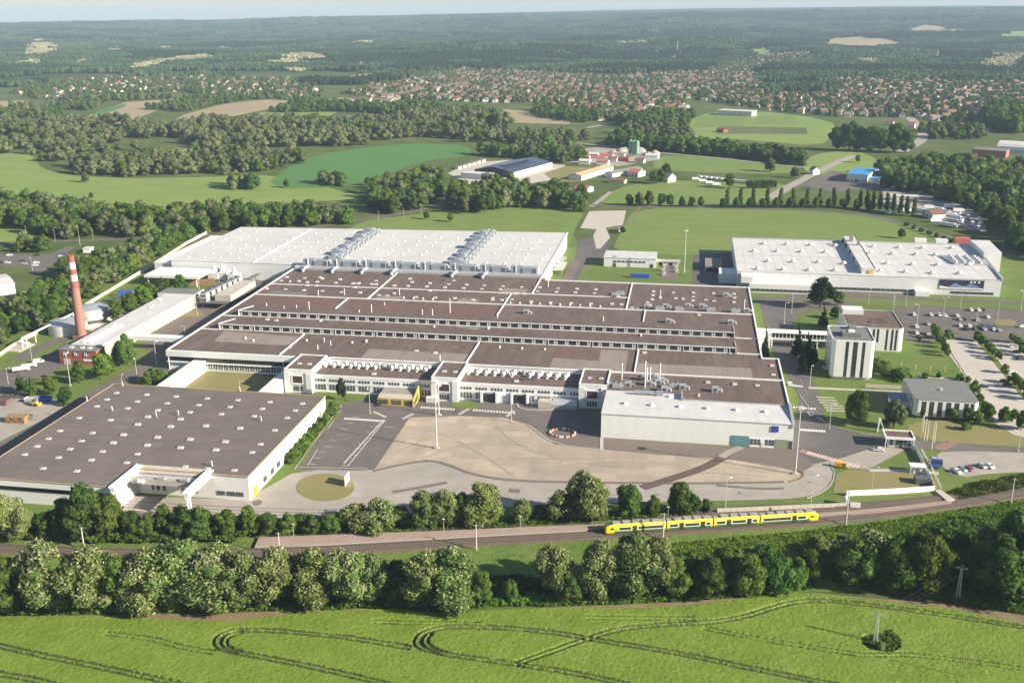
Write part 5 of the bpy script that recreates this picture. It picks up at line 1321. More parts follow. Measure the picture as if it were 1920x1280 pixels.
# cooling towers on a steel deck, pale low block beside
ck = thing("cooling_deck", "row of pale cooling units standing on a steel deck by the west yard", "cooling plant", (-283, 560, 0))
t = MB(); t.prism([(-286, 552), (-268, 552), (-264, 600), (-282, 600)], 3.6, 4.0)
for x, y in ((-284, 554), (-270, 554), (-281, 575), (-267.5, 575), (-280, 597), (-266, 597)): t.box(x - .3, x + .3, y - .3, y + .3, 0, 3.6)
part("deck", t, "steel_dark", ck)
cu = MB(); cu.box(-2.2, 2.2, -2.2, 2.2, .3, 5.4); cu.tube((0, 0, 5.4), (0, 0, 6.2), 1.7, n=14, mi=1); cu.box(-2.0, 2.0, -2.26, -2.2, .6, 2.4, 1); cu.box(-1.7, 1.7, -2.24, -2.2, 3.0, 4.8, 1); cum = shared("cooling_unit", cu, ["galvanised", "steel_dark"])
for k in range(7): inst("cooling_unit", cum, ck, (-282.5 + .65 * k, 555 + 6.4 * k, 4.0))
t = MB(); t.box(-277, -267, 557, 594, 4.02, 7.6); part("wall", t, "concrete_pale", ck)
# white cooling towers and timber wall before the production hall
cl = MB(); cl.box(-3.4, 3.4, -3.4, 3.4, 0, 5.4); cl.tube((0, 0, 5.4), (0, 0, 6.6), 2.2, 1.6, 14); cl.lathe([(1.9, 6.6), (1.2, 7.6), (.35, 9.6), (.3, 10.5)], 12); clm = shared("cooling_tower", cl, "white_panel")
for i, q in enumerate(((404, 524), (418, 524), (432, 522), (410, 512), (424, 511), (441, 528))):
    tag(link("cooling_tower", clm, None, G(*q)), f"white cooling tower with tapering top, {nth((0, 2, 4, 1, 3, 5)[i])} from the west by the production hall", "cooling tower", "white cooling towers by the production hall")
t = MB()
for k in range(22):
    q0 = G(356 + 2.2 * k, 536 - .1 * k); t.box(q0.x - .55, q0.x + .55, q0.y - .15, q0.y + .15 , 0, 4.2)
solo("timber_screen", t, "wood", "brown timber screen in front of the white cooling towers", "screen")
# black pipe rack
pr = thing("pipe_rack", "dark steel pipe rack beside the production hall wall", "pipe rack", (-258, 600, 0))
t = MB()
for k in range(6):
    a = G(466 + 7 * k, 537 - 4 * k); t.bar((a.x, a.y, 0), (a.x, a.y, 4.2), .35); t.bar((a.x - 1.6, a.y, 4.2), (a.x + 1.6, a.y, 4.2), .3)
part("frame", t, "steel_dark", pr)
t = MB(); a, b = G(466, 537), G(504, 516)
for d in (-1.1, 0, 1.1): t.tube((a.x + d, a.y - 3, 4.6), (b.x + d, b.y + 4, 4.6), .3, n=8)
part("pipe", t, "steel_dark", pr)
# chimney
cm = thing("chimney", "tall brick chimney with red and white bands at its top", "chimney", (-322.3, 487.5, 0))
CHH = 46.3
def rad(z): return 2.75 - 1.05 * z / CHH
z0 = 0
for z1, m_ in ((28.6, "chimney_brick"), (32.4, "chimney_red"), (36.0, "chimney_white"), (39.0, "chimney_red"), (42.8, "chimney_white"), (CHH, "chimney_red")):
    t = MB(); t.lathe([(rad(z0), z0), (rad(z1), z1)], 24, c=(-322.3, 487.5)); part("shaft" if z0 == 0 else "band", t, m_, cm, smooth=False); z0 = z1
t = MB(); t.lathe([(rad(CHH) + .15, CHH - .5), (rad(CHH) + .15, CHH + .1), (rad(CHH) - .5, CHH + .1), (rad(CHH) - .5, CHH - 1.2)], 24, c=(-322.3, 487.5)); part("rim", t, "chimney_red", cm)
t = MB(); t.prism([(-325.6, 484.2), (-319, 484.2), (-319, 490.8), (-325.6, 490.8)], 0, 2.2); part("base", t, "chimney_brick", cm)
t = MB()
for k in range(40): t.box(-322.45, -322.15, 487.5 - rad(2 + k * 1.1) - .2, 487.5 - rad(2 + k * 1.1) - .02, 2 + k * 1.1, 2.08 + k * 1.1)
part("ladder", t, "steel_dark", cm)
# tanks
for cx, cy, r, h, lab in ((-336.5, 497.5, 10.2, 6.0, "wide round grey storage tank nearest the brick chimney"), (-340.0, 527, 9.4, 6.0, "second round grey storage tank behind the chimney")):
    tk = thing("storage_tank", lab, "tank", (cx, cy, 0))
    t = MB(); t.lathe([(r, 0), (r, h)], 40, c=(cx, cy)); part("shell", t, "galvanised", tk, smooth=False)
    t = MB(); t.lathe([(r + .1, h - .02), (r * .5, h + .5), (.3, h + .9)], 40, c=(cx, cy)); part("roof", t, "metal", tk)
    for z in (1.6, 3.2, 4.8):
        t = MB(); t.lathe([(r + .02, z), (r + .08, z), (r + .08, z + .15), (r + .02, z + .15)], 40, c=(cx, cy)); part("ring", t, "white_trim", tk)
for cx, cy in ((-322, 503), (-319, 521)):
    t = MB(); t.lathe([(7, 0), (7, 2.2), (6.5, 2.2), (6.5, .3), (.3, .3)], 28, c=(cx, cy))
    solo("settling_basin", t, "concrete_pale", "open round concrete basin beside the storage tanks, " + ("the nearer one" if cy < 510 else "the farther one"), "basin")
pg = thing("pipe_gantry", "white pipe line carried on tall posts beside the round tanks", "pipe line", (-358, 480, 0))
a, b = G(40, 634, 6), G(137, 587, 6)
t = MB(); t.tube(a, b, .35, n=8); t.tube(a + Vector((1, 0, .1)), b + Vector((1, 0, .1)), .3, n=8); part("pipe", t, "white_trim", pg)
for s in (0, .08, .24, .5, .75, 1):
    p = a + (b - a) * s; t = MB(); t.box(p.x - .2, p.x + .2, p.y - .2, p.y + .2, 0, 6); part("post", t, "white_trim", pg)
pp = thing("concrete_pad", "square concrete pad with small pump set on the grass by the pipe line", "pad", (-345, 470, 0))
t = MB(); p = [G(*q) for q in ((3, 658), (36, 661), (66, 646), (40, 640))]; t.prism([(q.x, q.y) for q in p], 0, .5); part("slab", t, "concrete_pale", pp)
t = MB(); c = G(42, 646); t.tube((c.x, c.y, .5), (c.x, c.y, 3.4), .7, n=10); t.box(c.x + 1, c.x + 4, c.y - 1, c.y + .4, .5, 1.6); part("pump", t, "white_panel", pp)
# boundary wall of the works on the west side
wl_ = thing("boundary_wall", "long cream boundary wall between the works yard and the west trees", "wall", (-350, 520, 0))
pts = [G(*q) for q in ((-120, 735), (0, 668), (40, 640), (120, 605), (160, 575), (240, 527), (300, 490), (350, 458), (400, 432), (440, 418))]
for a, b in zip(pts, pts[1:]):
    n = max(1, int((b - a).length / 12)); 
    for k in range(n):
        p, q = a + (b - a) * (k / n), a + (b - a) * ((k + .97) / n); t = MB(); t.bar((p.x, p.y, .9), (q.x, q.y, .9), .3, .3); tt = MB()
        d = (q - p).normalized(); nn = Vector((-d.y, d.x, 0)) * .15
        tt.prism([tuple((p - nn).xy), tuple((q - nn).xy), tuple((q + nn).xy), tuple((p + nn).xy)], 0, 2.1); part("panel", tt, "render_cream", wl_)
# ------------------------------------------------------------------ plants
def _ico():
    t = (1 + 5 ** .5) / 2
    v = np.array([(-1, t, 0), (1, t, 0), (-1, -t, 0), (1, -t, 0), (0, -1, t), (0, 1, t), (0, -1, -t), (0, 1, -t), (t, 0, -1), (t, 0, 1), (-t, 0, -1), (-t, 0, 1)], float)
    v /= np.linalg.norm(v[0])
    f = [(0, 11, 5), (0, 5, 1), (0, 1, 7), (0, 7, 10), (0, 10, 11), (1, 5, 9), (5, 11, 4), (11, 10, 2), (10, 7, 6), (7, 1, 8), (3, 9, 4), (3, 4, 2), (3, 2, 6), (3, 6, 8), (3, 8, 9), (4, 9, 5), (2, 4, 11), (6, 2, 10), (8, 6, 7), (9, 8, 1)]
    vs = v.tolist(); mid = {}
    def m(a, b):
        k = (min(a, b), max(a, b))
        if k not in mid:
            p = (np.array(vs[a]) + np.array(vs[b])); vs.append((p / np.linalg.norm(p)).tolist()); mid[k] = len(vs) - 1
        return mid[k]
    f2 = []
    for a, b, c in f:
        ab, bc, ca = m(a, b), m(b, c), m(c, a); f2 += [(a, ab, ca), (b, bc, ab), (c, ca, bc), (ab, bc, ca)]
    return np.array(vs), np.array(f2), v, np.array(f)
ICO_V, ICO_F, ICO0_V, ICO0_F = _ico()
def crown_mesh(name, blobs, nleaf, leaf, mats, rng, core=.8, lo=False, blossom=0., up=.25, bl_size=.5):
    """Foliage: light-blocking filler cores, darker where shade is painted in, and many leaf sprays over and through each bough's volume."""
    V = []; F3 = []; n = 0; Mi = []
    iv, if_ = (ICO0_V, ICO0_F) if lo else (ICO_V, ICO_F)
    for (c, r) in blobs:
        j = 1 + rng.uniform(-.22, .22, len(iv))
        V.append(np.array(c) + iv * np.array(r) * core * j[:, None]); F3.append(if_ + n); n += len(iv)
    tri_n = sum(len(f) for f in F3)
    vol = np.array([np.prod(r) ** (2 / 3) for _, r in blobs]); vol /= vol.sum()
    Q = []; MI = []
    for (c, r), w in zip(blobs, vol):
        k = max(4, int(nleaf * w))
        d = rng.normal(0, 1, (k, 3)); d[:, 2] += up; d /= np.linalg.norm(d, axis=1)[:, None]
        rad = rng.uniform(.72, 1.14, k)
        p = np.array(c) + d * np.array(r) * rad[:, None]
        nrm = d + rng.normal(0, .55, (k, 3)); nrm /= np.linalg.norm(nrm, axis=1)[:, None]
        a = rng.normal(0, 1, (k, 3)); u = np.cross(nrm, a); u /= np.linalg.norm(u, axis=1)[:, None]; w2 = np.cross(nrm, u)
        isb = rng.random(k) < blossom * np.clip(.45 + .9 * d[:, 2], .15, 1.2)
        s = leaf * rng.uniform(.6, 1.4, k) * np.where(isb, bl_size, 1.); s2 = s * np.where(isb, rng.uniform(1.3, 2., k), rng.uniform(.7, 1., k))
        out = np.where(isb, leaf * .35, 0)[:, None] * d
        p = p + out
        u = u * s[:, None] / 2; w2 = w2 * s2[:, None] / 2
        q = np.stack([p - u - w2, p + u - w2 * .6, p + u * .7 + w2, p - u * .8 + w2 * .9], 1)
        Q.append(q); MI.append(isb.astype(int) * 2)
    Q = np.concatenate(Q); MI = np.concatenate(MI)
    v = np.vstack(V + [Q.reshape(-1, 3)])
    nq = len(Q); quads = (np.arange(nq * 4).reshape(nq, 4) + n)
    tris = np.concatenate(F3)
    me = bpy.data.meshes.new(name)
    me.vertices.add(len(v)); me.vertices.foreach_set("co", v.ravel())
    li = np.concatenate([tris.ravel(), quads.ravel()]); me.loops.add(len(li)); me.loops.foreach_set("vertex_index", li)
    me.polygons.add(len(tris) + nq)
    me.polygons.foreach_set("loop_start", np.concatenate([np.arange(len(tris)) * 3, len(tris) * 3 + np.arange(nq) * 4]))
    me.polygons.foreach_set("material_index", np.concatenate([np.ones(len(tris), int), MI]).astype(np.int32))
    for m in mats: me.materials.append(M[m])
    me.update(); me.validate()
    return me
def blobs_round(rng, H, R, z0, n, br):
    out = []
    for i in range(n):
        u = rng.random(); z = z0 + (H - z0) * (.12 + .80 * u)
        prof = math.sin(PI * min(1, max(.12, .18 + .80 * u))) ** .65
        a = rng.uniform(0, 2 * PI) + i * 2.4; rr = R * prof * rng.uniform(.30, .78)
        b = br * R * rng.uniform(.75, 1.25) * (.75 + .35 * prof)
        out.append(((rr * math.cos(a), rr * math.sin(a), z), (b, b, b * rng.uniform(.75, 1.05))))
    out.append(((0, 0, z0 + (H - z0) * .5), (R * .55, R * .55, (H - z0) * .36)))
    return out
def blobs_column(rng, H, R, n):
    return [((rng.uniform(-.3, .3) * R, rng.uniform(-.3, .3) * R, H * (.12 + .82 * (i + .5) / n)), (R * (.9 - .55 * abs((i + .5) / n - .42)) * rng.uniform(.8, 1.1),) * 2 + (H / n * .95,)) for i in range(n)]
def blobs_cone(rng, H, R, n):
    out = []
    for i in range(n):
        s = (i + .5) / n; r = R * (1 - s) ** .85 + .15
        k = max(1, int(5 * (1 - s)))
        for j in range(k):
            a = 2 * PI * j / k + i; out.append(((r * .5 * math.cos(a), r * .5 * math.sin(a), H * (.08 + .9 * s)), (r * .55, r * .55, H / n * .6)))
    return out
def trunk_mesh(name, H, r, rng, limbs=5):
    t = MB(); p = Vector((0, 0, -.2)); q = Vector((rng.uniform(-.2, .2), rng.uniform(-.2, .2), H * .45))
    t.tube(p, q, r, r * .7, 7, cap=False); e = q + Vector((rng.uniform(-.4, .4), rng.uniform(-.4, .4), H * .3)); t.tube(q, e, r * .7, r * .3, 6, cap=False)
    for i in range(limbs):
        a = i * 2.4; s = q * rng.uniform(.6, 1.); z = Vector((math.cos(a) * H * .22, math.sin(a) * H * .22, s.z + H * .18)); t.tube(s, z, r * .4, r * .12, 5, cap=False)
    return t.mesh(name, "bark")
KINDS = {}
def add_kind(key, H, cat, crown, trunk_r=.3, limbs=5):
    rng = np.random.default_rng(len(KINDS) + 50)
    KINDS[key] = (H, crown, trunk_mesh("trunk", H, trunk_r, rng, limbs), cat)
_r = np.random.default_rng(5)
LV = lambda a: [a, "leaf_core_shade", "blossom"]
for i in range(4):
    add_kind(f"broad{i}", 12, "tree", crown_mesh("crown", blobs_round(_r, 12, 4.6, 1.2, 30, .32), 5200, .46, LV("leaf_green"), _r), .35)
for i in range(3):
    add_kind(f"dark{i}", 12, "tree", crown_mesh("crown", blobs_round(_r, 12, 4.8, .8, 30, .31), 5200, .46, LV("leaf_dark"), _r), .35)
for i in range(4):
    add_kind(f"locust{i}", 12, "tree", crown_mesh("crown", blobs_round(_r, 12, 5.2, .6, 38, .27), 8800, .38, LV("leaf_locust"), _r, blossom=(.62, .38, .5, .28)[i], bl_size=.6), .3)
for i in range(2):
    add_kind(f"pale{i}", 12, "tree", crown_mesh("crown", blobs_round(_r, 12, 4.2, .8, 22, .34), 2400, .6, LV("leaf_bright"), _r), .3)
for i in range(3):
    add_kind(f"willow{i}", 12, "tree", crown_mesh("crown", blobs_round(_r, 12, 5.2, .6, 24, .34), 2400, .6, LV("leaf_grey"), _r), .35)
for i in range(2):
    add_kind(f"poplar{i}", 14, "tree", crown_mesh("crown", blobs_column(_r, 14, 1.7, 9), 1300, .6, LV("leaf_poplar"), _r), .22, 0)
for i in range(2):
    add_kind(f"spruce{i}", 14, "tree", crown_mesh("crown", blobs_cone(_r, 14, 3.4, 10), 1900, .6, ["leaf_needle", "leaf_needle", "blossom"], _r), .25, 0)
add_kind("pine0", 13, "tree", crown_mesh("crown", blobs_round(_r, 13, 4.8, 2.0, 26, .32), 2400, .6, ["leaf_needle", "leaf_needle", "blossom"], _r), .35)
for i in range(3):
    add_kind(f"bush{i}", 3.2, "shrub", crown_mesh("crown", blobs_round(_r, 3.2, 2.0, .0, 12, .42), 700, .38, LV("leaf_green"), _r), .08, 3)
for i in range(2):
    add_kind(f"locustbush{i}", 6, "shrub", crown_mesh("crown", blobs_round(_r, 6, 3.3, .0, 18, .36), 3600, .32, LV("leaf_locust"), _r, blossom=.45, bl_size=.6), .12, 3)
for i in range(2):
    add_kind(f"globe{i}", 4.6, "tree", crown_mesh("crown", blobs_round(_r, 4.6, 2.1, 1.0, 12, .42), 800, .36, LV("leaf_green"), _r), .12, 3)
NTREES = [0]
def plant(kind, loc, h, label, w=1.0, group=None, name=None):
    H, cme, tme, cat = KINDS[kind]
    s = h / H
    nm = name or {"poplar": "poplar_tree", "spruce": "spruce_tree", "pine": "pine_tree", "locust": "blossoming_tree", "bush": "shrub", "locustbush": "blossoming_shrub"}.get(kind.rstrip("0123456789"), "tree")
    r = thing(nm, label, cat, loc, group, float(RNG.uniform(0, 6.28)))
    r.scale = (s * w, s * w, s)
    c = bpy.data.objects.new("crown", cme); COL.objects.link(c); c.parent = r
    t = bpy.data.objects.new("trunk", tme); COL.objects.link(t); t.parent = r
    NTREES[0] += 1
    return r
def row(items, text, group=None):
    """items: (kinds, base px, base py, top py[, width]) from left to right; text: label with {n} for the place in the row."""
    for i, it in enumerate(items):
        k, px, py, top = it[:4]; w = (it[4] if len(it) > 4 else 1.0) * float(RNG.uniform(.94, 1.16))
        p = G(px, py); h = max(1.2, tall((px, py), top))
        plant(k, p, h, text.format(n=nth(i), k={"l": "white-blossoming", "d": "dark green", "b": "green", "p": "bright green", "w": "grey-green", "g": "green", "s": "dark"}[k[0]]), w, group)
# belt between the crop field and the railway
row([("dark0", -20, 1150, 1040), ("dark1", 22, 1146, 1042, 1.0), ("locust0", 96, 1140, 1018, 1.1), ("locust1", 175, 1142, 1026, 1.05), ("broad0", 232, 1138, 1040, 1.0), ("locust2", 290, 1140, 1032, 1.1),
     ("locust3", 345, 1138, 1016, 1.1), ("locust0", 408, 1138, 1028, 1.15), ("locust1", 460, 1140, 1034), ("locust2", 520, 1136, 1028, 1.1), ("locust3", 590, 1134, 1030, 1.1), ("locust0", 655, 1132, 1028, 1.1),
     ("locust1", 700, 1128, 1038), ("dark2", 748, 1126, 1052, .9), ("locust2", 800, 1142, 1034, 1.0), ("locust3", 848, 1140, 1030, 1.15), ("broad1", 905, 1130, 1072, .9), ("dark0", 958, 1128, 1085, .9),
     ("locust0", 1040, 1118, 1020, .85), ("dark1", 1065, 1132, 1075), ("locust2", 1130, 1115, 1016, 1.1), ("locust3", 1185, 1112, 1004, 1.05), ("locust1", 1232, 1108, 1006, .9), ("broad2", 1270, 1118, 1050), ("dark2", 1330, 1120, 1045, 1.1), ("broad3", 1400, 1116, 1040, 1.1), ("dark0", 1455, 1110, 1036, 1.1),
     ("broad1", 1492, 1106, 1046), ("dark1", 1292, 1100, 1034, 1.1), ("broad0", 1362, 1096, 1026, 1.15), ("dark2", 1428, 1092, 1024, 1.1), ("locustbush0", 1468, 1080, 1040, 1.2), ("broad3", 1515, 1090, 1030, 1.15)],
    "{k} tree, {n} from the west in the belt along the crop field")
row([("locust1", 1530, 1062, 1003, 1.), ("locustbush0", 1580, 1050, 1005, 1.), ("dark1", 1605, 1100, 1010, 1.2), ("locustbush1", 1640, 1052, 1002, 1.2), ("dark2", 1668, 1108, 1012, 1.15), ("broad0", 1730, 1112, 1000, 1.05), ("dark0", 1790, 1090, 1030, 1.1), ("broad2", 1835, 1108, 1020), ("dark1", 1880, 1130, 1010, 1.2), ("dark2", 1930, 1120, 990, 1.2), ("locust0", 1850, 1040, 985, .9), ("dark0", 1800, 1040, 1000), ("broad3", 1905, 1060, 960), ("dark1", 1750, 1030, 990)],
    "{k} tree, {n} in the thicket near the lattice pylon")
# belt between the railway and the works yard
row([("locust2", 5, 1010, 928, 1.2), ("locust0", 42, 1012, 950), ("dark1", 88, 1010, 958), ("broad2", 128, 1008, 935), ("dark2", 165, 1012, 912, 1.15), ("broad0", 205, 1010, 930, 1.1), ("dark0", 248, 1012, 955), ("broad1", 282, 1010, 962), ("broad3", 310, 1006, 948, .8),
     ("dark1", 345, 1010, 950, 1.3), ("dark2", 380, 1010, 954, 1.3), ("broad0", 425, 1008, 958, 1.3), ("broad3", 468, 1006, 950, .9), ("dark0", 505, 1003, 960, 1.3), ("broad1", 540, 1003, 964, 1.3), ("dark1", 585, 1002, 966, 1.3), ("broad2", 620, 1000, 962, 1.3)],
    "{k} tree, {n} from the west in the belt below the storage hall")
row([("locustbush0", 672, 994, 948, 1.1), ("locustbush1", 715, 994, 940, 1.1), ("dark0", 752, 990, 945, .9), ("locust1", 795, 990, 920, 1.0), ("locust2", 832, 990, 918, .95), ("dark2", 866, 986, 925, .8), ("locust3", 905, 986, 906, 1.05), ("locustbush0", 980, 980, 938, .9), ("dark1", 1012, 978, 945), ("locustbush1", 1052, 978, 925, 1.), ("locust0", 1102, 976, 884, 1.0), ("locust1", 1085, 974, 905, .8),
     ("dark0", 1178, 968, 906, 1.05), ("broad1", 1225, 965, 928, .9), ("dark2", 1272, 962, 905, 1.0), ("dark1", 1296, 962, 925), ("broad2", 1325, 960, 934)],
    "{k} tree or shrub, {n} from the west along the platform fence")
# low undergrowth as masses
def thicket(name, poly, n, size, hmax, leafm, label, seed):
    rng = np.random.default_rng(seed)
    P = [G(*q) for q in poly]; pl = [(p.x, p.y) for p in P]
    x0, x1 = min(p[0] for p in pl), max(p[0] for p in pl); y0, y1 = min(p[1] for p in pl), max(p[1] for p in pl)
    X = rng.uniform(x0, x1, n * 4); Y = rng.uniform(y0, y1, n * 4); k = inside(pl, X, Y); X, Y = X[k][:n], Y[k][:n]
    hh = hmax * np.clip(fbm(X / 7, Y / 7, seed, 3) * 1.7 - .35, .08, 1.)
    Z = hh * rng.uniform(.3, 1, len(X)) ** .5
    p = np.stack([X, Y, Z], -1); k = len(p)
    nrm = rng.normal(0, .6, (k, 3)); nrm[:, 2] += .8; nrm /= np.linalg.norm(nrm, axis=1)[:, None]
    u = np.cross(nrm, rng.normal(0, 1, (k, 3))); u /= np.linalg.norm(u, axis=1)[:, None]; w = np.cross(nrm, u)
    s = size * rng.uniform(.6, 1.5, k)[:, None] / 2
    q = np.stack([p - u * s - w * s, p + u * s - w * s * .6, p + u * s * .7 + w * s, p - u * s * .8 + w * s], 1).reshape(-1, 3)
    me = bpy.data.meshes.new(name); me.vertices.add(len(q)); me.vertices.foreach_set("co", q.ravel())
    me.loops.add(k * 4); me.loops.foreach_set("vertex_index", np.arange(k * 4)); me.polygons.add(k); me.polygons.foreach_set("loop_start", np.arange(k) * 4)
    me.materials.append(M[leafm]); me.update()
    tag(link(name, me), label, kind="stuff")
thicket("undergrowth", [(-120, 1150), (-120, 1118), (300, 1118), (700, 1108), (1000, 1098), (1250, 1085), (1500, 1068), (1520, 1106), (1300, 1128), (1000, 1138), (740, 1142), (430, 1148), (0, 1155)], 30000, .8, 2.0, "leaf_bright", "bright undergrowth at the foot of the tree belt along the crop field", 1)
thicket("undergrowth", [(-120, 1024), (-120, 985), (300, 985), (470, 978), (640, 974), (640, 996), (480, 1006), (440, 1022), (200, 1022), (0, 1014)], 36000, .6, 5.0, "leaf_green", "green undergrowth beside the railway below the storage hall", 2)
thicket("undergrowth", [(470, 1006), (490, 985), (640, 984), (900, 976), (1140, 962), (1330, 950), (1335, 964), (1140, 978), (900, 992), (640, 1000)], 14000, .7, 1.6, "leaf_bright", "low green growth between platform fence and shrubs", 3)
thicket("undergrowth", [(1500, 1050), (1580, 1020), (1700, 1005), (1800, 975), (1960, 955), (2060, 940), (2060, 1160), (1900, 1150), (1760, 1125), (1640, 1110), (1540, 1085)], 40000, .8, 2.6, "leaf_green", "rough green thicket on the bank south of the railway", 4)

thicket("undergrowth", [(1775, 925), (1850, 905), (1960, 880), (1990, 900), (1920, 915), (1800, 938)], 5000, .8, 1.8, "leaf_green", "low hedge growth beside the track east of the level crossing", 6)
thicket("undergrowth", [(1614, 1204), (1630, 1188), (1672, 1186), (1690, 1204), (1682, 1222), (1640, 1226)], 2600, .5, 1.9, "leaf_green", "patch of green weeds left round the power pole in the crop", 7)
thicket("undergrowth", [(1150, 1030), (1330, 1012), (1530, 994), (1700, 972), (1960, 930), (2060, 915), (2060, 940), (1800, 975), (1700, 1005), (1540, 1040), (1330, 1045), (1150, 1050)], 26000, .5, .8, "leaf_bright", "short sunlit weeds on the bank just south of the railway", 8)
thicket("undergrowth", [(880, 1118), (900, 1090), (1010, 1092), (1100, 1098), (1250, 1080), (1500, 1066), (1510, 1100), (1300, 1124), (1000, 1134), (890, 1136)], 26000, .6, 4.2, "leaf_dark", "dark brambles filling the gaps in the tree belt by the crop", 9)
thicket("undergrowth", [(-120, 1146), (-120, 1112), (300, 1112), (720, 1102), (880, 1096), (890, 1134), (740, 1138), (430, 1144), (0, 1150)], 26000, .6, 4.0, "leaf_dark", "dark undergrowth between the blossoming trees of the belt", 10)
# trees in and around the works
row([("globe0", 90, 722, 705), ("broad0", 40, 735, 706, .9), ("dark1", 62, 745, 708, .9), ("broad2", 96, 740, 704, .9), ("dark0", 123, 760, 722, .9), ("dark2", 150, 718, 676, .8), ("pale0", 190, 712, 662, .95), ("pale1", 205, 704, 664, .8), ("broad1", 240, 684, 626, .85), ("willow0", 226, 680, 640, .8)],
    "{k} tree, {n} from the west in front of the brick boiler house")
row([("pale1", 222, 598, 560), ("broad0", 245, 592, 548), ("pale0", 268, 580, 535), ("broad2", 283, 568, 528), ("dark1", 308, 560, 520), ("pale1", 340, 558, 515)], "{k} tree, {n} in the row behind the long white pump hall")
row([("pine0", 641, 750, 708, .62)], "dark open-crowned pine in front of the white wing")
row([("bush0", 292, 716, 690), ("bush1", 277, 720, 700), ("bush2", 303, 712, 694)], "{k} low shrub, {n} in the dry bed by the gallery")
row([("bush0", 545 + 8 * i, 866 - 9.4 * i, 848 - 9.4 * i) for i in range(11)], "{k} hedge shrub, {n} from the yard along the storage hall's sunny wall")
row([("pine0", 1538, 578, 520, 1.15), ("broad0", 1571, 572, 546, 1.2), ("broad3", 1566, 598, 575, 1.1)], "{k} tree, {n} in the group before the white hall with domed rooflights")
for i, (k, px, py, top, w) in enumerate((("spruce0", 1543, 612, 571, .95), ("spruce1", 1433, 674, 612, .55), ("spruce0", 1494, 668, 608, .8), ("spruce1", 1511, 690, 622, .9), ("spruce0", 1506, 702, 645, .7), ("spruce1", 1525, 680, 640, .9))):
    plant(k, G(px, py), tall((px, py), top), ("dark blue-green spruce on the open lawn behind the link bridge", "dark slender spruce against the factory wall by the link bridge", "dark spruce in front of the link bridge, nearest the road", "broad dark spruce in front of the link bridge",
          "front spruce of the dark group by the link bridge", "spruce closest to the office tower by the link bridge")[i], w)
row([("broad1", 1608, 797, 733, 1.0), ("willow1", 1675, 803, 748, .85), ("broad0", 1656, 803, 785, .8)], "{k} tree, {n} on the lawn west of the canteen")
row([("bush0", 1648, 695, 672, 1.2), ("bush1", 1660, 706, 686, 1.3), ("bush2", 1690, 712, 690, 1.4), ("bush0", 1735, 708, 698), ("bush1", 1760, 708, 698), ("bush2", 1800, 712, 700), ("bush0", 1815, 715, 705)], "{k} shrub, {n} along the path behind the canteen")
row([("globe0", 1728, 783, 764), ("globe1", 1785, 790, 768), ("broad2", 1816, 792, 764, .9), ("globe0", 1833, 795, 772), ("broad0", 1853, 790, 756, .8), ("globe1", 1826, 742, 715, .8), ("globe0", 1833, 765, 738, .8), ("globe1", 1846, 780, 755), ("broad1", 1883, 792, 762, .9), ("globe0", 1898, 792, 768), ("broad2", 1916, 806, 770, .9), ("bush0", 1808, 806, 792), ("bush1", 1816, 804, 795)],
    "{k} small tree or shrub, {n} around the canteen front")
row([("globe0", 1752, 628, 607, .8), ("globe1", 1757, 636, 616, .8), ("globe0", 1760, 644, 624, .8), ("globe1", 1766, 652, 632, .8), ("globe0", 1770, 662, 642, .8), ("globe1", 1775, 668, 650, .8), ("globe0", 1722, 639, 628), ("globe1", 1778, 636, 619, 1.2)], "{k} small tree, {n} in the line on the office lawn edge")
row([("globe0", 1833, 640, 622), ("globe1", 1842, 648, 631), ("globe0", 1852, 655, 638), ("globe1", 1858, 664, 646), ("globe0", 1866, 671, 653), ("globe1", 1872, 676, 660), ("globe0", 1882, 700, 682), ("globe1", 1900, 720, 700), ("globe0", 1908, 728, 706), ("globe1", 1918, 740, 716), ("globe0", 1926, 750, 726), ("globe0", 1898, 642, 625), ("globe1", 1908, 652, 634), ("globe0", 1917, 662, 642), ("globe1", 1928, 670, 650)],
    "{k} round-headed young tree, {n} in the car park rows")
plant("locustbush1", G(1650, 1219), 2.6, "pale blossoming shrub at the foot of the power pole in the crop", 1.)
# windbreaks and belts of trees out to the fields
pop = [(1180, 386, 362), (1199, 387, 360), (1217, 386, 358), (1240, 386, 360), (1256, 387, 364), (1278, 388, 368), (1296, 388, 367), (1314, 388, 368)]
for i, (px, py, top) in enumerate(pop):
    plant("dark%d" % (i % 3), G(px, py), tall((px, py), top), f"rounded dark tree, {nth(i)} from the west in the row along the meadow lane", .9, "trees along the meadow lane")
x = 1355
i = 0
while x < 1715:
    yb = 389 + (max(0, x - 1560) / 155) ** 1.5 * 20; 
    if i % 2 == 0 or x > 1600: plant("poplar%d" % (i % 2), G(x + 7, yb - 1), tall((x + 7, yb - 1), yb - 37), f"tall slim poplar, {nth(i // 2 if x < 1600 else i - 14)} {'from the west' if x < 1600 else 'past the lane bend'} in the row behind the wide meadow", 1.1, "poplars along the meadow lane")
    if x < 1640 and i % 2 == 0: plant("dark%d" % (i % 3), G(x, yb + 1), tall((x, yb + 1), yb - 19), f"low rounded dark tree, {nth(i // 2)} from the west between the poplars", 1.0, "rounded trees between the poplars")
    x += 12.5; i += 1
for i in range(9):
    x = 1700 + 14 * i; y = 424 + 5.2 * i
    plant("bush%d" % (i % 3), G(x, y), 3.4, f"young roadside tree, {nth(i)} in the line behind the white hall's far corner", 1.2, "roadside young trees")
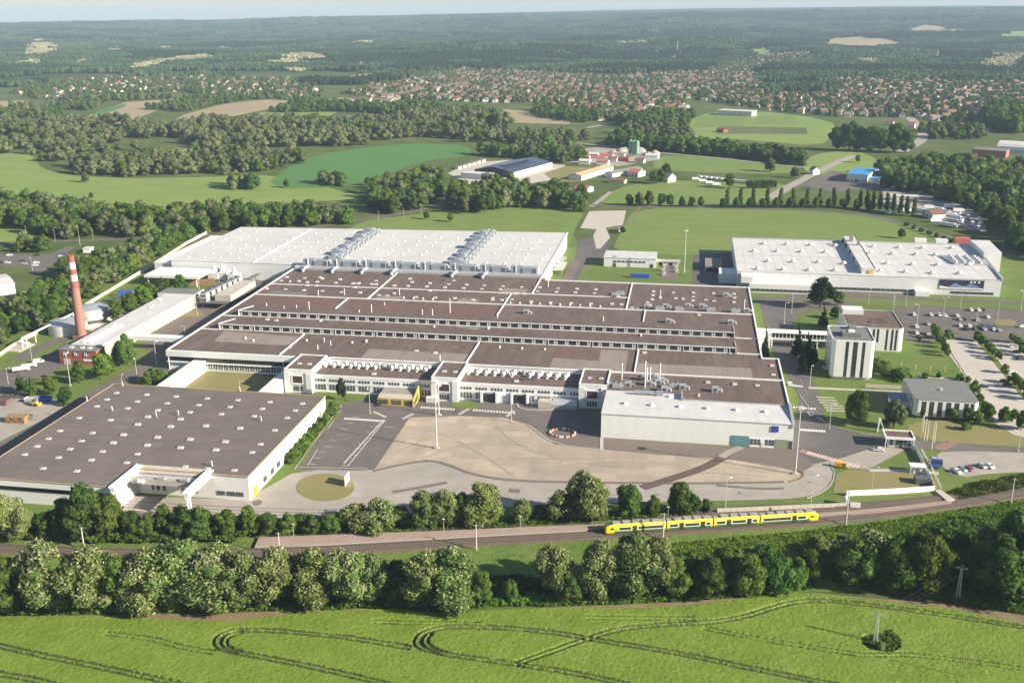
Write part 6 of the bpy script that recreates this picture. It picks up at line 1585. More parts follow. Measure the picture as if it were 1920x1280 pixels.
def fill(poly, spacing, rng):
    """Points of a wood, given by its outline on the ground."""
    P = [G(*q) for q in poly]; pl = [(p.x, p.y) for p in P]
    x0, x1 = min(p[0] for p in pl), max(p[0] for p in pl); y0, y1 = min(p[1] for p in pl), max(p[1] for p in pl)
    gx = np.arange(x0, x1, spacing); gy = np.arange(y0, y1, spacing * .87)
    X, Y = np.meshgrid(gx, gy); X = X + (np.arange(len(gy)) % 2)[:, None] * spacing / 2
    X = X + rng.uniform(-.36, .36, X.shape) * spacing; Y = Y + rng.uniform(-.36, .36, Y.shape) * spacing
    k = inside(pl, X, Y)
    return X[k], Y[k]
FARPTS = {"mixed": [], "grey": [], "dark": []}
CAND = []
def wood(poly, spacing, kinds, h, text, individual=True, seed=0, far="mixed", group=None):
    rng = np.random.default_rng(seed + 100)
    X, Y = fill(poly, spacing, rng)
    hh = h[0] + (h[1] - h[0]) * (.25 * rng.random(len(X)) + .75 * fbm(X / 60., Y / 45., seed, 2)) + rng.uniform(-2.5, 3.5, len(X))
    for i in range(len(X)):
        x, y, z = float(X[i]), float(Y[i]), float(hh[i])
        if not individual and far != 'dark' and float(fbm(x / 120., y / 70., 77, 3)) < .45: continue
        if individual: CAND.append((z / math.hypot(x, y), x, y, z, kinds[int(rng.integers(len(kinds)))], text, float(rng.uniform(.85, 1.2)), far))
        else: FARPTS[far].append((x, y, 0, z))
def plant_woods(limit):
    """The largest-looking trees of the woods one by one, the others as part of the woodland masses."""
    CAND.sort(reverse=True)
    for i, (a, x, y, h, k, text, w, far) in enumerate(CAND):
        if i < limit:
            c = {"l": "white-blossoming", "d": "dark green", "b": "green", "p": "bright green", "w": "grey-green"}[k[0]]
            plant(k, (x, y, 0), h, f"{c} {text}", w, text)
        else: FARPTS[far].append((x, y, 0, h))
BR = ["broad0", "broad1", "broad2", "broad3", "dark0", "dark1"]
WI = ["willow0", "willow1", "willow2", "broad1", "willow0"]
wood([(-60, 705), (-60, 590), (30, 592), (60, 560), (110, 530), (125, 508), (190, 500), (250, 478), (300, 455), (350, 442), (400, 438), (385, 428), (300, 482), (235, 522), (160, 568), (110, 600), (30, 636)], 9.0, BR + WI + ["pale0"], (9, 14), "tree in the wooded strip outside the west boundary wall", seed=1)
wood([(20, 472), (40, 462), (95, 462), (88, 474)], 9, BR, (8, 12), "tree in the clump between west car park and valley road", seed=2)
wood([(-60, 430), (-60, 392), (60, 388), (150, 396), (200, 404), (330, 412), (420, 404), (560, 406), (660, 412), (665, 424), (560, 428), (430, 436), (300, 443), (130, 449), (70, 440), (30, 426)], 12.5, BR + ["willow0", "dark2"], (12, 17), "tree in the long belt between pale field and valley road", seed=3)
wood([(415, 350), (432, 346), (470, 348), (490, 350), (480, 356), (430, 356)], 11, ["broad0", "dark0", "broad2"], (13, 16), "tree in the isolated clump on the pale green field", seed=4)
wood([(600, 344), (625, 338), (650, 340), (640, 350), (612, 352)], 12, WI, (10, 14), "tree in the small clump beside the deep green field", seed=5)
wood([(690, 392), (700, 360), (770, 340), (800, 330), (835, 340), (825, 372), (800, 390), (740, 402)], 12, BR + WI, (11, 16), "tree in the grove west of the dark-roofed shed", seed=6)
wood([(845, 395), (850, 372), (920, 352), (985, 358), (1100, 385), (1090, 398), (1000, 388), (940, 394), (880, 404)], 12, BR + WI, (11, 17), "tree in the grove in front of the dark-roofed shed", seed=7)
for q, h, l in (((160, 342), 11, "lone grey-green tree on the pale field"), ((537, 352), 9, "small lone dark tree at the edge of the deep green field"), ((171, 372), 6, "tiny lone bush in the middle of the pale field"), ((800, 411), 7, "round bush on the meadow behind the white roof"), ((845, 416), 8, "larger round bush on the meadow behind the white roof"), ((690, 348), 9, "lone tree at the lower edge of the deep green field"),
                ((1250, 330), 14, "tall dark tree beside the small white farmhouse"), ((1238, 344), 15, "dark tree between the red-roofed sheds and the green field"), ((1226, 345), 14, "western of two dark trees by the green field"), ((1444, 322), 15, "tall grey-green tree standing on the bright field"), ((1368, 353), 15, "tree in front of the parked white lorries"), ((1490, 334), 12, "tree beside the grey lane junction"), ((1608, 305), 9, "round tree near the blue-roofed hall"), ((1168, 438), 6, "bush beside the pale concrete pad"), ((1690, 447), 8, "dark bush behind the white hall roof")):
    plant("willow1" if "grey" in l else "dark1", G(*q), h, l)
hx = [(1402 + 5.6 * k, 353) for k in range(10)]
for i, q in enumerate(hx): plant("dark%d" % (i % 3), G(*q), 8.5, f"clipped dark hedge tree, {nth(i)} in the block beside the white lorries", .75, "hedge block by the lorries")
wood([(1655, 350), (1645, 322), (1700, 314), (1760, 318), (1850, 322), (1990, 322), (1990, 505), (1940, 488), (1886, 464), (1868, 428), (1835, 402), (1795, 386), (1748, 370), (1705, 363)], 15, BR + WI + ["dark2", "dark0"], (12, 19), "tree in the large wood east of the lorry yard", seed=8)
wood([(1135, 275), (1200, 282), (1300, 290), (1420, 300), (1510, 312), (1515, 304), (1430, 290), (1300, 278), (1180, 262)], 11, ["dark0", "dark1", "broad0", "dark2"], (12, 16), "tree in the dark windbreak behind the bright field", individual=False, far="dark", seed=9)
for i, (px, py, top, w) in enumerate(((1570, 282, 234, 1.0), (1592, 283, 228, 1.1), (1612, 284, 238, 1.), (1632, 285, 232, 1.), (1650, 286, 240, .9), (1676, 286, 232, 1.1), (1698, 287, 238, 1.))):
    plant("dark%d" % (i % 3), G(px, py), tall((px, py), top), f"very tall dark tree, {nth(i)} from the west in the group beyond the sports field", w)
# woods further off, where single trees merge
for k, (poly, sp, h, far) in enumerate((
    ([(-80, 290), (-80, 238), (100, 236), (210, 232), (330, 240), (420, 236), (500, 222), (640, 213), (800, 214), (900, 224), (960, 240), (1060, 258), (1075, 272), (1000, 288), (900, 280), (860, 270), (760, 266), (640, 279), (560, 300), (500, 318), (330, 280), (150, 290)], 17, (8, 23), "grey"),
    ([(70, 324), (72, 300), (150, 296), (240, 300), (330, 300), (420, 300), (500, 318), (560, 300), (600, 290), (560, 310), (495, 326), (400, 328), (230, 333)], 16, (8, 20), "grey"),
    ([(880, 290), (1000, 290), (1080, 285), (1100, 300), (1060, 308), (960, 298)], 13, (10, 15), "mixed"),
    ([(1060, 272), (1100, 256), (1200, 248), (1290, 258), (1290, 268), (1180, 262)], 13, (12, 18), "grey"),
    ([(1150, 232), (1250, 215), (1300, 216), (1290, 240), (1200, 246)], 14, (12, 17), "dark"),
    ([(1845, 240), (1860, 212), (1960, 210), (1960, 245), (1900, 252)], 15, (18, 26), "dark"),
    ([(1710, 250), (1760, 240), (1850, 250), (1850, 262), (1760, 264)], 14, (9, 14), "mixed"),
    ([(-80, 225), (-80, 205), (60, 200), (150, 196), (200, 190), (160, 215), (100, 222)], 15, (10, 15), "mixed"),
    ([(270, 205), (360, 187), (420, 185), (480, 184), (400, 200), (340, 212)], 15, (8, 13), "mixed"),
    ([(500, 212), (560, 198), (640, 196), (700, 203), (790, 198), (860, 212), (940, 212), (880, 222), (640, 210)], 15, (10, 15), "dark"),
    ([(990, 215), (1010, 206), (1060, 208), (1100, 215), (1130, 225), (1090, 232)], 15, (10, 15), "dark"),
    ([(60, 195), (60, 178), (250, 182), (400, 180), (560, 184), (640, 178), (560, 190), (400, 184), (230, 190)], 19, (8, 14), "mixed"),
    ([(1420, 135), (1700, 130), (1960, 135), (1960, 158), (1700, 150), (1560, 150), (1440, 140)], 26, (10, 16), "dark"))):
    wood(poly, sp, BR, h, "", individual=False, seed=20 + k, far=far)

plant_woods(105)
# ------------------------------------------------------------------ instanced masses: woods and houses too far away to build one by one
def scatter(name, pts, meshes, label, rng, base_h):
    """pts: (x, y, z, height). One object; its trees are instances of the given meshes."""
    P = np.array(pts, float); n = len(P)
    me = bpy.data.meshes.new(name); me.vertices.add(n); me.vertices.foreach_set("co", P[:, :3].astype(np.float32).ravel())
    for nm, ty, dat in (("rot", 'FLOAT', rng.uniform(0, 6.28, n)), ("scl", 'FLOAT', P[:, 3] / base_h), ("pick", 'INT', rng.integers(0, len(meshes), n))):
        a = me.attributes.new(nm, ty, 'POINT'); a.data.foreach_set("value", dat.astype(np.float32 if ty == 'FLOAT' else np.int32))
    o = link(name, me); tag(o, label, kind="stuff")
    cl = bpy.data.collections.new(name + "_kinds")
    for i, m in enumerate(meshes): cl.objects.link(bpy.data.objects.new(f"{i:02d}_{name}", m))
    ng = bpy.data.node_groups.new(name, 'GeometryNodeTree')
    ng.interface.new_socket("Geometry", in_out='INPUT', socket_type='NodeSocketGeometry'); ng.interface.new_socket("Geometry", in_out='OUTPUT', socket_type='NodeSocketGeometry')
    N = ng.nodes.new; gi = N('NodeGroupInput'); go = N('NodeGroupOutput'); ip = N('GeometryNodeInstanceOnPoints'); ci = N('GeometryNodeCollectionInfo')
    ci.inputs["Collection"].default_value = cl; ci.inputs["Separate Children"].default_value = True; ci.inputs["Reset Children"].default_value = True
    def attr(nm, ty):
        a = N('GeometryNodeInputNamedAttribute'); a.data_type = ty; a.inputs["Name"].default_value = nm; return a.outputs["Attribute"]
    L = ng.links.new
    cx = N('ShaderNodeCombineXYZ'); L(attr("rot", 'FLOAT'), cx.inputs[2])
    L(gi.outputs[0], ip.inputs["Points"]); L(ci.outputs[0], ip.inputs["Instance"]); ip.inputs["Pick Instance"].default_value = True
    L(attr("pick", 'INT'), ip.inputs["Instance Index"]); L(cx.outputs[0], ip.inputs["Rotation"]); L(attr("scl", 'FLOAT'), ip.inputs["Scale"])
    L(ip.outputs[0], go.inputs[0])
    md = o.modifiers.new("scatter", 'NODES'); md.node_group = ng
    return o
_f = np.random.default_rng(77)
def lod(leaf, n=4, nl=420, R=6.2, H=12):
    return [crown_mesh("far_crown", blobs_round(_f, H, R, .0, 12, .42), nl, 1.0, [leaf, leaf, "blossom"], _f, core=.86, lo=True) for _ in range(n)]
LOD_MIX = lod("leaf_green", 3) + lod("leaf_dark", 2) + lod("leaf_grey", 2); LOD_GREY = lod("leaf_grey", 5) + lod("leaf_green", 1); LOD_DARK = lod("leaf_dark", 4) + lod("leaf_green", 2)
# ------------------------------------------------------------------ the town
def house_mesh(w, d, h, r, hip, wm, rm):
    a = MB(); a.box(-w / 2, w / 2, -d / 2, d / 2, -1, h)
    if not hip:
        for s in (-1, 1): a.face([(s * w / 2, -d / 2 * s, h), (s * w / 2, d / 2 * s, h), (s * w / 2, 0, h + r * .94)])
    for x in np.arange(-w / 2 + 1.2, w / 2 - 1, 2.6):
        a.face([(x, -d / 2 - .02, 1), (x + 1.1, -d / 2 - .02, 1), (x + 1.1, -d / 2 - .02, 2.3), (x, -d / 2 - .02, 2.3)], 1)
    b = MB(); e = .5; q = w * .28 if hip else 0
    lo = [(-w / 2 - e, -d / 2 - e, h - .15), (w / 2 + e, -d / 2 - e, h - .15), (w / 2 + e, d / 2 + e, h - .15), (-w / 2 - e, d / 2 + e, h - .15)]
    ra, rb = (-w / 2 - e + q * 1.4, 0, h + r), (w / 2 + e - q * 1.4, 0, h + r)
    b.face([lo[0], lo[1], rb, ra]); b.face([lo[2], lo[3], ra, rb])
    if hip: b.face([lo[1], lo[2], rb]); b.face([lo[3], lo[0], ra])
    else:
        dn = .3; l2 = [(p[0], p[1], p[2] - dn) for p in lo]; r2 = [(p[0], p[1], p[2] - dn) for p in (ra, rb)]
        b.face([l2[1], l2[0], r2[0], r2[1]]); b.face([l2[3], l2[2], r2[1], r2[0]]); b.face([lo[0], l2[0], l2[1], lo[1]]); b.face([lo[2], l2[2], l2[3], lo[3]])
    b.box(w * .18, w * .18 + .7, .6, 1.3, h + r * .5, h + r + .7)
    return a.mesh("house", [wm, "pane"]), b.mesh("roof", rm)
HOUSES = []
for (w, d, h, r, hip) in ((11, 8, 3.6, 3.4, False), (9, 8, 4.6, 3.8, False), (12, 10, 3.4, 3.2, True), (15, 8, 3.4, 3.2, False), (10, 9, 5.6, 2.8, True)):
    for wm in ("render_white", "render_cream"):
        for rm, rn in (("tile_red", "red"), ("tile_brown", "brown"), ("tile_grey", "grey")):
            HOUSES.append((*house_mesh(w, d, h, r, hip, wm, rm), ("white" if "white" in wm else "cream"), rn))
TOWN = [("the west end of the town strip", [(20, 178), (60, 162), (180, 148), (330, 144), (330, 172), (90, 190)], 24, .42, .7),
        ("the western town strip before the wooded hills", [(330, 144), (570, 151), (610, 176), (560, 183), (400, 179), (330, 174)], 24, .5, .7),
        ("the white quarter below the wooded hill", [(640, 178), (700, 160), (780, 150), (850, 130), (1000, 136), (1120, 146), (1120, 190), (1000, 195), (760, 190)], 21, .9, .75),
        ("the town quarter behind the tan fields", [(1010, 202), (1000, 196), (1120, 190), (1280, 185), (1290, 206), (1200, 225), (1120, 232), (1090, 215)], 20, .92, .6),
        ("the dense middle of the town", [(1120, 146), (1280, 136), (1430, 140), (1430, 185), (1280, 186), (1120, 190)], 21, .9, .6),
        ("the red-roofed quarter behind the sports field", [(1300, 188), (1430, 180), (1560, 176), (1720, 186), (1725, 222), (1600, 222), (1500, 215), (1420, 206)], 21, .88, .25),
        ("the east quarter of the town", [(1560, 176), (1560, 150), (1700, 150), (1960, 158), (1960, 205), (1860, 212), (1800, 240), (1730, 225), (1720, 186)], 23, .8, .25),
        ("the quarter climbing towards the tan hill field", [(1310, 136), (1380, 118), (1440, 103), (1540, 98), (1545, 112), (1450, 128), (1440, 140), (1330, 140)], 27, .7, .5)]
hs = []
for text, poly, sp, prob, white in TOWN:
    rng = np.random.default_rng(len(hs) + 3)
    P = [GT(*q) for q in poly]; pl = [(p.x, p.y) for p in P]
    x0, x1 = min(p[0] for p in pl), max(p[0] for p in pl); y0, y1 = min(p[1] for p in pl), max(p[1] for p in pl)
    ang = rng.uniform(-.35, .35)
    R_ = max(x1 - x0, y1 - y0); u = np.arange(-R_, R_, sp); v = np.arange(-R_, R_, sp * 1.0)
    U, V = np.meshgrid(u, v); V = V + np.where((np.arange(len(v)) % 2)[:, None] == 0, -sp * .14, sp * .14)
    U = U + rng.uniform(-3, 3, U.shape); V = V + rng.uniform(-2.5, 2.5, V.shape)
    X = (x0 + x1) / 2 + U * math.cos(ang) - V * math.sin(ang); Y = (y0 + y1) / 2 + U * math.sin(ang) + V * math.cos(ang)
    k = inside(pl, X, Y) & (rng.random(X.shape) < .82 * prob * np.clip(.45 + 1.1 * vnoise(X / 90, Y / 90, 31), .3, 1))
    X, Y = X[k], Y[k]; Z = terrain(X, Y)
    for a, b, c in zip(X, Y, Z):
        hi = int(rng.integers(len(HOUSES)))
        while (HOUSES[hi][2] == "white") != (rng.random() < .35 + .6 * white) : hi = int(rng.integers(len(HOUSES)))
        hs.append((float(np.hypot(a, b)), float(a), float(b), float(c), hi, ang + (PI / 2 if rng.random() < .45 else 0) + rng.uniform(-.1, .1), float(rng.uniform(.85, 1.25)), text))
    nt = int((x1 - x0) * (y1 - y0) / 190)
    X = rng.uniform(x0, x1, nt); Y = rng.uniform(y0, y1, nt); k = inside(pl, X, Y); X, Y = X[k], Y[k]; Z = terrain(X, Y)
    FARPTS["dark" if white < .4 else "mixed"] += [(a, b, c, float(rng.uniform(4, 11))) for a, b, c in zip(X, Y, Z)]
hs.sort()
for i, (d, x, y, z, hi, rz, s, text) in enumerate(hs[:300]):
    a, b, wc, rc = HOUSES[hi]
    o = bpy.data.objects.new("house", a); COL.objects.link(o); o.location = (x, y, z); o.rotation_euler = (0, 0, rz); o.scale = (s, s, s)
    tag(o, f"{wc}-walled house with {rc} roof in {text}", "house", f"{wc} houses with {rc} roofs in {text}")
    r = bpy.data.objects.new("roof", b); COL.objects.link(r); r.parent = o
def join_far(name, items, label):
    V = []; F = []; MI = []; mats = []; n = 0
    for (d, x, y, z, hi, rz, s, text) in items:
        c_, s_ = math.cos(rz) * s, math.sin(rz) * s
        for me in HOUSES[hi][:2]:
            mm = [m for m in me.materials]
            for m in mm:
                if m not in mats: mats.append(m)
            V += [(x + v.co.x * c_ - v.co.y * s_, y + v.co.x * s_ + v.co.y * c_, z + v.co.z * s) for v in me.vertices]
            for p in me.polygons: F.append(tuple(n + i for i in p.vertices)); MI.append(mats.index(mm[p.material_index]))
            n += len(me.vertices)
    me = bpy.data.meshes.new(name); me.from_pydata(V, [], F)
    for m in mats: me.materials.append(m)
    me.polygons.foreach_set("material_index", MI); me.update()
    tag(link(name, me), label, kind="stuff")
join_far("far_houses", hs[300:], "houses of the far town, too small to tell apart")
print("houses", len(hs), "trees", NTREES[0], {k: len(v) for k, v in FARPTS.items()})
scatter("woodland_grey", FARPTS["grey"], LOD_GREY, "grey-green floodplain woodland beyond the pale fields", _f, 12)
scatter("woodland_mixed", FARPTS["mixed"], LOD_MIX, "mixed green trees among the fields and gardens", _f, 12)
scatter("woodland_dark", FARPTS["dark"], LOD_DARK, "dark green trees of the windbreaks and the town", _f, 12)
# ------------------------------------------------------------------ wooded hills
def patch(leaf, n, size, hmin, hmax, seed, cone=False):
    rng = np.random.default_rng(seed); V = []; F = []; k = 0
    for _ in range(n):
        x, y = rng.uniform(-size / 2, size / 2, 2); h = rng.uniform(hmin, hmax); r = rng.uniform(3.6, 6.2) * (.7 if cone else 1)
        j = 1 + rng.uniform(-.25, .25, len(ICO0_V))
        v = ICO0_V * j[:, None] * np.array([r, r, h * .5]) + np.array([x, y, h * .5])
        V.append(v); F.append(ICO0_F + k); k += len(v)
    me = bpy.data.meshes.new("wood_patch"); me.from_pydata(np.vstack(V).tolist(), [], np.vstack(F).tolist()); me.materials.append(M[leaf]); me.update()
    return me
def hill_points():
    rng = np.random.default_rng(3); dark = []; pale = []; conif = []
    PALE = [[(28, 108), (40, 92), (105, 84), (112, 94), (100, 106)], [(190, 100), (230, 96), (232, 101), (200, 103)], [(128, 122), (165, 114), (166, 124)], [(222, 142), (250, 122), (400, 103), (425, 112), (330, 120), (240, 140)], [(273, 100), (300, 93), (335, 85), (320, 94)],
            [(395, 94), (440, 88), (445, 96)], [(500, 125), (540, 105), (590, 102), (625, 113), (560, 122)], [(530, 146), (560, 128), (575, 144)], [(590, 152), (640, 138), (700, 145), (690, 155)], [(0, 130), (40, 118), (95, 118), (40, 126)], [(60, 78), (95, 72), (98, 78)], [(720, 108), (770, 107), (765, 111)],
            [(1830, 128), (1850, 112), (1930, 104), (1930, 130), (1850, 135)], [(1590, 120), (1610, 112), (1650, 116), (1640, 124)], [(1250, 108), (1275, 104), (1280, 118), (1262, 122)], [(1140, 84), (1200, 80), (1200, 86)], [(650, 80), (700, 77), (700, 83), (660, 85)]]
    PW = [[(GT(*q).x, GT(*q).y) for q in p] for p in PALE]
    FW = [[(c.x, c.y) for c in f] for f in HILL_FIELDS]
    TW = [[(GT(*q).x, GT(*q).y) for q in t[1]] for t in TOWN]
    st = 46.0
    for y in np.arange(2350, 9600, st):
        s = 1.0 + max(0, y - 4200) / 5000
        half = y * .56 + 150
        xs = np.arange(-half - .17 * y, half - .17 * y, st * s); xs = xs + rng.uniform(-.4, .4, len(xs)) * st; ys = y + rng.uniform(-.4, .4, len(xs)) * st
        if s > 1.3 and int(y / st) % 2: continue
        zs = terrain(xs, ys); wood_ = fbm(xs / 700, ys / 420, 41, 3); cn = fbm(xs / 500, ys / 260, 57, 3)
        keep = np.ones(len(xs), bool); isp = np.zeros(len(xs), bool)
        for f in FW + TW: keep &= ~inside(f, xs, ys)
        for f in PW: isp |= inside(f, xs, ys)
        keep &= (ys > 3050) | (wood_ > .54)
        keep &= (wood_ > .33) | (rng.random(len(xs)) < .7)
        for a, b, c, pl_, k, w in zip(xs, ys, zs, isp, keep, cn):
            if not k: continue
            (pale if pl_ else conif if w > .58 else dark).append((a, b, c - .5, 10 * (1 + .25 * (s - 1)) * rng.uniform(.85, 1.2)))
    return dark, pale, conif
hd, hp, hc = hill_points()
print("hill patches", len(hd), len(hp), len(hc))
scatter("hill_forest", hd, [patch("leaf_hill", 44, 58, 9, 17, 200 + i) for i in range(5)], "green deciduous forest covering the far hills", _f, 10)
scatter("conifer_forest", hc, [patch("leaf_needle", 60, 58, 13, 19, 210 + i, True) for i in range(4)], "dark conifer stands on the far hills", _f, 10)
scatter("acacia_wood", hp, [patch("leaf_pale", 34, 52, 7, 12, 220 + i) for i in range(4)], "pale blossoming acacia woods on the far slopes", _f, 10)
# ------------------------------------------------------------------ buildings of the valley beyond the works
def obld(name, label, cat, pa, pb, depth, h, wall, roofm, kind="flat", r=2.0, nwin=0, win="pane", over=.4, wh=(1.0, 2.4)):
    """A block whose front foot runs from photo point pa to pb, going back depth metres."""
    a, b = G(*pa), G(*pb); t = b - a; L = t.length; rz = math.atan2(t.y, t.x)
    th = thing(name, label, cat, a, None, rz)
    def add(nm, mb, m): o = bpy.data.objects.new(nm, mb.mesh(nm, m)); COL.objects.link(o); o.parent = th; return o
    w = MB(); w.box(0, L, 0, depth, 0, h - .02)
    if kind == "gable":
        for x in (0, L): w.face([(x, 0, h - .02), (x, depth, h - .02), (x, depth / 2, h + r - .1)][:: 1 if x else -1])
    if kind == "gabley":
        for y in (0, depth): w.face([(0, y, h - .02), (L, y, h - .02), (L / 2, y, h + r - .1)][:: -1 if y else 1])
    add("wall", w, wall)
    q = MB()
    if kind == "flat": q.box(-over, L + over, -over, depth + over, h, h + .4)
    elif kind == "gable": q.xprofile([(-over, h - .15), (depth / 2, h + r), (depth + over, h - .15), (depth + over, h + .1), (depth / 2, h + r + .28), (-over, h + .1)], -over, L + over)
    elif kind == "gabley":
        pr = [(-over, h - .15), (L / 2, h + r), (L + over, h - .15), (L + over, h + .1), (L / 2, h + r + .28), (-over, h + .1)]
        for i in range(6):
            u, v = pr[i], pr[(i + 1) % 6]; q.face([(u[0], -over, u[1]), (v[0], -over, v[1]), (v[0], depth + over, v[1]), (u[0], depth + over, u[1])])
        q.face([(u, -over, v) for u, v in pr]); q.face([(u, depth + over, v) for u, v in reversed(pr)])
    elif kind == "dome":
        n = 8; pr = [(depth / 2 - (depth / 2 + over) * math.cos(PI * i / n), h + r * math.sin(PI * i / n)) for i in range(n + 1)]; q.xprofile(pr, -over, L + over)
    add("roof", q, roofm)
    for i in range(nwin):
        x = L * (i + .5) / nwin; k = MB(); ww = min(1.0, L / nwin * .32); k.box(x - ww, x + ww, -.1, .0, *wh); add("window", k, win)
    return th, add, L
th, add, L = obld("workshop_hall", "large hall with dark solar roof and navy front among the trees", "hall", (890, 328), (962, 334), 88, 6.0, "navy_wall", "photovoltaic", "gabley", 4.2)
t = MB(); t.box(2, 20, -.3, -.02, .2, 3.8); add("door", t, "roof_patch")
t = MB(); t.box(L, L + .3, 0, 88, 0, 5.7); add("wall", t, "grey_panel")
for k in range(9):
    t = MB(); t.prism([(4 + 3.2 * k, 10), (6.9 + 3.2 * k, 10), (6.9 + 3.2 * k, 70), (4 + 3.2 * k, 70)], 6.0 + 4.2 * (4 + 3.2 * k) / (L / 2) + .35, 6.0 + 4.2 * (6.9 + 3.2 * k) / (L / 2) * .9 + .45); add("solar_panel", t, "photovoltaic")
obld("white_annex", "long white flat annex in front of the dark solar-roofed hall", "building", (864, 334), (916, 338), 14, 5.5, "white_panel", "white_roof")
for i in range(6): obld("storage_tent", f"low grey storage bay, {nth(i)} in the row beside the dark solar roof", "shed", (852 + 9 * i, 318 - 2.6 * i), (859 + 9 * i, 318.4 - 2.6 * i), 10, 3, "concrete_pale", "grey_roof")
obld("silo_shed", "long shed with ochre roof beyond the grove", "shed", (1066, 337), (1090, 339), 78, 5, "white_panel", "tan_roof", "gabley", 2)
obld("grey_shed", "long shed with dull grey roof east of the ochre shed", "shed", (1133, 331), (1148, 333), 52, 4, "white_panel", "grey_roof", "gabley", 2)
obld("red_shed", "small shed with pale red roof at the grove's edge", "shed", (1076, 361), (1100, 363), 16, 4, "white_panel", "red_sheet", "gable", 2.2, 4)
obld("red_shed", "red-roofed white house beside the long green field", "house", (1176, 331), (1196, 333), 16, 5, "render_white", "red_sheet", "gable", 2.5, 3)
obld("farmhouse", "white farmhouse with grey gable roof alone on the bright field", "house", (1237, 341), (1252, 343), 14, 4.5, "render_white", "tile_grey", "gable", 4.5, 4)
obld("garage_row", "row of pale garages between red-roofed sheds and the lane", "garage", (1140, 343), (1170, 345), 9, 3, "render_cream", "tile_brown", "gable", 1.6)
for i, (x, y, l, m, rm) in enumerate(((1080, 300, 26, "white_panel", "red_sheet"), (1108, 302, 30, "white_panel", "red_sheet"), (1098, 295, 24, "render_cream", "white_roof"), (1125, 297, 26, "white_panel", "red_sheet"), (1140, 303, 18, "render_white", "tile_red"), (1065, 297, 18, "white_panel", "white_roof"), (1150, 296, 22, "white_panel", "grey_roof"), (1160, 303, 20, "brick", "tile_brown"), (1210, 298, 26, "white_panel", "white_roof"), (1085, 308, 22, "white_panel", "white_roof"), (1118, 309, 24, "white_panel", "red_sheet"), (1190, 306, 18, "render_cream", "tile_red"))):
    obld("depot_shed", f"small {'red' if rm in ('red_sheet', 'tile_red') else 'pale' if rm == 'white_roof' else 'dark'}-roofed depot shed, {nth(i)} in the builders' yard by the green silos", "shed", (x, y), (x + l * .9, y + .8), 10, 4, m, rm, "gable", 1.6)
for i, (x, y) in enumerate(((1182, 291), (1188, 292), (1194, 292.5))):
    c = G(x, y); t = MB(); t.lathe([(2.7, 3), (2.7, 17), (1.5, 18.6), (.2, 18.8)], 16); 
    s_ = thing("silo", f"tall green cement silo, {nth(i)} from the west in the builders' yard", "silo", c)
    o = bpy.data.objects.new("body", t.mesh("body", "green_silo")); COL.objects.link(o); o.parent = s_
    t = MB(); t.tube((0, 0, 3), (0, 0, 1), 2.6, .5, 12)
    for a in range(4): t.bar((2 * math.cos(a * PI / 2), 2 * math.sin(a * PI / 2), 0), (2 * math.cos(a * PI / 2), 2 * math.sin(a * PI / 2), 3.2), .4)
    o = bpy.data.objects.new("support", t.mesh("support", "green_silo")); COL.objects.link(o); o.parent = s_
for i, (x, y, r) in enumerate(((1215, 292, 8), (1228, 288, 7), (1165, 284, 8), (1200, 284, 9), (1172, 281, 6), (1150, 287, 6))):
    t = MB(); c = G(x, y); t.lathe([(r, -.1), (r * .75, r * .3), (r * .3, r * .55), (.3, r * .62)], 12); tag(link("gravel_heap", t.mesh("gravel_heap", "gravel_light"), None, c), f"pale gravel heap, {nth(i)} in the builders' yard by the green silos", "heap")
th, add, L = obld("blue_hall", "white hall with bright blue roof on its own tarmac lot", "hall", (1587, 341), (1626, 344), 52, 8.5, "white_panel", "blue_roof", "gable", 1.6, 6)
t = MB(); t.box(L + .05, L + 10, 4, 22, 0, 4.6); add("annex", t, "white_panel"); t = MB(); t.box(L + .06, L + 10.4, 3.6, 22.4, 4.62, 5.2); add("annex_roof", t, "blue_roof")
t = MB(); t.box(L * .42, L * .52, -.2, -.01, 0, 3.6); add("door", t, "blue_paint")
obld("sports_hall", "long grey-green sports hall at the head of the pitches", "hall", (1345, 216), (1409, 219), 26, 8, "galvanised", "white_roof", "flat", nwin=6, win="white_trim", wh=(3, 6))
obld("pavilion", "low brown changing rooms beside the sports pitches", "building", (1343, 247), (1356, 249), 9, 3.5, "brick", "tile_brown", "gable", 2)
obld("red_depot", "flat brick-red depot at the edge of the town", "building", (1822, 293), (1885, 297), 26, 8, "red_sheet", "grey_roof")
obld("dome_hall", "hall with a wide pale domed roof next to the brick-red depot", "hall", (1868, 284), (1930, 288), 40, 3.5, "white_panel", "white_roof", "dome", 8)
obld("long_shed", "long white shed at the back of the lorry yard", "shed", (1664, 376), (1722, 378), 10, 4.2, "white_panel", "white_roof", nwin=6)
obld("yard_house", "white lodge with dark red roof in the lorry yard", "house", (1729, 405), (1748, 411), 12, 4, "render_white", "tile_brown", "gabley", 2.6, 3)
obld("lane_house", "small white house at the end of the grey lane", "house", (1517, 326), (1524, 328), 8, 5, "render_white", "tile_grey", "gable", 3)
for i, (x, y) in enumerate(((1755, 248), (1778, 252), (1800, 242), (1700, 240), (1660, 236))): obld("corner_house", f"white town-edge house, {nth(i)} by the pale road loop", "house", (x, y), (x + 14, y + .6), 10, 5, "render_white", "tile_brown", "gable", 3.6, 3)
for i, (x, y) in enumerate(((660, 190), (700, 192))): obld("farm_barn", f"long low barn with red roof, {nth(i)} from the west below the white quarter", "barn", (x, y), (x + 34, y + .4), 14, 4, "render_white", "tile_red", "gable", 3)
th, add, L = obld("white_warehouse", "white warehouse with sheet roof in the west beyond the boundary wall", "warehouse", (-40, 560), (30, 550), 30, 6.5, "white_panel", "white_roof", "gable", 1.0)
t = MB(); t.box(L, L + .2, 4, 26, 1, 5); add("glazing", t, "metal")
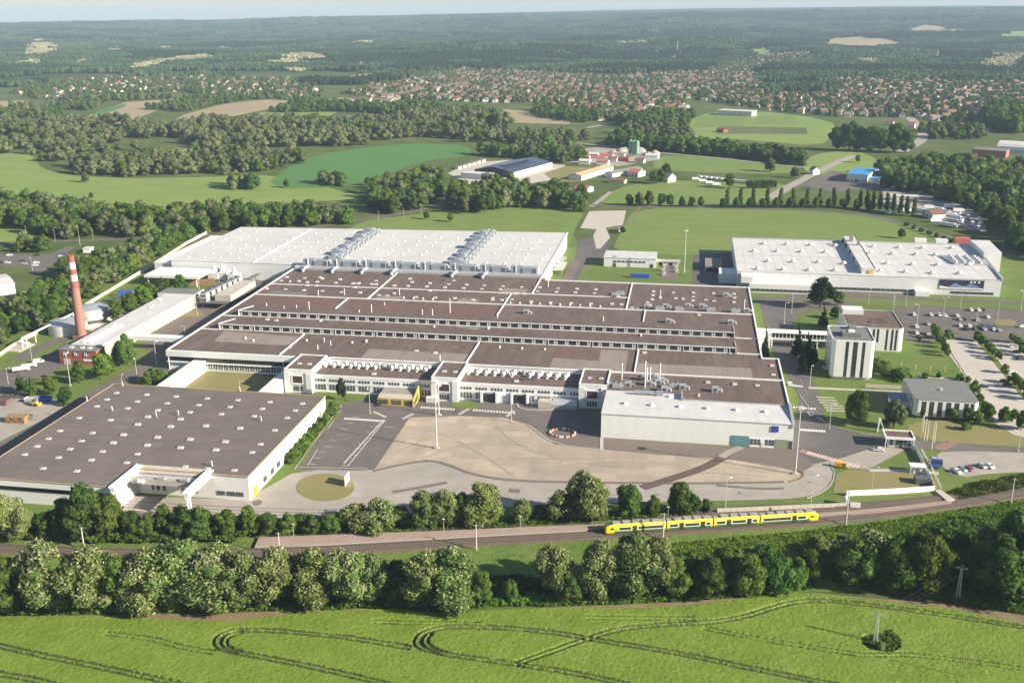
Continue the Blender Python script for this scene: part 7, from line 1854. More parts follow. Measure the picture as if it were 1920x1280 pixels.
obld("kiosk", "small white flat-roofed kiosk beside the valley road", "kiosk", (156, 474), (169, 474), 7, 2.8, "white_panel", "white_roof")
obld("transformer_house", "small concrete hut with brown bushes by the pale pad", "hut", (1160, 435), (1168, 435), 6, 3, "concrete_pale", "grey_roof")
for n_, (px, py, top, lab) in enumerate(((1270, 100, 76, "white lattice mast on the hill behind the town"), (1757, 113, 96, "red and white mast on the eastern hill"))):
    p = GT(px, py); h = 42 if n_ == 0 else 34
    t = MB()
    for z in range(0, h, 6):
        r0, r1 = 2.2 - 1.6 * z / h, 2.2 - 1.6 * (z + 6) / h
        for a in range(4):
            u = (math.cos(a * PI / 2), math.sin(a * PI / 2)); v = (math.cos((a + 1) * PI / 2), math.sin((a + 1) * PI / 2))
            t.bar((u[0] * r0, u[1] * r0, z), (u[0] * r1, u[1] * r1, z + 6), .5, mi=(z // 6) % 2); t.bar((u[0] * r0, u[1] * r0, z), (v[0] * r1, v[1] * r1, z + 6), .3, mi=(z // 6) % 2)
    tag(link("radio_mast", t.mesh("radio_mast", ["paint", "paint_red"] if n_ else ["paint", "paint"]), None, p), lab, "mast")
p = GT(677, 128); t = MB(); t.box(-3, 3, -3, 3, -2, 16); t.box(3.1, 18, -4, 4, -2, 8); t.xprofile([(-4, 8), (0, 13), (4, 8)], 3.1, 18.5, 1); t.tube((0, 0, 16), (0, 0, 22), 4.2, .2, 4, 1)
tag(link("church", t.mesh("church", ["render_white", "tile_brown"]), None, p), "small white church tower at the wood's edge above the town", "church")

# ------------------------------------------------------------------ lamp posts and masts
def post_mesh(h, r, arm):
    t = MB(); t.tube((0, 0, -.1), (0, 0, h), r, r * .6, 8); return t.mesh("pole", "galvanised")
LAMP_H = 12.0
POLE_ME = post_mesh(LAMP_H, .16, 1)
t = MB(); t.tube((0, 0, LAMP_H - .1), (-1.6, 0, LAMP_H + .25), .07, n=6); ARM_ME = t.mesh("arm", "galvanised")
t = MB(); t.box(-2.4, -1.3, -.22, .22, LAMP_H + .12, LAMP_H + .34); HEAD_ME = t.mesh("lamp_head", "white_trim")
t = MB(); t.box(-.3, .3, -.3, .3, -.1, .6); FOOT_ME = t.mesh("base", "concrete_pale")
def lamp(base, top, label, rz=0.0, thick=1.0, group="tall white lamp posts of the works"):
    h = max(5, tall(base, top)); s = h / LAMP_H
    r = thing("lamp_post", label, "lamp post", G(*base), group, rz); r.scale = (max(.8, s * .9) * thick, max(.8, s * .9) * thick, s)
    for nm, me in (("pole", POLE_ME), ("arm", ARM_ME), ("lamp_head", HEAD_ME), ("base", FOOT_ME)):
        o = bpy.data.objects.new(nm, me); COL.objects.link(o); o.parent = r
for b, tp, lab in (((17, 727), 690, "at the west edge of the brick-house yard"), ((132, 723), 664, "in front of the brick boiler house"), ((62, 688), 650, "beside the white van by the pipe posts"), ((258, 715), 671, "nearest the dry shrub bed"), ((294, 686), 642, "under the pipe bridge"),
                   ((370, 592), 557, "by the cooling deck on the grass corner"), ((374, 546), 510, "among the cooling units"), ((347, 627), 610, "short one beside the green skip yard"), ((230, 728), 704, "behind the storage hall's back corner"), ((450, 733), 714, "in the grass court"), ((563, 742), 719, "in front of the western stair tower"),
                   ((694, 776), 727, "beside the yellow entrance pavilion"), ((959, 791), 741, "at the edge of the concrete yard by the loading doors"), ((1518, 729), 684, "west of the office tower"), ((1555, 804), 757, "on the lawn west of the canteen"), ((1360, 953), 897, "behind the train near the concrete fence"), ((1520, 950), 893, "behind the head of the train"),
                   ((1634, 923), 874, "on the dry lawn by the panel fence"), ((1719, 611), 571, "between the white cars near the office block"), ((1829, 613), 577, "in the crowded car park row"), ((1768, 596), 558, "in the middle of the tarmac car park"), ((1870, 598), 562, "at the dry patch of the car park"), ((1675, 584), 556, "behind the office block roof"), ((1698, 576), 543, "in the verge before the white hall, centre"),
                   ((1628, 572), 542, "in the verge before the white hall, west"), ((1800, 580), 545, "in the verge below the dark banner"), ((1675, 570), 548, "second in the verge before the white hall"), ((1769, 560), 540, "behind the tarmac car park"), ((1914, 583), 545, "at the far east of the car park road"), ((1484, 588), 550, "by the forked road before the white hall"), ((1470, 607), 567, "on the lawn strip beside the link bridge"),
                   ((1909, 847), 795, "beside the entrance road, far east"), ((122, 761), 737, "between dark shrubs by the timber yard"), ((433, 545), 522, "in the west yard near the factory wall"), ((412, 540), 520, "before the white cooling towers")):
    lamp(b, tp, f"pale lamp post {lab}", rz=float(RNG.uniform(0, 6.28)))
for b, tp, lab in (((104, 453), 431, "first"), ((175, 450), 427, "second"), ((280, 447), 430, "third"), ((62, 513), 483, "fourth"), ((80, 597), 577, "fifth"), ((150, 459), 424, "tallest"), ((50, 440), 424, "sixth"), ((790, 402), 383, "seventh"), ((757, 408), 390, "eighth"), ((710, 414), 396, "ninth"), ((1902, 440), 420, "tenth"), ((1880, 466), 446, "eleventh")):
    lamp(b, tp, f"slim street lamp, {lab} along the valley road and west car park", 1.6, .8, "street lamps of the valley road")
def mast(base, top, label, head=True):
    h = tall(base, top); r = thing("floodlight_mast", label, "mast", G(*base))
    t = MB(); t.tube((0, 0, 0), (0, 0, h), .34, .16, 12); a = bpy.data.objects.new("pole", t.mesh("pole", "galvanised")); COL.objects.link(a); a.parent = r
    t = MB(); t.box(-1.0, 1.0, -.8, .8, 0, .7); a = bpy.data.objects.new("base", t.mesh("base", "concrete_pale")); COL.objects.link(a); a.parent = r
    t = MB(); t.lathe([(.3, h - .2), (1.3, h), (1.3, h + .25), (.3, h + .35)], 12); a = bpy.data.objects.new("light_ring", t.mesh("light_ring", "galvanised")); COL.objects.link(a); a.parent = r
    for k in range(6):
        t = MB(); c, s = math.cos(k * PI / 3), math.sin(k * PI / 3); t.box(1.2 * c - .3, 1.2 * c + .3, 1.2 * s - .3, 1.2 * s + .3, h - .3, h + .1); a = bpy.data.objects.new("floodlight", t.mesh("floodlight", "white_trim")); COL.objects.link(a); a.parent = r
mast((819, 841), 718, "tall floodlight mast standing in the concrete yard"); mast((823, 779), 722, "floodlight mast by the crossing before the middle stair tower"); mast((1491, 889), 764, "tall floodlight mast at the yard's east end by the pale hall"); mast((1283, 511), 432, "tall floodlight mast on the lawn by the white hall")
# flagpoles by the gate, lattice light posts
for i, (b, tp) in enumerate((((1726, 824), 780), ((1733, 826), 785), ((1738, 826), 790), ((1747, 843), 790), ((1752, 830), 792), ((1730, 812), 775))):
    r = thing("flagpole", f"bare white flagpole, {nth(i)} in the cluster by the gatehouse", "flagpole", G(*b)); h = tall(b, tp)
    t = MB(); t.tube((0, 0, 0), (0, 0, h), .12, .08, 8); a = bpy.data.objects.new("pole", t.mesh("pole", "white_trim")); COL.objects.link(a); a.parent = r
    t = MB(); t.tube((0, 0, h), (0, 0, h + .2), .14, .05, 8); a = bpy.data.objects.new("cap", t.mesh("cap", "galvanised")); COL.objects.link(a); a.parent = r
t = MB(); c = G(1645, 810); t.bar((c.x, c.y, 0), (c.x + .4, c.y, 6.5), .5); t.bar((c.x + .4, c.y, 6.5), (c.x + 3, c.y, 0), .4); solo("entry_sign_frame", t, "white_trim", "slanted white frame standing beside the gatehouse", "frame")
# poles along the railway
for i, (b, tp) in enumerate((((158, 1029), 997), ((525, 1042), 998), ((893, 1031), 983), ((1243, 1010), 962), ((1586, 984), 920), ((1895, 945), 897))):
    h = max(8, tall(b, tp)); r = thing("track_pole", f"concrete pole, {nth(i)} from the west beside the railway track", "pole", G(*b))
    t = MB(); t.tube((0, 0, 0), (0, 0, h), .26, .18, 8); a = bpy.data.objects.new("pole", t.mesh("pole", "galvanised")); COL.objects.link(a); a.parent = r
    t = MB(); t.bar((-.9, 0, h - .3), (.9, 0, h - .3), .16); a = bpy.data.objects.new("crossarm", t.mesh("crossarm", "galvanised")); COL.objects.link(a); a.parent = r
for i, (b, tp) in enumerate((((551, 1008), 982), ((690, 1004), 980), ((832, 998), 976), ((976, 992), 970), ((1110, 985), 962), ((1252, 978), 950))):
    h = max(5, tall(b, tp)); r = thing("platform_lamp", f"thin platform lamp, {nth(i)} from the west at the platform fence", "lamp", G(*b))
    t = MB(); t.tube((0, 0, .8), (0, 0, h), .08, .06, 6); a = bpy.data.objects.new("pole", t.mesh("pole", "galvanised")); COL.objects.link(a); a.parent = r
    t = MB(); t.box(-.5, .5, -.15, .15, h, h + .15); a = bpy.data.objects.new("lamp_head", t.mesh("lamp_head", "white_trim")); COL.objects.link(a); a.parent = r

# ------------------------------------------------------------------ fences
def fence(name, label, px, step, h, kind, m):
    pts = [G(*q) for q in px]; f = thing(name, label, "fence", pts[0]); k0 = pts[0]
    pmesh = MB(); pmesh.box(-.07, .07, -.07, .07, 0, h + .1); pm = pmesh.mesh("post", m)
    for a, b in zip(pts, pts[1:]):
        L = (b - a).length; n = max(1, round(L / step)); d = (b - a) / n; ang = math.atan2(d.y, d.x); w = d.length
        q = MB()
        if kind == "panel": q.box(.12, w - .12, -.05, .05, .12, h)
        else:
            for z in (.35, h * .55, h): q.box(.07, w - .07, -.025, .025, z - .05, z)
            for s in np.arange(.3, w, .5): q.box(s - .02, s + .02, -.02, .02, .3, h)
        qm = q.mesh("panel", m)
        for i in range(n):
            p = a + d * i
            for nm, me in (("panel", qm), ("post", pm)):
                o = bpy.data.objects.new(nm, me); COL.objects.link(o); o.parent = f; o.location = p - k0; o.rotation_euler = (0, 0, ang)
fence("panel_fence", "white panel fence along the siding at the dry lawn", [(1587, 930), (1660, 927), (1752, 921)], 2.2, 2.3, "panel", "white_trim")
fence("panel_fence", "white panel fence running from the gatehouse to the siding", [(1752, 921), (1735, 882), (1718, 848), (1702, 836)], 2.2, 2.2, "panel", "white_trim")
fence("panel_fence", "second panel fence beside the gate path", [(1764, 918), (1746, 880), (1727, 846)], 2.4, 1.8, "rail", "galvanised")
fence("concrete_fence", "pale concrete panel fence behind the yellow train", [(1345, 962), (1420, 959), (1500, 955), (1600, 951)], 2.6, 2.0, "panel", "concrete_pale")
fence("rail_fence", "thin metal fence at the back of the platform", [(484, 1010), (640, 1005), (800, 998), (1000, 990), (1130, 984)], 3.0, 1.3, "rail", "steel_dark")
t = MB(); c = G(1588, 951); t.box(c.x - .6, c.x + .6, c.y, c.y + 3, 0, 3.2); t.box(c.x + 1, c.x + 4.5, c.y - .4, c.y - .2, 0, 2.3); solo("fence_gate", t, "white_trim", "white gate posts where the siding passes the panel fence", "gate")
t = MB(); c = G(1719, 886); t.box(c.x - 3, c.x + 3, c.y - 2, c.y + 2, 3.0, 3.3); 
for a, b in ((-2.7, -1.7), (2.7, -1.7), (-2.7, 1.7), (2.7, 1.7)): t.box(c.x + a - .15, c.x + a + .15, c.y + b - .15, c.y + b + .15, 0, 3)
t.box(c.x - 1.6, c.x + 1.6, c.y - 1, c.y + 1.2, .1, 2.6); solo("turnstile_shelter", t, "white_panel", "white roofed turnstile shelter on the path by the fence", "shelter")
t = MB(); c = G(1727, 905); t.box(c.x - 2.4, c.x + 2.4, c.y - 2, c.y + 2, 0, 2.5); solo("grey_hut", t, "steel_dark", "small dark grey hut on the dry lawn inside the panel fence", "hut")
t = MB(); c = G(651, 908); t.box(c.x - .1, c.x + .1, c.y - 2.4, c.y + 2.4, .6, 4.2); t.box(c.x - .1, c.x + .1, c.y - 2.3, c.y - 2.0, 0, .6); t.box(c.x - .1, c.x + .1, c.y + 2.0, c.y + 2.3, 0, .6)
solo("notice_board", t, "white_trim", "large white notice board on the oval dry island", "board")
# ring of red and white barriers
for i in range(12):
    a = 2 * PI * i / 12; c = G(1055, 813) + Vector((5.2 * math.cos(a), 4.4 * math.sin(a), 0)); t = MB(); t.box(-.9, .9, -.3, .3, 0, .9)
    o = link("barrier", t.mesh("barrier", "paint" if i % 3 == 0 else "paint_red"), None, c); o.rotation_euler = (0, 0, a + PI / 2); tag(o, f"{'white' if i % 3 == 0 else 'red'} barrier block in the ring on the dark yard", "barrier", "barrier ring on the yard")
# benches of concrete strips on the lawn
for i in range(6):
    c = G(1548 + 4 * (i > 2) + 3 * i, 746 + 5.0 * i); t = MB(); t.box(-4.2, 4.2, -.35, .35, 0, .45)
    tag(link("concrete_kerb", t.mesh("concrete_kerb", "concrete_pale"), None, c), f"pale concrete strip, {nth(i)} from the back on the lawn west of the round tree", "strip")
for i, (x, y) in enumerate(((1661, 684), (1689, 689), (1716, 693), (1744, 696), (1771, 697), (1799, 698))):
    t = MB(); t.tube((0, 0, 0), (0, 0, 1.9), .22, n=8); t.tube((0, 0, 1.9), (0, 0, 2.4), .34, .34, 8); tag(link("garden_light", t.mesh("garden_light", "yellow_paint"), None, G(x, y)), f"short yellow garden light, {nth(i)} from the office tower along the lawn path", "light")

# ------------------------------------------------------------------ cars, vans, lorries
def car_meshes(L=4.3, W=1.76, Hh=1.45, van=False):
    b = MB(); l = L / 2
    if van: pr = [(-l, .35), (-l, 1.0), (-l + .05, Hh), (l - 1.35, Hh), (l - .55, 1.08), (l, .92), (l, .35)]
    else: pr = [(-l, .35), (-l + .03, .78), (-l + .35, .95), (-l + .75, 1.36), (-l + 1.15, Hh), (l - 1.75, Hh), (l - 1.0, .98), (l - .1, .8), (l, .62), (l, .35)]
    n = len(pr); k = 0
    for s in (-1, 1):
        for x, z in pr: b.v.append((x, s * W / 2 * (.84 if z > 1.2 else 1.), z))
    b.f.append(tuple(reversed(range(n)))[::-1]); b.f.append(tuple(range(n, 2 * n))[::-1]); b.m += [0, 0]
    for i in range(n):
        j = (i + 1) % n; b.f.append((i, i + n, j + n, j)); b.m.append(0)
    g = MB()
    if van: g.face([(l - 1.3, -W * .4, Hh - .06), (l - .62, -W * .44, 1.14), (l - .62, W * .44, 1.14), (l - 1.3, W * .4, Hh - .06)])
    else:
        g.face([(l - 1.70, -W * .39, Hh - .02), (l - 1.02, -W * .45, 1.03), (l - 1.02, W * .45, 1.03), (l - 1.70, W * .39, Hh - .02)]); g.face([(-l + .38, -W * .43, 1.02), (-l + .8, -W * .39, 1.38), (-l + .8, W * .39, 1.38), (-l + .38, W * .43, 1.02)])
    g.v = [(x + (.03 if x > 0 else -.03), y, z + .02) for x, y, z in g.v]
    sds = []
    for s in (-1, 1):
        sd = MB()
        q = [(-l + .75, s * (W / 2 + .005), 1.0), (l - 1.2, s * (W / 2 + .005), 1.0), (l - 1.75, s * (W * .42 + .015), Hh - .08), (-l + 1.05, s * (W * .42 + .015), Hh - .08)]
        if van: q = [(l - 2.2, s * (W / 2 + .005), 1.05), (l - .8, s * (W / 2 + .005), 1.05), (l - 1.35, s * (W * .42 + .06), Hh - .1), (l - 2.2, s * (W * .42 + .06), Hh - .1)]
        sd.face(q); sds.append(sd.mesh("side_window", "pane"))
    w = MB(); w.tube((0, -.11, 0), (0, .11, 0), .32, n=12, mi=0); w.tube((0, -.115, 0), (0, .115, 0), .18, n=8, mi=1)
    h = MB(); h.box(l - .06, l + .02, -W * .45, -W * .28, .62, .76); h2 = MB(); h2.box(l - .06, l + .02, W * .28, W * .45, .62, .76)
    return b, g.mesh("windscreen", "pane"), sds, w.mesh("wheel", ["tyre", "hubcap"]), h.mesh("headlight", "lamp_glass"), h2.mesh("headlight", "lamp_glass"), L
CARB = {}
def car(px, py, color, label, rz=0.0, van=False, z=.16, group=None, big=1.0):
    key = (van,)
    if key not in CARB: CARB[key] = (car_meshes(5.0, 1.95, 2.1, True) if van else car_meshes(), {})
    (b, g, sd, wh, h1, h2, L), bod = CARB[key]
    if color not in bod: bod[color] = b.mesh("body", color)
    p = G(px, py); r = thing("van" if van else "car", label, "van" if van else "car", (p.x, p.y, z), group, rz); r.scale = (big,) * 3
    W = 1.95 if van else 1.76
    for nm, me, loc in (("body", bod[color], (0, 0, 0)), ("windscreen", g, (0, 0, 0)), ("side_window", sd[0], (0, 0, 0)), ("side_window", sd[1], (0, 0, 0)), ("headlight", h1, (0, 0, 0)), ("headlight", h2, (0, 0, 0)),
                        ("wheel", wh, (L * .31, W * .44, .32)), ("wheel", wh, (L * .31, -W * .44, .32)), ("wheel", wh, (-L * .3, W * .44, .32)), ("wheel", wh, (-L * .3, -W * .44, .32))):
        o = bpy.data.objects.new(nm, me); COL.objects.link(o); o.parent = r; o.location = loc
CN = {"w": "car_white", "s": "car_silver", "k": "car_black", "b": "car_blue", "g": "car_grey"}
CT = {"w": "white", "s": "silver", "k": "black", "b": "blue", "g": "dark grey"}
AREA = [("rows behind the office block", "677,186,w 868,191,w 965,193,w 1030,201,w 1165,200,w 1195,242,s 1243,241,k 1320,134,w 1408,138,w 1455,136,k 1507,215,w 1395,250,s 838,294,s"),
        ("near side of the tarmac car park", "705,322,w 712,396,w 838,408,w 950,340,k 1195,312,w 1302,316,w 1270,350,k 1370,350,g 1445,316,k 1470,355,s 1530,326,b 1575,356,w 1600,330,g 1640,367,s 1420,330,k 1500,345,g"),
        ("pale tree-lined car park", "1900,324,w 1800,552,w 1840,612,k 1890,672,k 1785,838,w 1700,940,k 1735,980,k 1465,1000,k 1880,690,k")]
for text, lst in AREA:
    it = [s.split(",") for s in lst.split()]; it.sort(key=lambda a: float(a[0]))
    cnt = {}
    for a, b, c in it:
        i = cnt.get(c, 0); cnt[c] = i + 1
        car(1600 + float(a) / 6, 560 + float(b) / 6, CN[c], f"{CT[c]} car, {nth(i)} {CT[c]} one in the {text}", math.radians(float(RNG.choice([97, 277, 92]))) if "pale" not in text else math.radians(12), z=.2)
car(1647, 845.5, "car_white", "white car leaving by the pale lane near the gatehouse", math.radians(175)); car(1577.5, 876.5, "car_yellow", "yellow delivery van at the red and white crossing", math.radians(-12), van=True)
car(1748, 864, "car_silver", "silver car parked behind the blue cars at the gate lot", math.radians(176)); car(1753.5, 871, "car_blue", "blue van parked on the grass edge of the gate lot", math.radians(176), van=True); car(1751, 877.5, "car_blue", "dark blue car nearest the fence path at the gate lot", math.radians(176))
car(1794, 886, "car_white", "white car first in the lower row of the gate lot", math.radians(-64)); car(1804, 882, "car_teal", "teal car between white and red cars of the gate lot", math.radians(-64)); car(1817, 881, "car_red", "dark red car in the lower row of the gate lot", math.radians(-68))
car(1841, 876, "car_silver", "silver car next to last in the gate lot", math.radians(-64)); car(1855, 876.5, "car_white", "white car last in the lower row of the gate lot", math.radians(-64))
car(73, 680, "car_white", "white van parked beside the kerb west of the boiler house", math.radians(40), van=True)
for i, (x, y, c) in enumerate(((18, 480, "w"), (14, 494, "w"), (43, 490, "k"), (45, 496, "s"), (70, 480, "k"), (68, 494, "w"), (66, 499, "w"), (1, 493, "k"), (115, 482, "w"), (119, 478, "b"))): car(x, y, CN[c], f"{CT[c]} car, {nth(i)} in the west car park by the valley road", float(RNG.uniform(0, .4)))
for i, (x, y, c) in enumerate(((1481, 722, "w"), (1519, 778, "w"), (1500, 672, "w"), (1545, 692, "w"), (1522, 680, "s"))): car(x, y, CN[c], f"{CT[c]} car, {nth(i)} on the works road beside the factory", math.radians(100))
# lorries
t = MB(); t.box(-4, 4, -1.2, 1.2, .9, 3.7); TR_BODY = t
t = MB(); t.xprofile([(-1.15, .6), (1.15, .6), (1.15, 2.9), (-1.15, 2.9)], 4.2, 6.0); t.box(6.0, 6.05, -1.0, 1.0, 1.6, 2.6, 1); CAB_ME = t.mesh("cab", ["car_white", "pane"])
t = MB(); t.box(-4, 5.8, -.9, .9, .5, .88); CHAS_ME = t.mesh("chassis", "steel_dark")
t = MB(); t.tube((0, -1.15, .5), (0, 1.15, .5), .5, n=12); AXLE_ME = t.mesh("wheels", "tyre")
TB = {}
def lorry(px, py, m, label, rz, s=1.0, group=None, tanker=False):
    k = (m, tanker)
    if k not in TB:
        if tanker: t = MB(); t.tube((-4, 0, 2.1), (4, 0, 2.1), 1.25, n=14); TB[k] = t.mesh("tank", m)
        else: TB[k] = TR_BODY.mesh("box_body", m)
    p = G(px, py); r = thing("lorry", label, "lorry", (p.x, p.y, .15), group, rz); r.scale = (s, s, s)
    for nm, me, loc in (("tank" if tanker else "box_body", TB[k], (0, 0, 0)), ("cab", CAB_ME, (0, 0, 0)), ("chassis", CHAS_ME, (0, 0, 0)), ("wheels", AXLE_ME, (-2.6, 0, 0)), ("wheels", AXLE_ME, (-1.4, 0, 0)), ("wheels", AXLE_ME, (4.8, 0, 0))):
        o = bpy.data.objects.new(nm, me); COL.objects.link(o); o.parent = r; o.location = loc
lorry(37, 697, "car_white", "silver-white tanker lorry by the west yard, the nearer one", math.radians(38), .8, tanker=True); lorry(52, 690, "car_silver", "silver tanker lorry by the west yard, the farther one", math.radians(38), .7, tanker=True)
lorry(236, 556, "blue_paint", "blue-bodied lorry parked behind the row of green trees", math.radians(20)); lorry(222, 566, "car_grey", "dark lorry parked behind the storage tanks", math.radians(15)); lorry(440, 556, "car_grey", "dark lorry beside the factory wall in the west yard", math.radians(60)) 
for i in range(7): lorry(1652 + 14 * i, 385 + 2.6 * i, "car_white", f"white box lorry, {nth(i)} in the back row of the lorry yard", math.radians(-52), 1.0)
for i, (x, y, a) in enumerate(((1668, 402, 20), (1700, 398, 10), (1740, 392, 0), (1760, 396, -40), (1772, 401, -40), (1783, 406, -42), (1793, 412, -40), (1806, 404, 10), (1815, 411, 80), (1752, 417, 15), (1768, 424, -20), (1781, 426, -30), (1786, 418, -35), (1803, 419, 60), (1823, 424, 80), (1836, 416, 85), (1838, 426, 85), (1834, 432, 80), (1795, 398, 5), (1778, 391, 0))):
    lorry(x, y, "car_white" if i % 4 else "car_silver", f"{'white' if i % 4 else 'silver'} lorry, {nth(i)} scattered on the pale lorry yard", math.radians(a), .95)
for i in range(11): lorry(1312 + 9.4 * i, 335 + 1.0 * i, "car_white", f"white trailer lorry, {nth(i)} from the west in the row by the hedge block", math.radians(-60 + 3 * i), .85)
for i in range(4): lorry(1303 + 13 * i, 338 + 3.4 * i, "car_white", f"white lorry, {nth(i)} standing loose before the row by the hedge block", math.radians(10), .8)
# timber and scrap yard in the west
for i, (x, y, m, l) in enumerate(((34, 791, "wood", "stack of brown timber pallets on the pale west yard"), (52, 788, "steel_dark", "dark skip behind the timber stack"), (6, 757, "roof_red", "reddish scrap container at the far west yard"), (66, 760, "yellow_paint", "yellow wheeled loader parked by the dark bushes"), (60, 754, "galvanised", "pale skip beside the yellow loader"), (85, 752, "blue_paint", "blue skip under the dark bushes"), (18, 746, "steel_dark", "row of dark bins at the west yard edge"), (40, 746, "steel_dark", "second row of dark bins at the west yard edge"))):
    c = G(x, y); t = MB(); w, d, h = ((9, 4, 3.2), (4, 3, 2.4), (7, 5, 2.6), (3.6, 2.4, 2.2), (6, 3, 2.2), (6, 3, 2.2), (8, 2, 1.6), (8, 2, 1.6))[i]
    r = thing(("pallet_stack", "skip", "container", "wheel_loader", "skip", "skip", "bin_row", "bin_row")[i], l, ("stack", "skip", "container", "loader", "skip", "skip", "bins", "bins")[i], c)
    if i == 0:
        for a in range(5):
            for b in range(4):
                t = MB(); t.box(-4.5 + 1.85 * a, -4.5 + 1.85 * a + 1.6, -2 + RNG.uniform(-.2, .2), 2, .02 + .8 * b, .02 + .8 * b + .7); o = bpy.data.objects.new("pallet", t.mesh("pallet", m)); COL.objects.link(o); o.parent = r
    elif i == 3:
        t.box(-1.8, 1.2, -1, 1, .7, 1.9); t.box(-.8, .6, -.8, .8, 1.9, 3.0, 1); t.box(1.2, 2.6, -1.3, 1.3, .3, 1.2)
        o = bpy.data.objects.new("body", t.mesh("body", [m, "pane"])); COL.objects.link(o); o.parent = r
        for a, b in ((-1.2, -1.1), (1, -1.1), (-1.2, 1.1), (1, 1.1)):
            t = MB(); t.tube((a, b - .2, .7), (a, b + .2, .7), .7, n=12); o = bpy.data.objects.new("wheel", t.mesh("wheel", "tyre")); COL.objects.link(o); o.parent = r
    else:
        t.face([(-w / 2 + .5, -d / 2, 0), (w / 2 - .5, -d / 2, 0), (w / 2, -d / 2, h), (-w / 2, -d / 2, h)]); t.face([(w / 2 - .5, d / 2, 0), (-w / 2 + .5, d / 2, 0), (-w / 2, d / 2, h), (w / 2, d / 2, h)])
        t.face([(w / 2 - .5, -d / 2, 0), (w / 2 - .5, d / 2, 0), (w / 2, d / 2, h), (w / 2, -d / 2, h)]); t.face([(-w / 2 + .5, d / 2, 0), (-w / 2 + .5, -d / 2, 0), (-w / 2, -d / 2, h), (-w / 2, d / 2, h)]); t.face([(-w / 2 + .1, -d / 2 + .1, h * .8), (w / 2 - .1, -d / 2 + .1, h * .8), (w / 2 - .1, d / 2 - .1, h * .8), (-w / 2 + .1, d / 2 - .1, h * .8)])
        o = bpy.data.objects.new("body", t.mesh("body", m)); COL.objects.link(o); o.parent = r

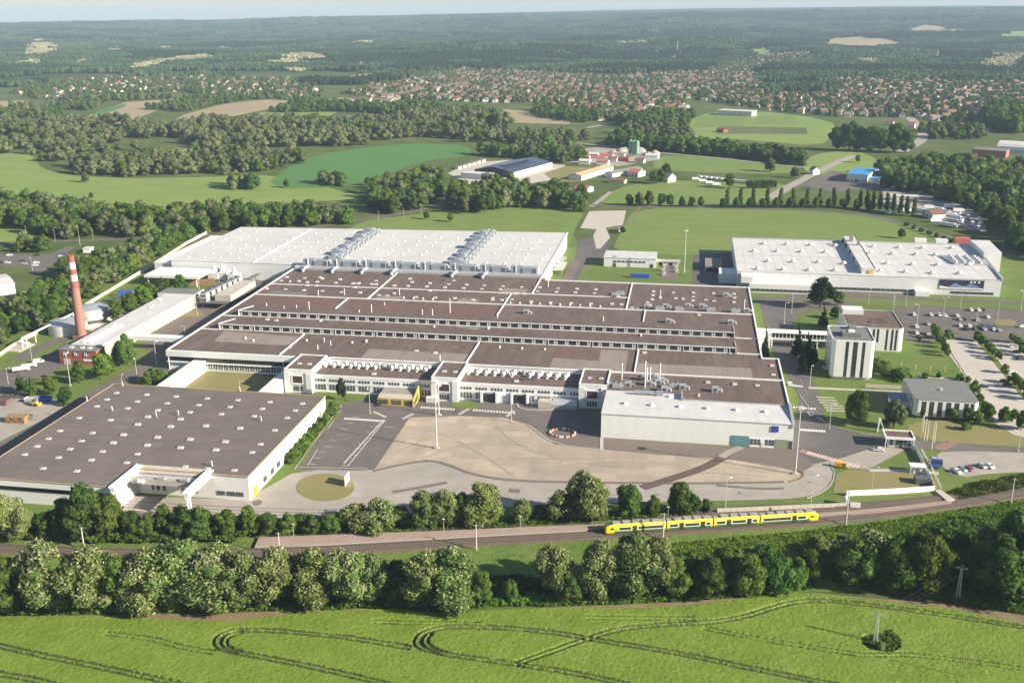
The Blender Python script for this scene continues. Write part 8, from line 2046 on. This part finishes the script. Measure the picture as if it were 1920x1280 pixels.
# ------------------------------------------------------------------ the train
a, b = G(1134, 1003), G(1531, 978); tv = b - a; TL = tv.length; rz = math.atan2(tv.y, tv.x)
tr = thing("train", "yellow and green four-car electric train standing at the platform", "train", (a.x, a.y, .95), None, rz)
def tadd(nm, mb, m, par, smooth=False): o = bpy.data.objects.new(nm, mb.mesh(nm, m, smooth=smooth)); COL.objects.link(o); o.parent = par; return o
sec = [(-1.30, .35), (-1.42, .7), (-1.42, 2.5), (-1.25, 3.15), (-.95, 3.4), (.95, 3.4), (1.25, 3.15), (1.42, 2.5), (1.42, 0.7), (1.30, .35)]
cuts = [0, 20.9, 37.2, 53.6, TL]
for i in range(4):
    x0, x1 = cuts[i] + (.25 if i else 0), cuts[i + 1] - (.25 if i < 3 else 0)
    t = MB(); n = len(sec)
    st = [(x0, 1.0, 0), (x1, 1.0, 0)]
    if i == 0: st = [(x0, .62, -.55), (x0 + .35, .78, -.3), (x0 + 1.2, .9, -.12), (x0 + 2.6, 1., 0), (x1, 1, 0)]
    if i == 3: st = [(x0, 1, 0), (x1 - 2.6, 1., 0), (x1 - 1.2, .9, -.12), (x1 - .35, .78, -.3), (x1, .62, -.55)]
    for x, s, dz in st: t.v += [(x, y * (s + (1 - s) * .35), .35 + (z - .35) * s) for y, z in sec]
    for k in range(len(st) - 1):
        for j in range(n):
            jj = (j + 1) % n; t.f.append((k * n + jj, k * n + j, (k + 1) * n + j, (k + 1) * n + jj)); t.m.append(1 if j == 4 else 0)
    t.f.append(tuple(range(n))); t.m.append(0); t.f.append(tuple((len(st) - 1) * n + j for j in reversed(range(n)))); t.m.append(0)
    cv = tadd("carriage", t, ["train_yellow", "train_roof"], tr)
    p0, p1 = x0 + (3.0 if i == 0 else .4), x1 - (3.0 if i == 3 else .4)
    t = MB(); t.box(p0, p1, -1.45, -1.425, .45, 1.12); t.box(p0, p1, 1.425, 1.45, .45, 1.12); tadd("skirt_band", t, "train_green", cv)
    doors = ((9.2,), (4.2, 11.6), (4.4, 11.6), (11.2,))[i]
    dx = [x0 + d for d in doors]
    for d in dx:
        for s in (-1, 1):
            t = MB(); t.box(d, d + 1.5, min(s * 1.43, s * 1.47), max(s * 1.43, s * 1.47), .5, 2.75); tadd("door", t, "dark_glass", cv)
    segs = []; cur = x0 + (4.6 if i == 0 else .9); lim = x1 - (4.6 if i == 3 else .9)
    for d in dx + [lim + .5]:
        if d - .5 - cur > 1.2: segs.append((cur, d - .5))
        cur = d + 2.0
    for u, v in segs:
        for s in (-1, 1):
            t = MB(); ya, yb = sorted((s * 1.425, s * 1.44)); t.box(u - .25, v + .25, ya, yb, 1.2, 2.55); fr = tadd("window_surround", t, "paint", cv)
            t = MB(); ya, yb = sorted((s * 1.44, s * 1.455)); t.box(u, v, ya, yb, 1.4, 2.35); tadd("window", t, "dark_glass", cv)
    t = MB()
    for x in np.arange(x0 + 2.5, x1 - 3, 3.4): t.box(x, x + 2.6, -.85, .85, 3.38, 3.72 + .18 * ((int(x * 7)) % 2))
    tadd("roof_equipment", t, "train_roof", cv)
    t = MB()
    for x in (x0 + 2.2, x1 - 2.2):
        for dxx in (-1.1, 1.1): t.tube((x + dxx, -.8, 0), (x + dxx, .8, 0), .4, n=10)
        t.box(x - 1.7, x + 1.7, -1.0, 1.0, -.1, .34)
    tadd("bogie", t, "steel_dark", cv)
    if i in (0, 3):
        s = -1 if i == 0 else 1; xe = x0 if i == 0 else x1
        t = MB(); 
        for y0_, y1_ in ((-1.0, 1.0),): t.face([(xe - s * .30 + s * .03, -.78, 1.75), (xe - s * .30 + s * .03, .78, 1.75), (xe - s * 1.25 + s * .03, .95, 2.78), (xe - s * 1.25 + s * .03, -.95, 2.78)][:: -1 if s < 0 else 1])
        tadd("windscreen", t, "dark_glass", cv)
        for sd in (-1, 1):
            t = MB(); ya, yb = sorted((sd * 1.38, sd * 1.44)); xa, xb = sorted((xe - s * 2.9, xe - s * 1.7)); t.box(xa, xb, ya, yb, 1.65, 2.3); tadd("cab_window", t, "dark_glass", cv)
            t = MB(); q = [(xe - s * 3.1, sd * 1.432, .5), (xe - s * 4.0, sd * 1.432, .5), (xe - s * 3.9, sd * 1.432, 2.0), (xe - s * 2.9, sd * 1.432, 1.7)]; t.face(q); tadd("leaf_emblem", t, "train_lime", cv)
    if i < 3:
        t = MB(); t.box(x1 + .02, x1 + .48, -1.2, 1.2, .5, 3.2); tadd("gangway", t, "steel_dark", tr)
t = MB(); t.bar((24, -.8, 3.7), (25.5, 0, 4.5), .1); t.bar((25.5, 0, 4.5), (24.2, 0, 5.0), .1); t.box(24.0, 24.3, -.8, .8, 5.0, 5.08); tadd("pantograph", t, "steel_dark", tr)

# ------------------------------------------------------------------ power line across the crop
def pylon(base, h, label, name="lattice_pylon"):
    p = G(*base); r = thing(name, label, "pylon", p)
    t = MB(); r0, r1 = .75, .28; N_ = 9
    for z in range(N_):
        za, zb = h * z / N_, h * (z + 1) / N_; ra, rb = r0 + (r1 - r0) * z / N_, r0 + (r1 - r0) * (z + 1) / N_
        for k in range(4):
            ca, sa = math.cos(k * PI / 2 + .78), math.sin(k * PI / 2 + .78); cb, sb = math.cos((k + 1) * PI / 2 + .78), math.sin((k + 1) * PI / 2 + .78)
            t.bar((ca * ra, sa * ra, za), (ca * rb, sa * rb, zb), .11); t.bar((ca * ra, sa * ra, za), (cb * rb, sb * rb, zb), .06)
    tadd("tower", t, "galvanised", r)
    t = MB(); t.bar((-1.6, .4, h - .2), (1.6, -.4, h - .2), .16); t.bar((-1.6, .4, h - .25), (0, 0, h + .9), .09); t.bar((1.6, -.4, h - .25), (0, 0, h + .9), .09); tadd("crossarm", t, "galvanised", r)
    for x in (-1.5, 0, 1.5):
        t = MB(); t.tube((x, -x * .25, h - .1), (x, -x * .25, h + .35), .09, n=6); tadd("insulator", t, "paint", r)
    return p
P1 = pylon((1795, 1124), tall((1795, 1124), 1064), "taller lattice pylon at the edge of the dark thicket"); H1 = tall((1795, 1124), 1064)
H2 = 9.0; P2 = pylon((1641, 1206), H2, "lattice pylon standing in the weed patch of the crop")
P3 = G(1806, 1272); H3 = tall((1806, 1272), 1216)
r = thing("wooden_pole", "thin wooden pole alone in the lower corner of the crop", "pole", P3)
t = MB(); t.tube((0, 0, 0), (0, 0, H3), .13, .1, 8); tadd("pole", t, "wood", r); t = MB(); t.bar((-.7, 0, H3 - .4), (.7, 0, H3 - .4), .1); tadd("crossarm", t, "wood", r)
P4 = P2 + (P2 - P1) * 1.9
for (A, ha), (B_, hb), nm in (((P1, H1), (P2, H2), "between the two lattice pylons"), ((P2, H2), (P4, 8.5), "from the weed-patch pylon down the crop")):
    for x, w in ((-1.5, "outer"), (0, "middle"), (1.5, "inner")):
        t = MB(); pts = []
        for k in range(17):
            s = k / 16; q = A + (B_ - A) * s + Vector((x, -x * .25, ha + (hb - ha) * s + .35 - 2.2 * 4 * s * (1 - s) * .6)); pts.append(q)
        for u, v in zip(pts, pts[1:]): t.tube(u, v, .014, n=4, cap=False)
        solo("overhead_wire", t, "steel_dark", f"{w} overhead wire {nm}", "wire")
# ------------------------------------------------------------------ the air: one box of thin haze round everything
hm, hnt, hout = _nt("haze")
pv = hnt.nodes.new("ShaderNodeVolumePrincipled")
pv.inputs["Color"].default_value = (.58, .77, 1.0, 1); pv.inputs["Density"].default_value = 6.3e-5; pv.inputs["Anisotropy"].default_value = .0
hnt.links.new(pv.outputs[0], hout.inputs["Volume"])
t = MB(); t.box(-20500, 20500, -20500, 20500, -3.0, 300.0)
hz_ = solo("haze", t, hm, "thin pale summer haze over the valley and hills", kind="stuff")
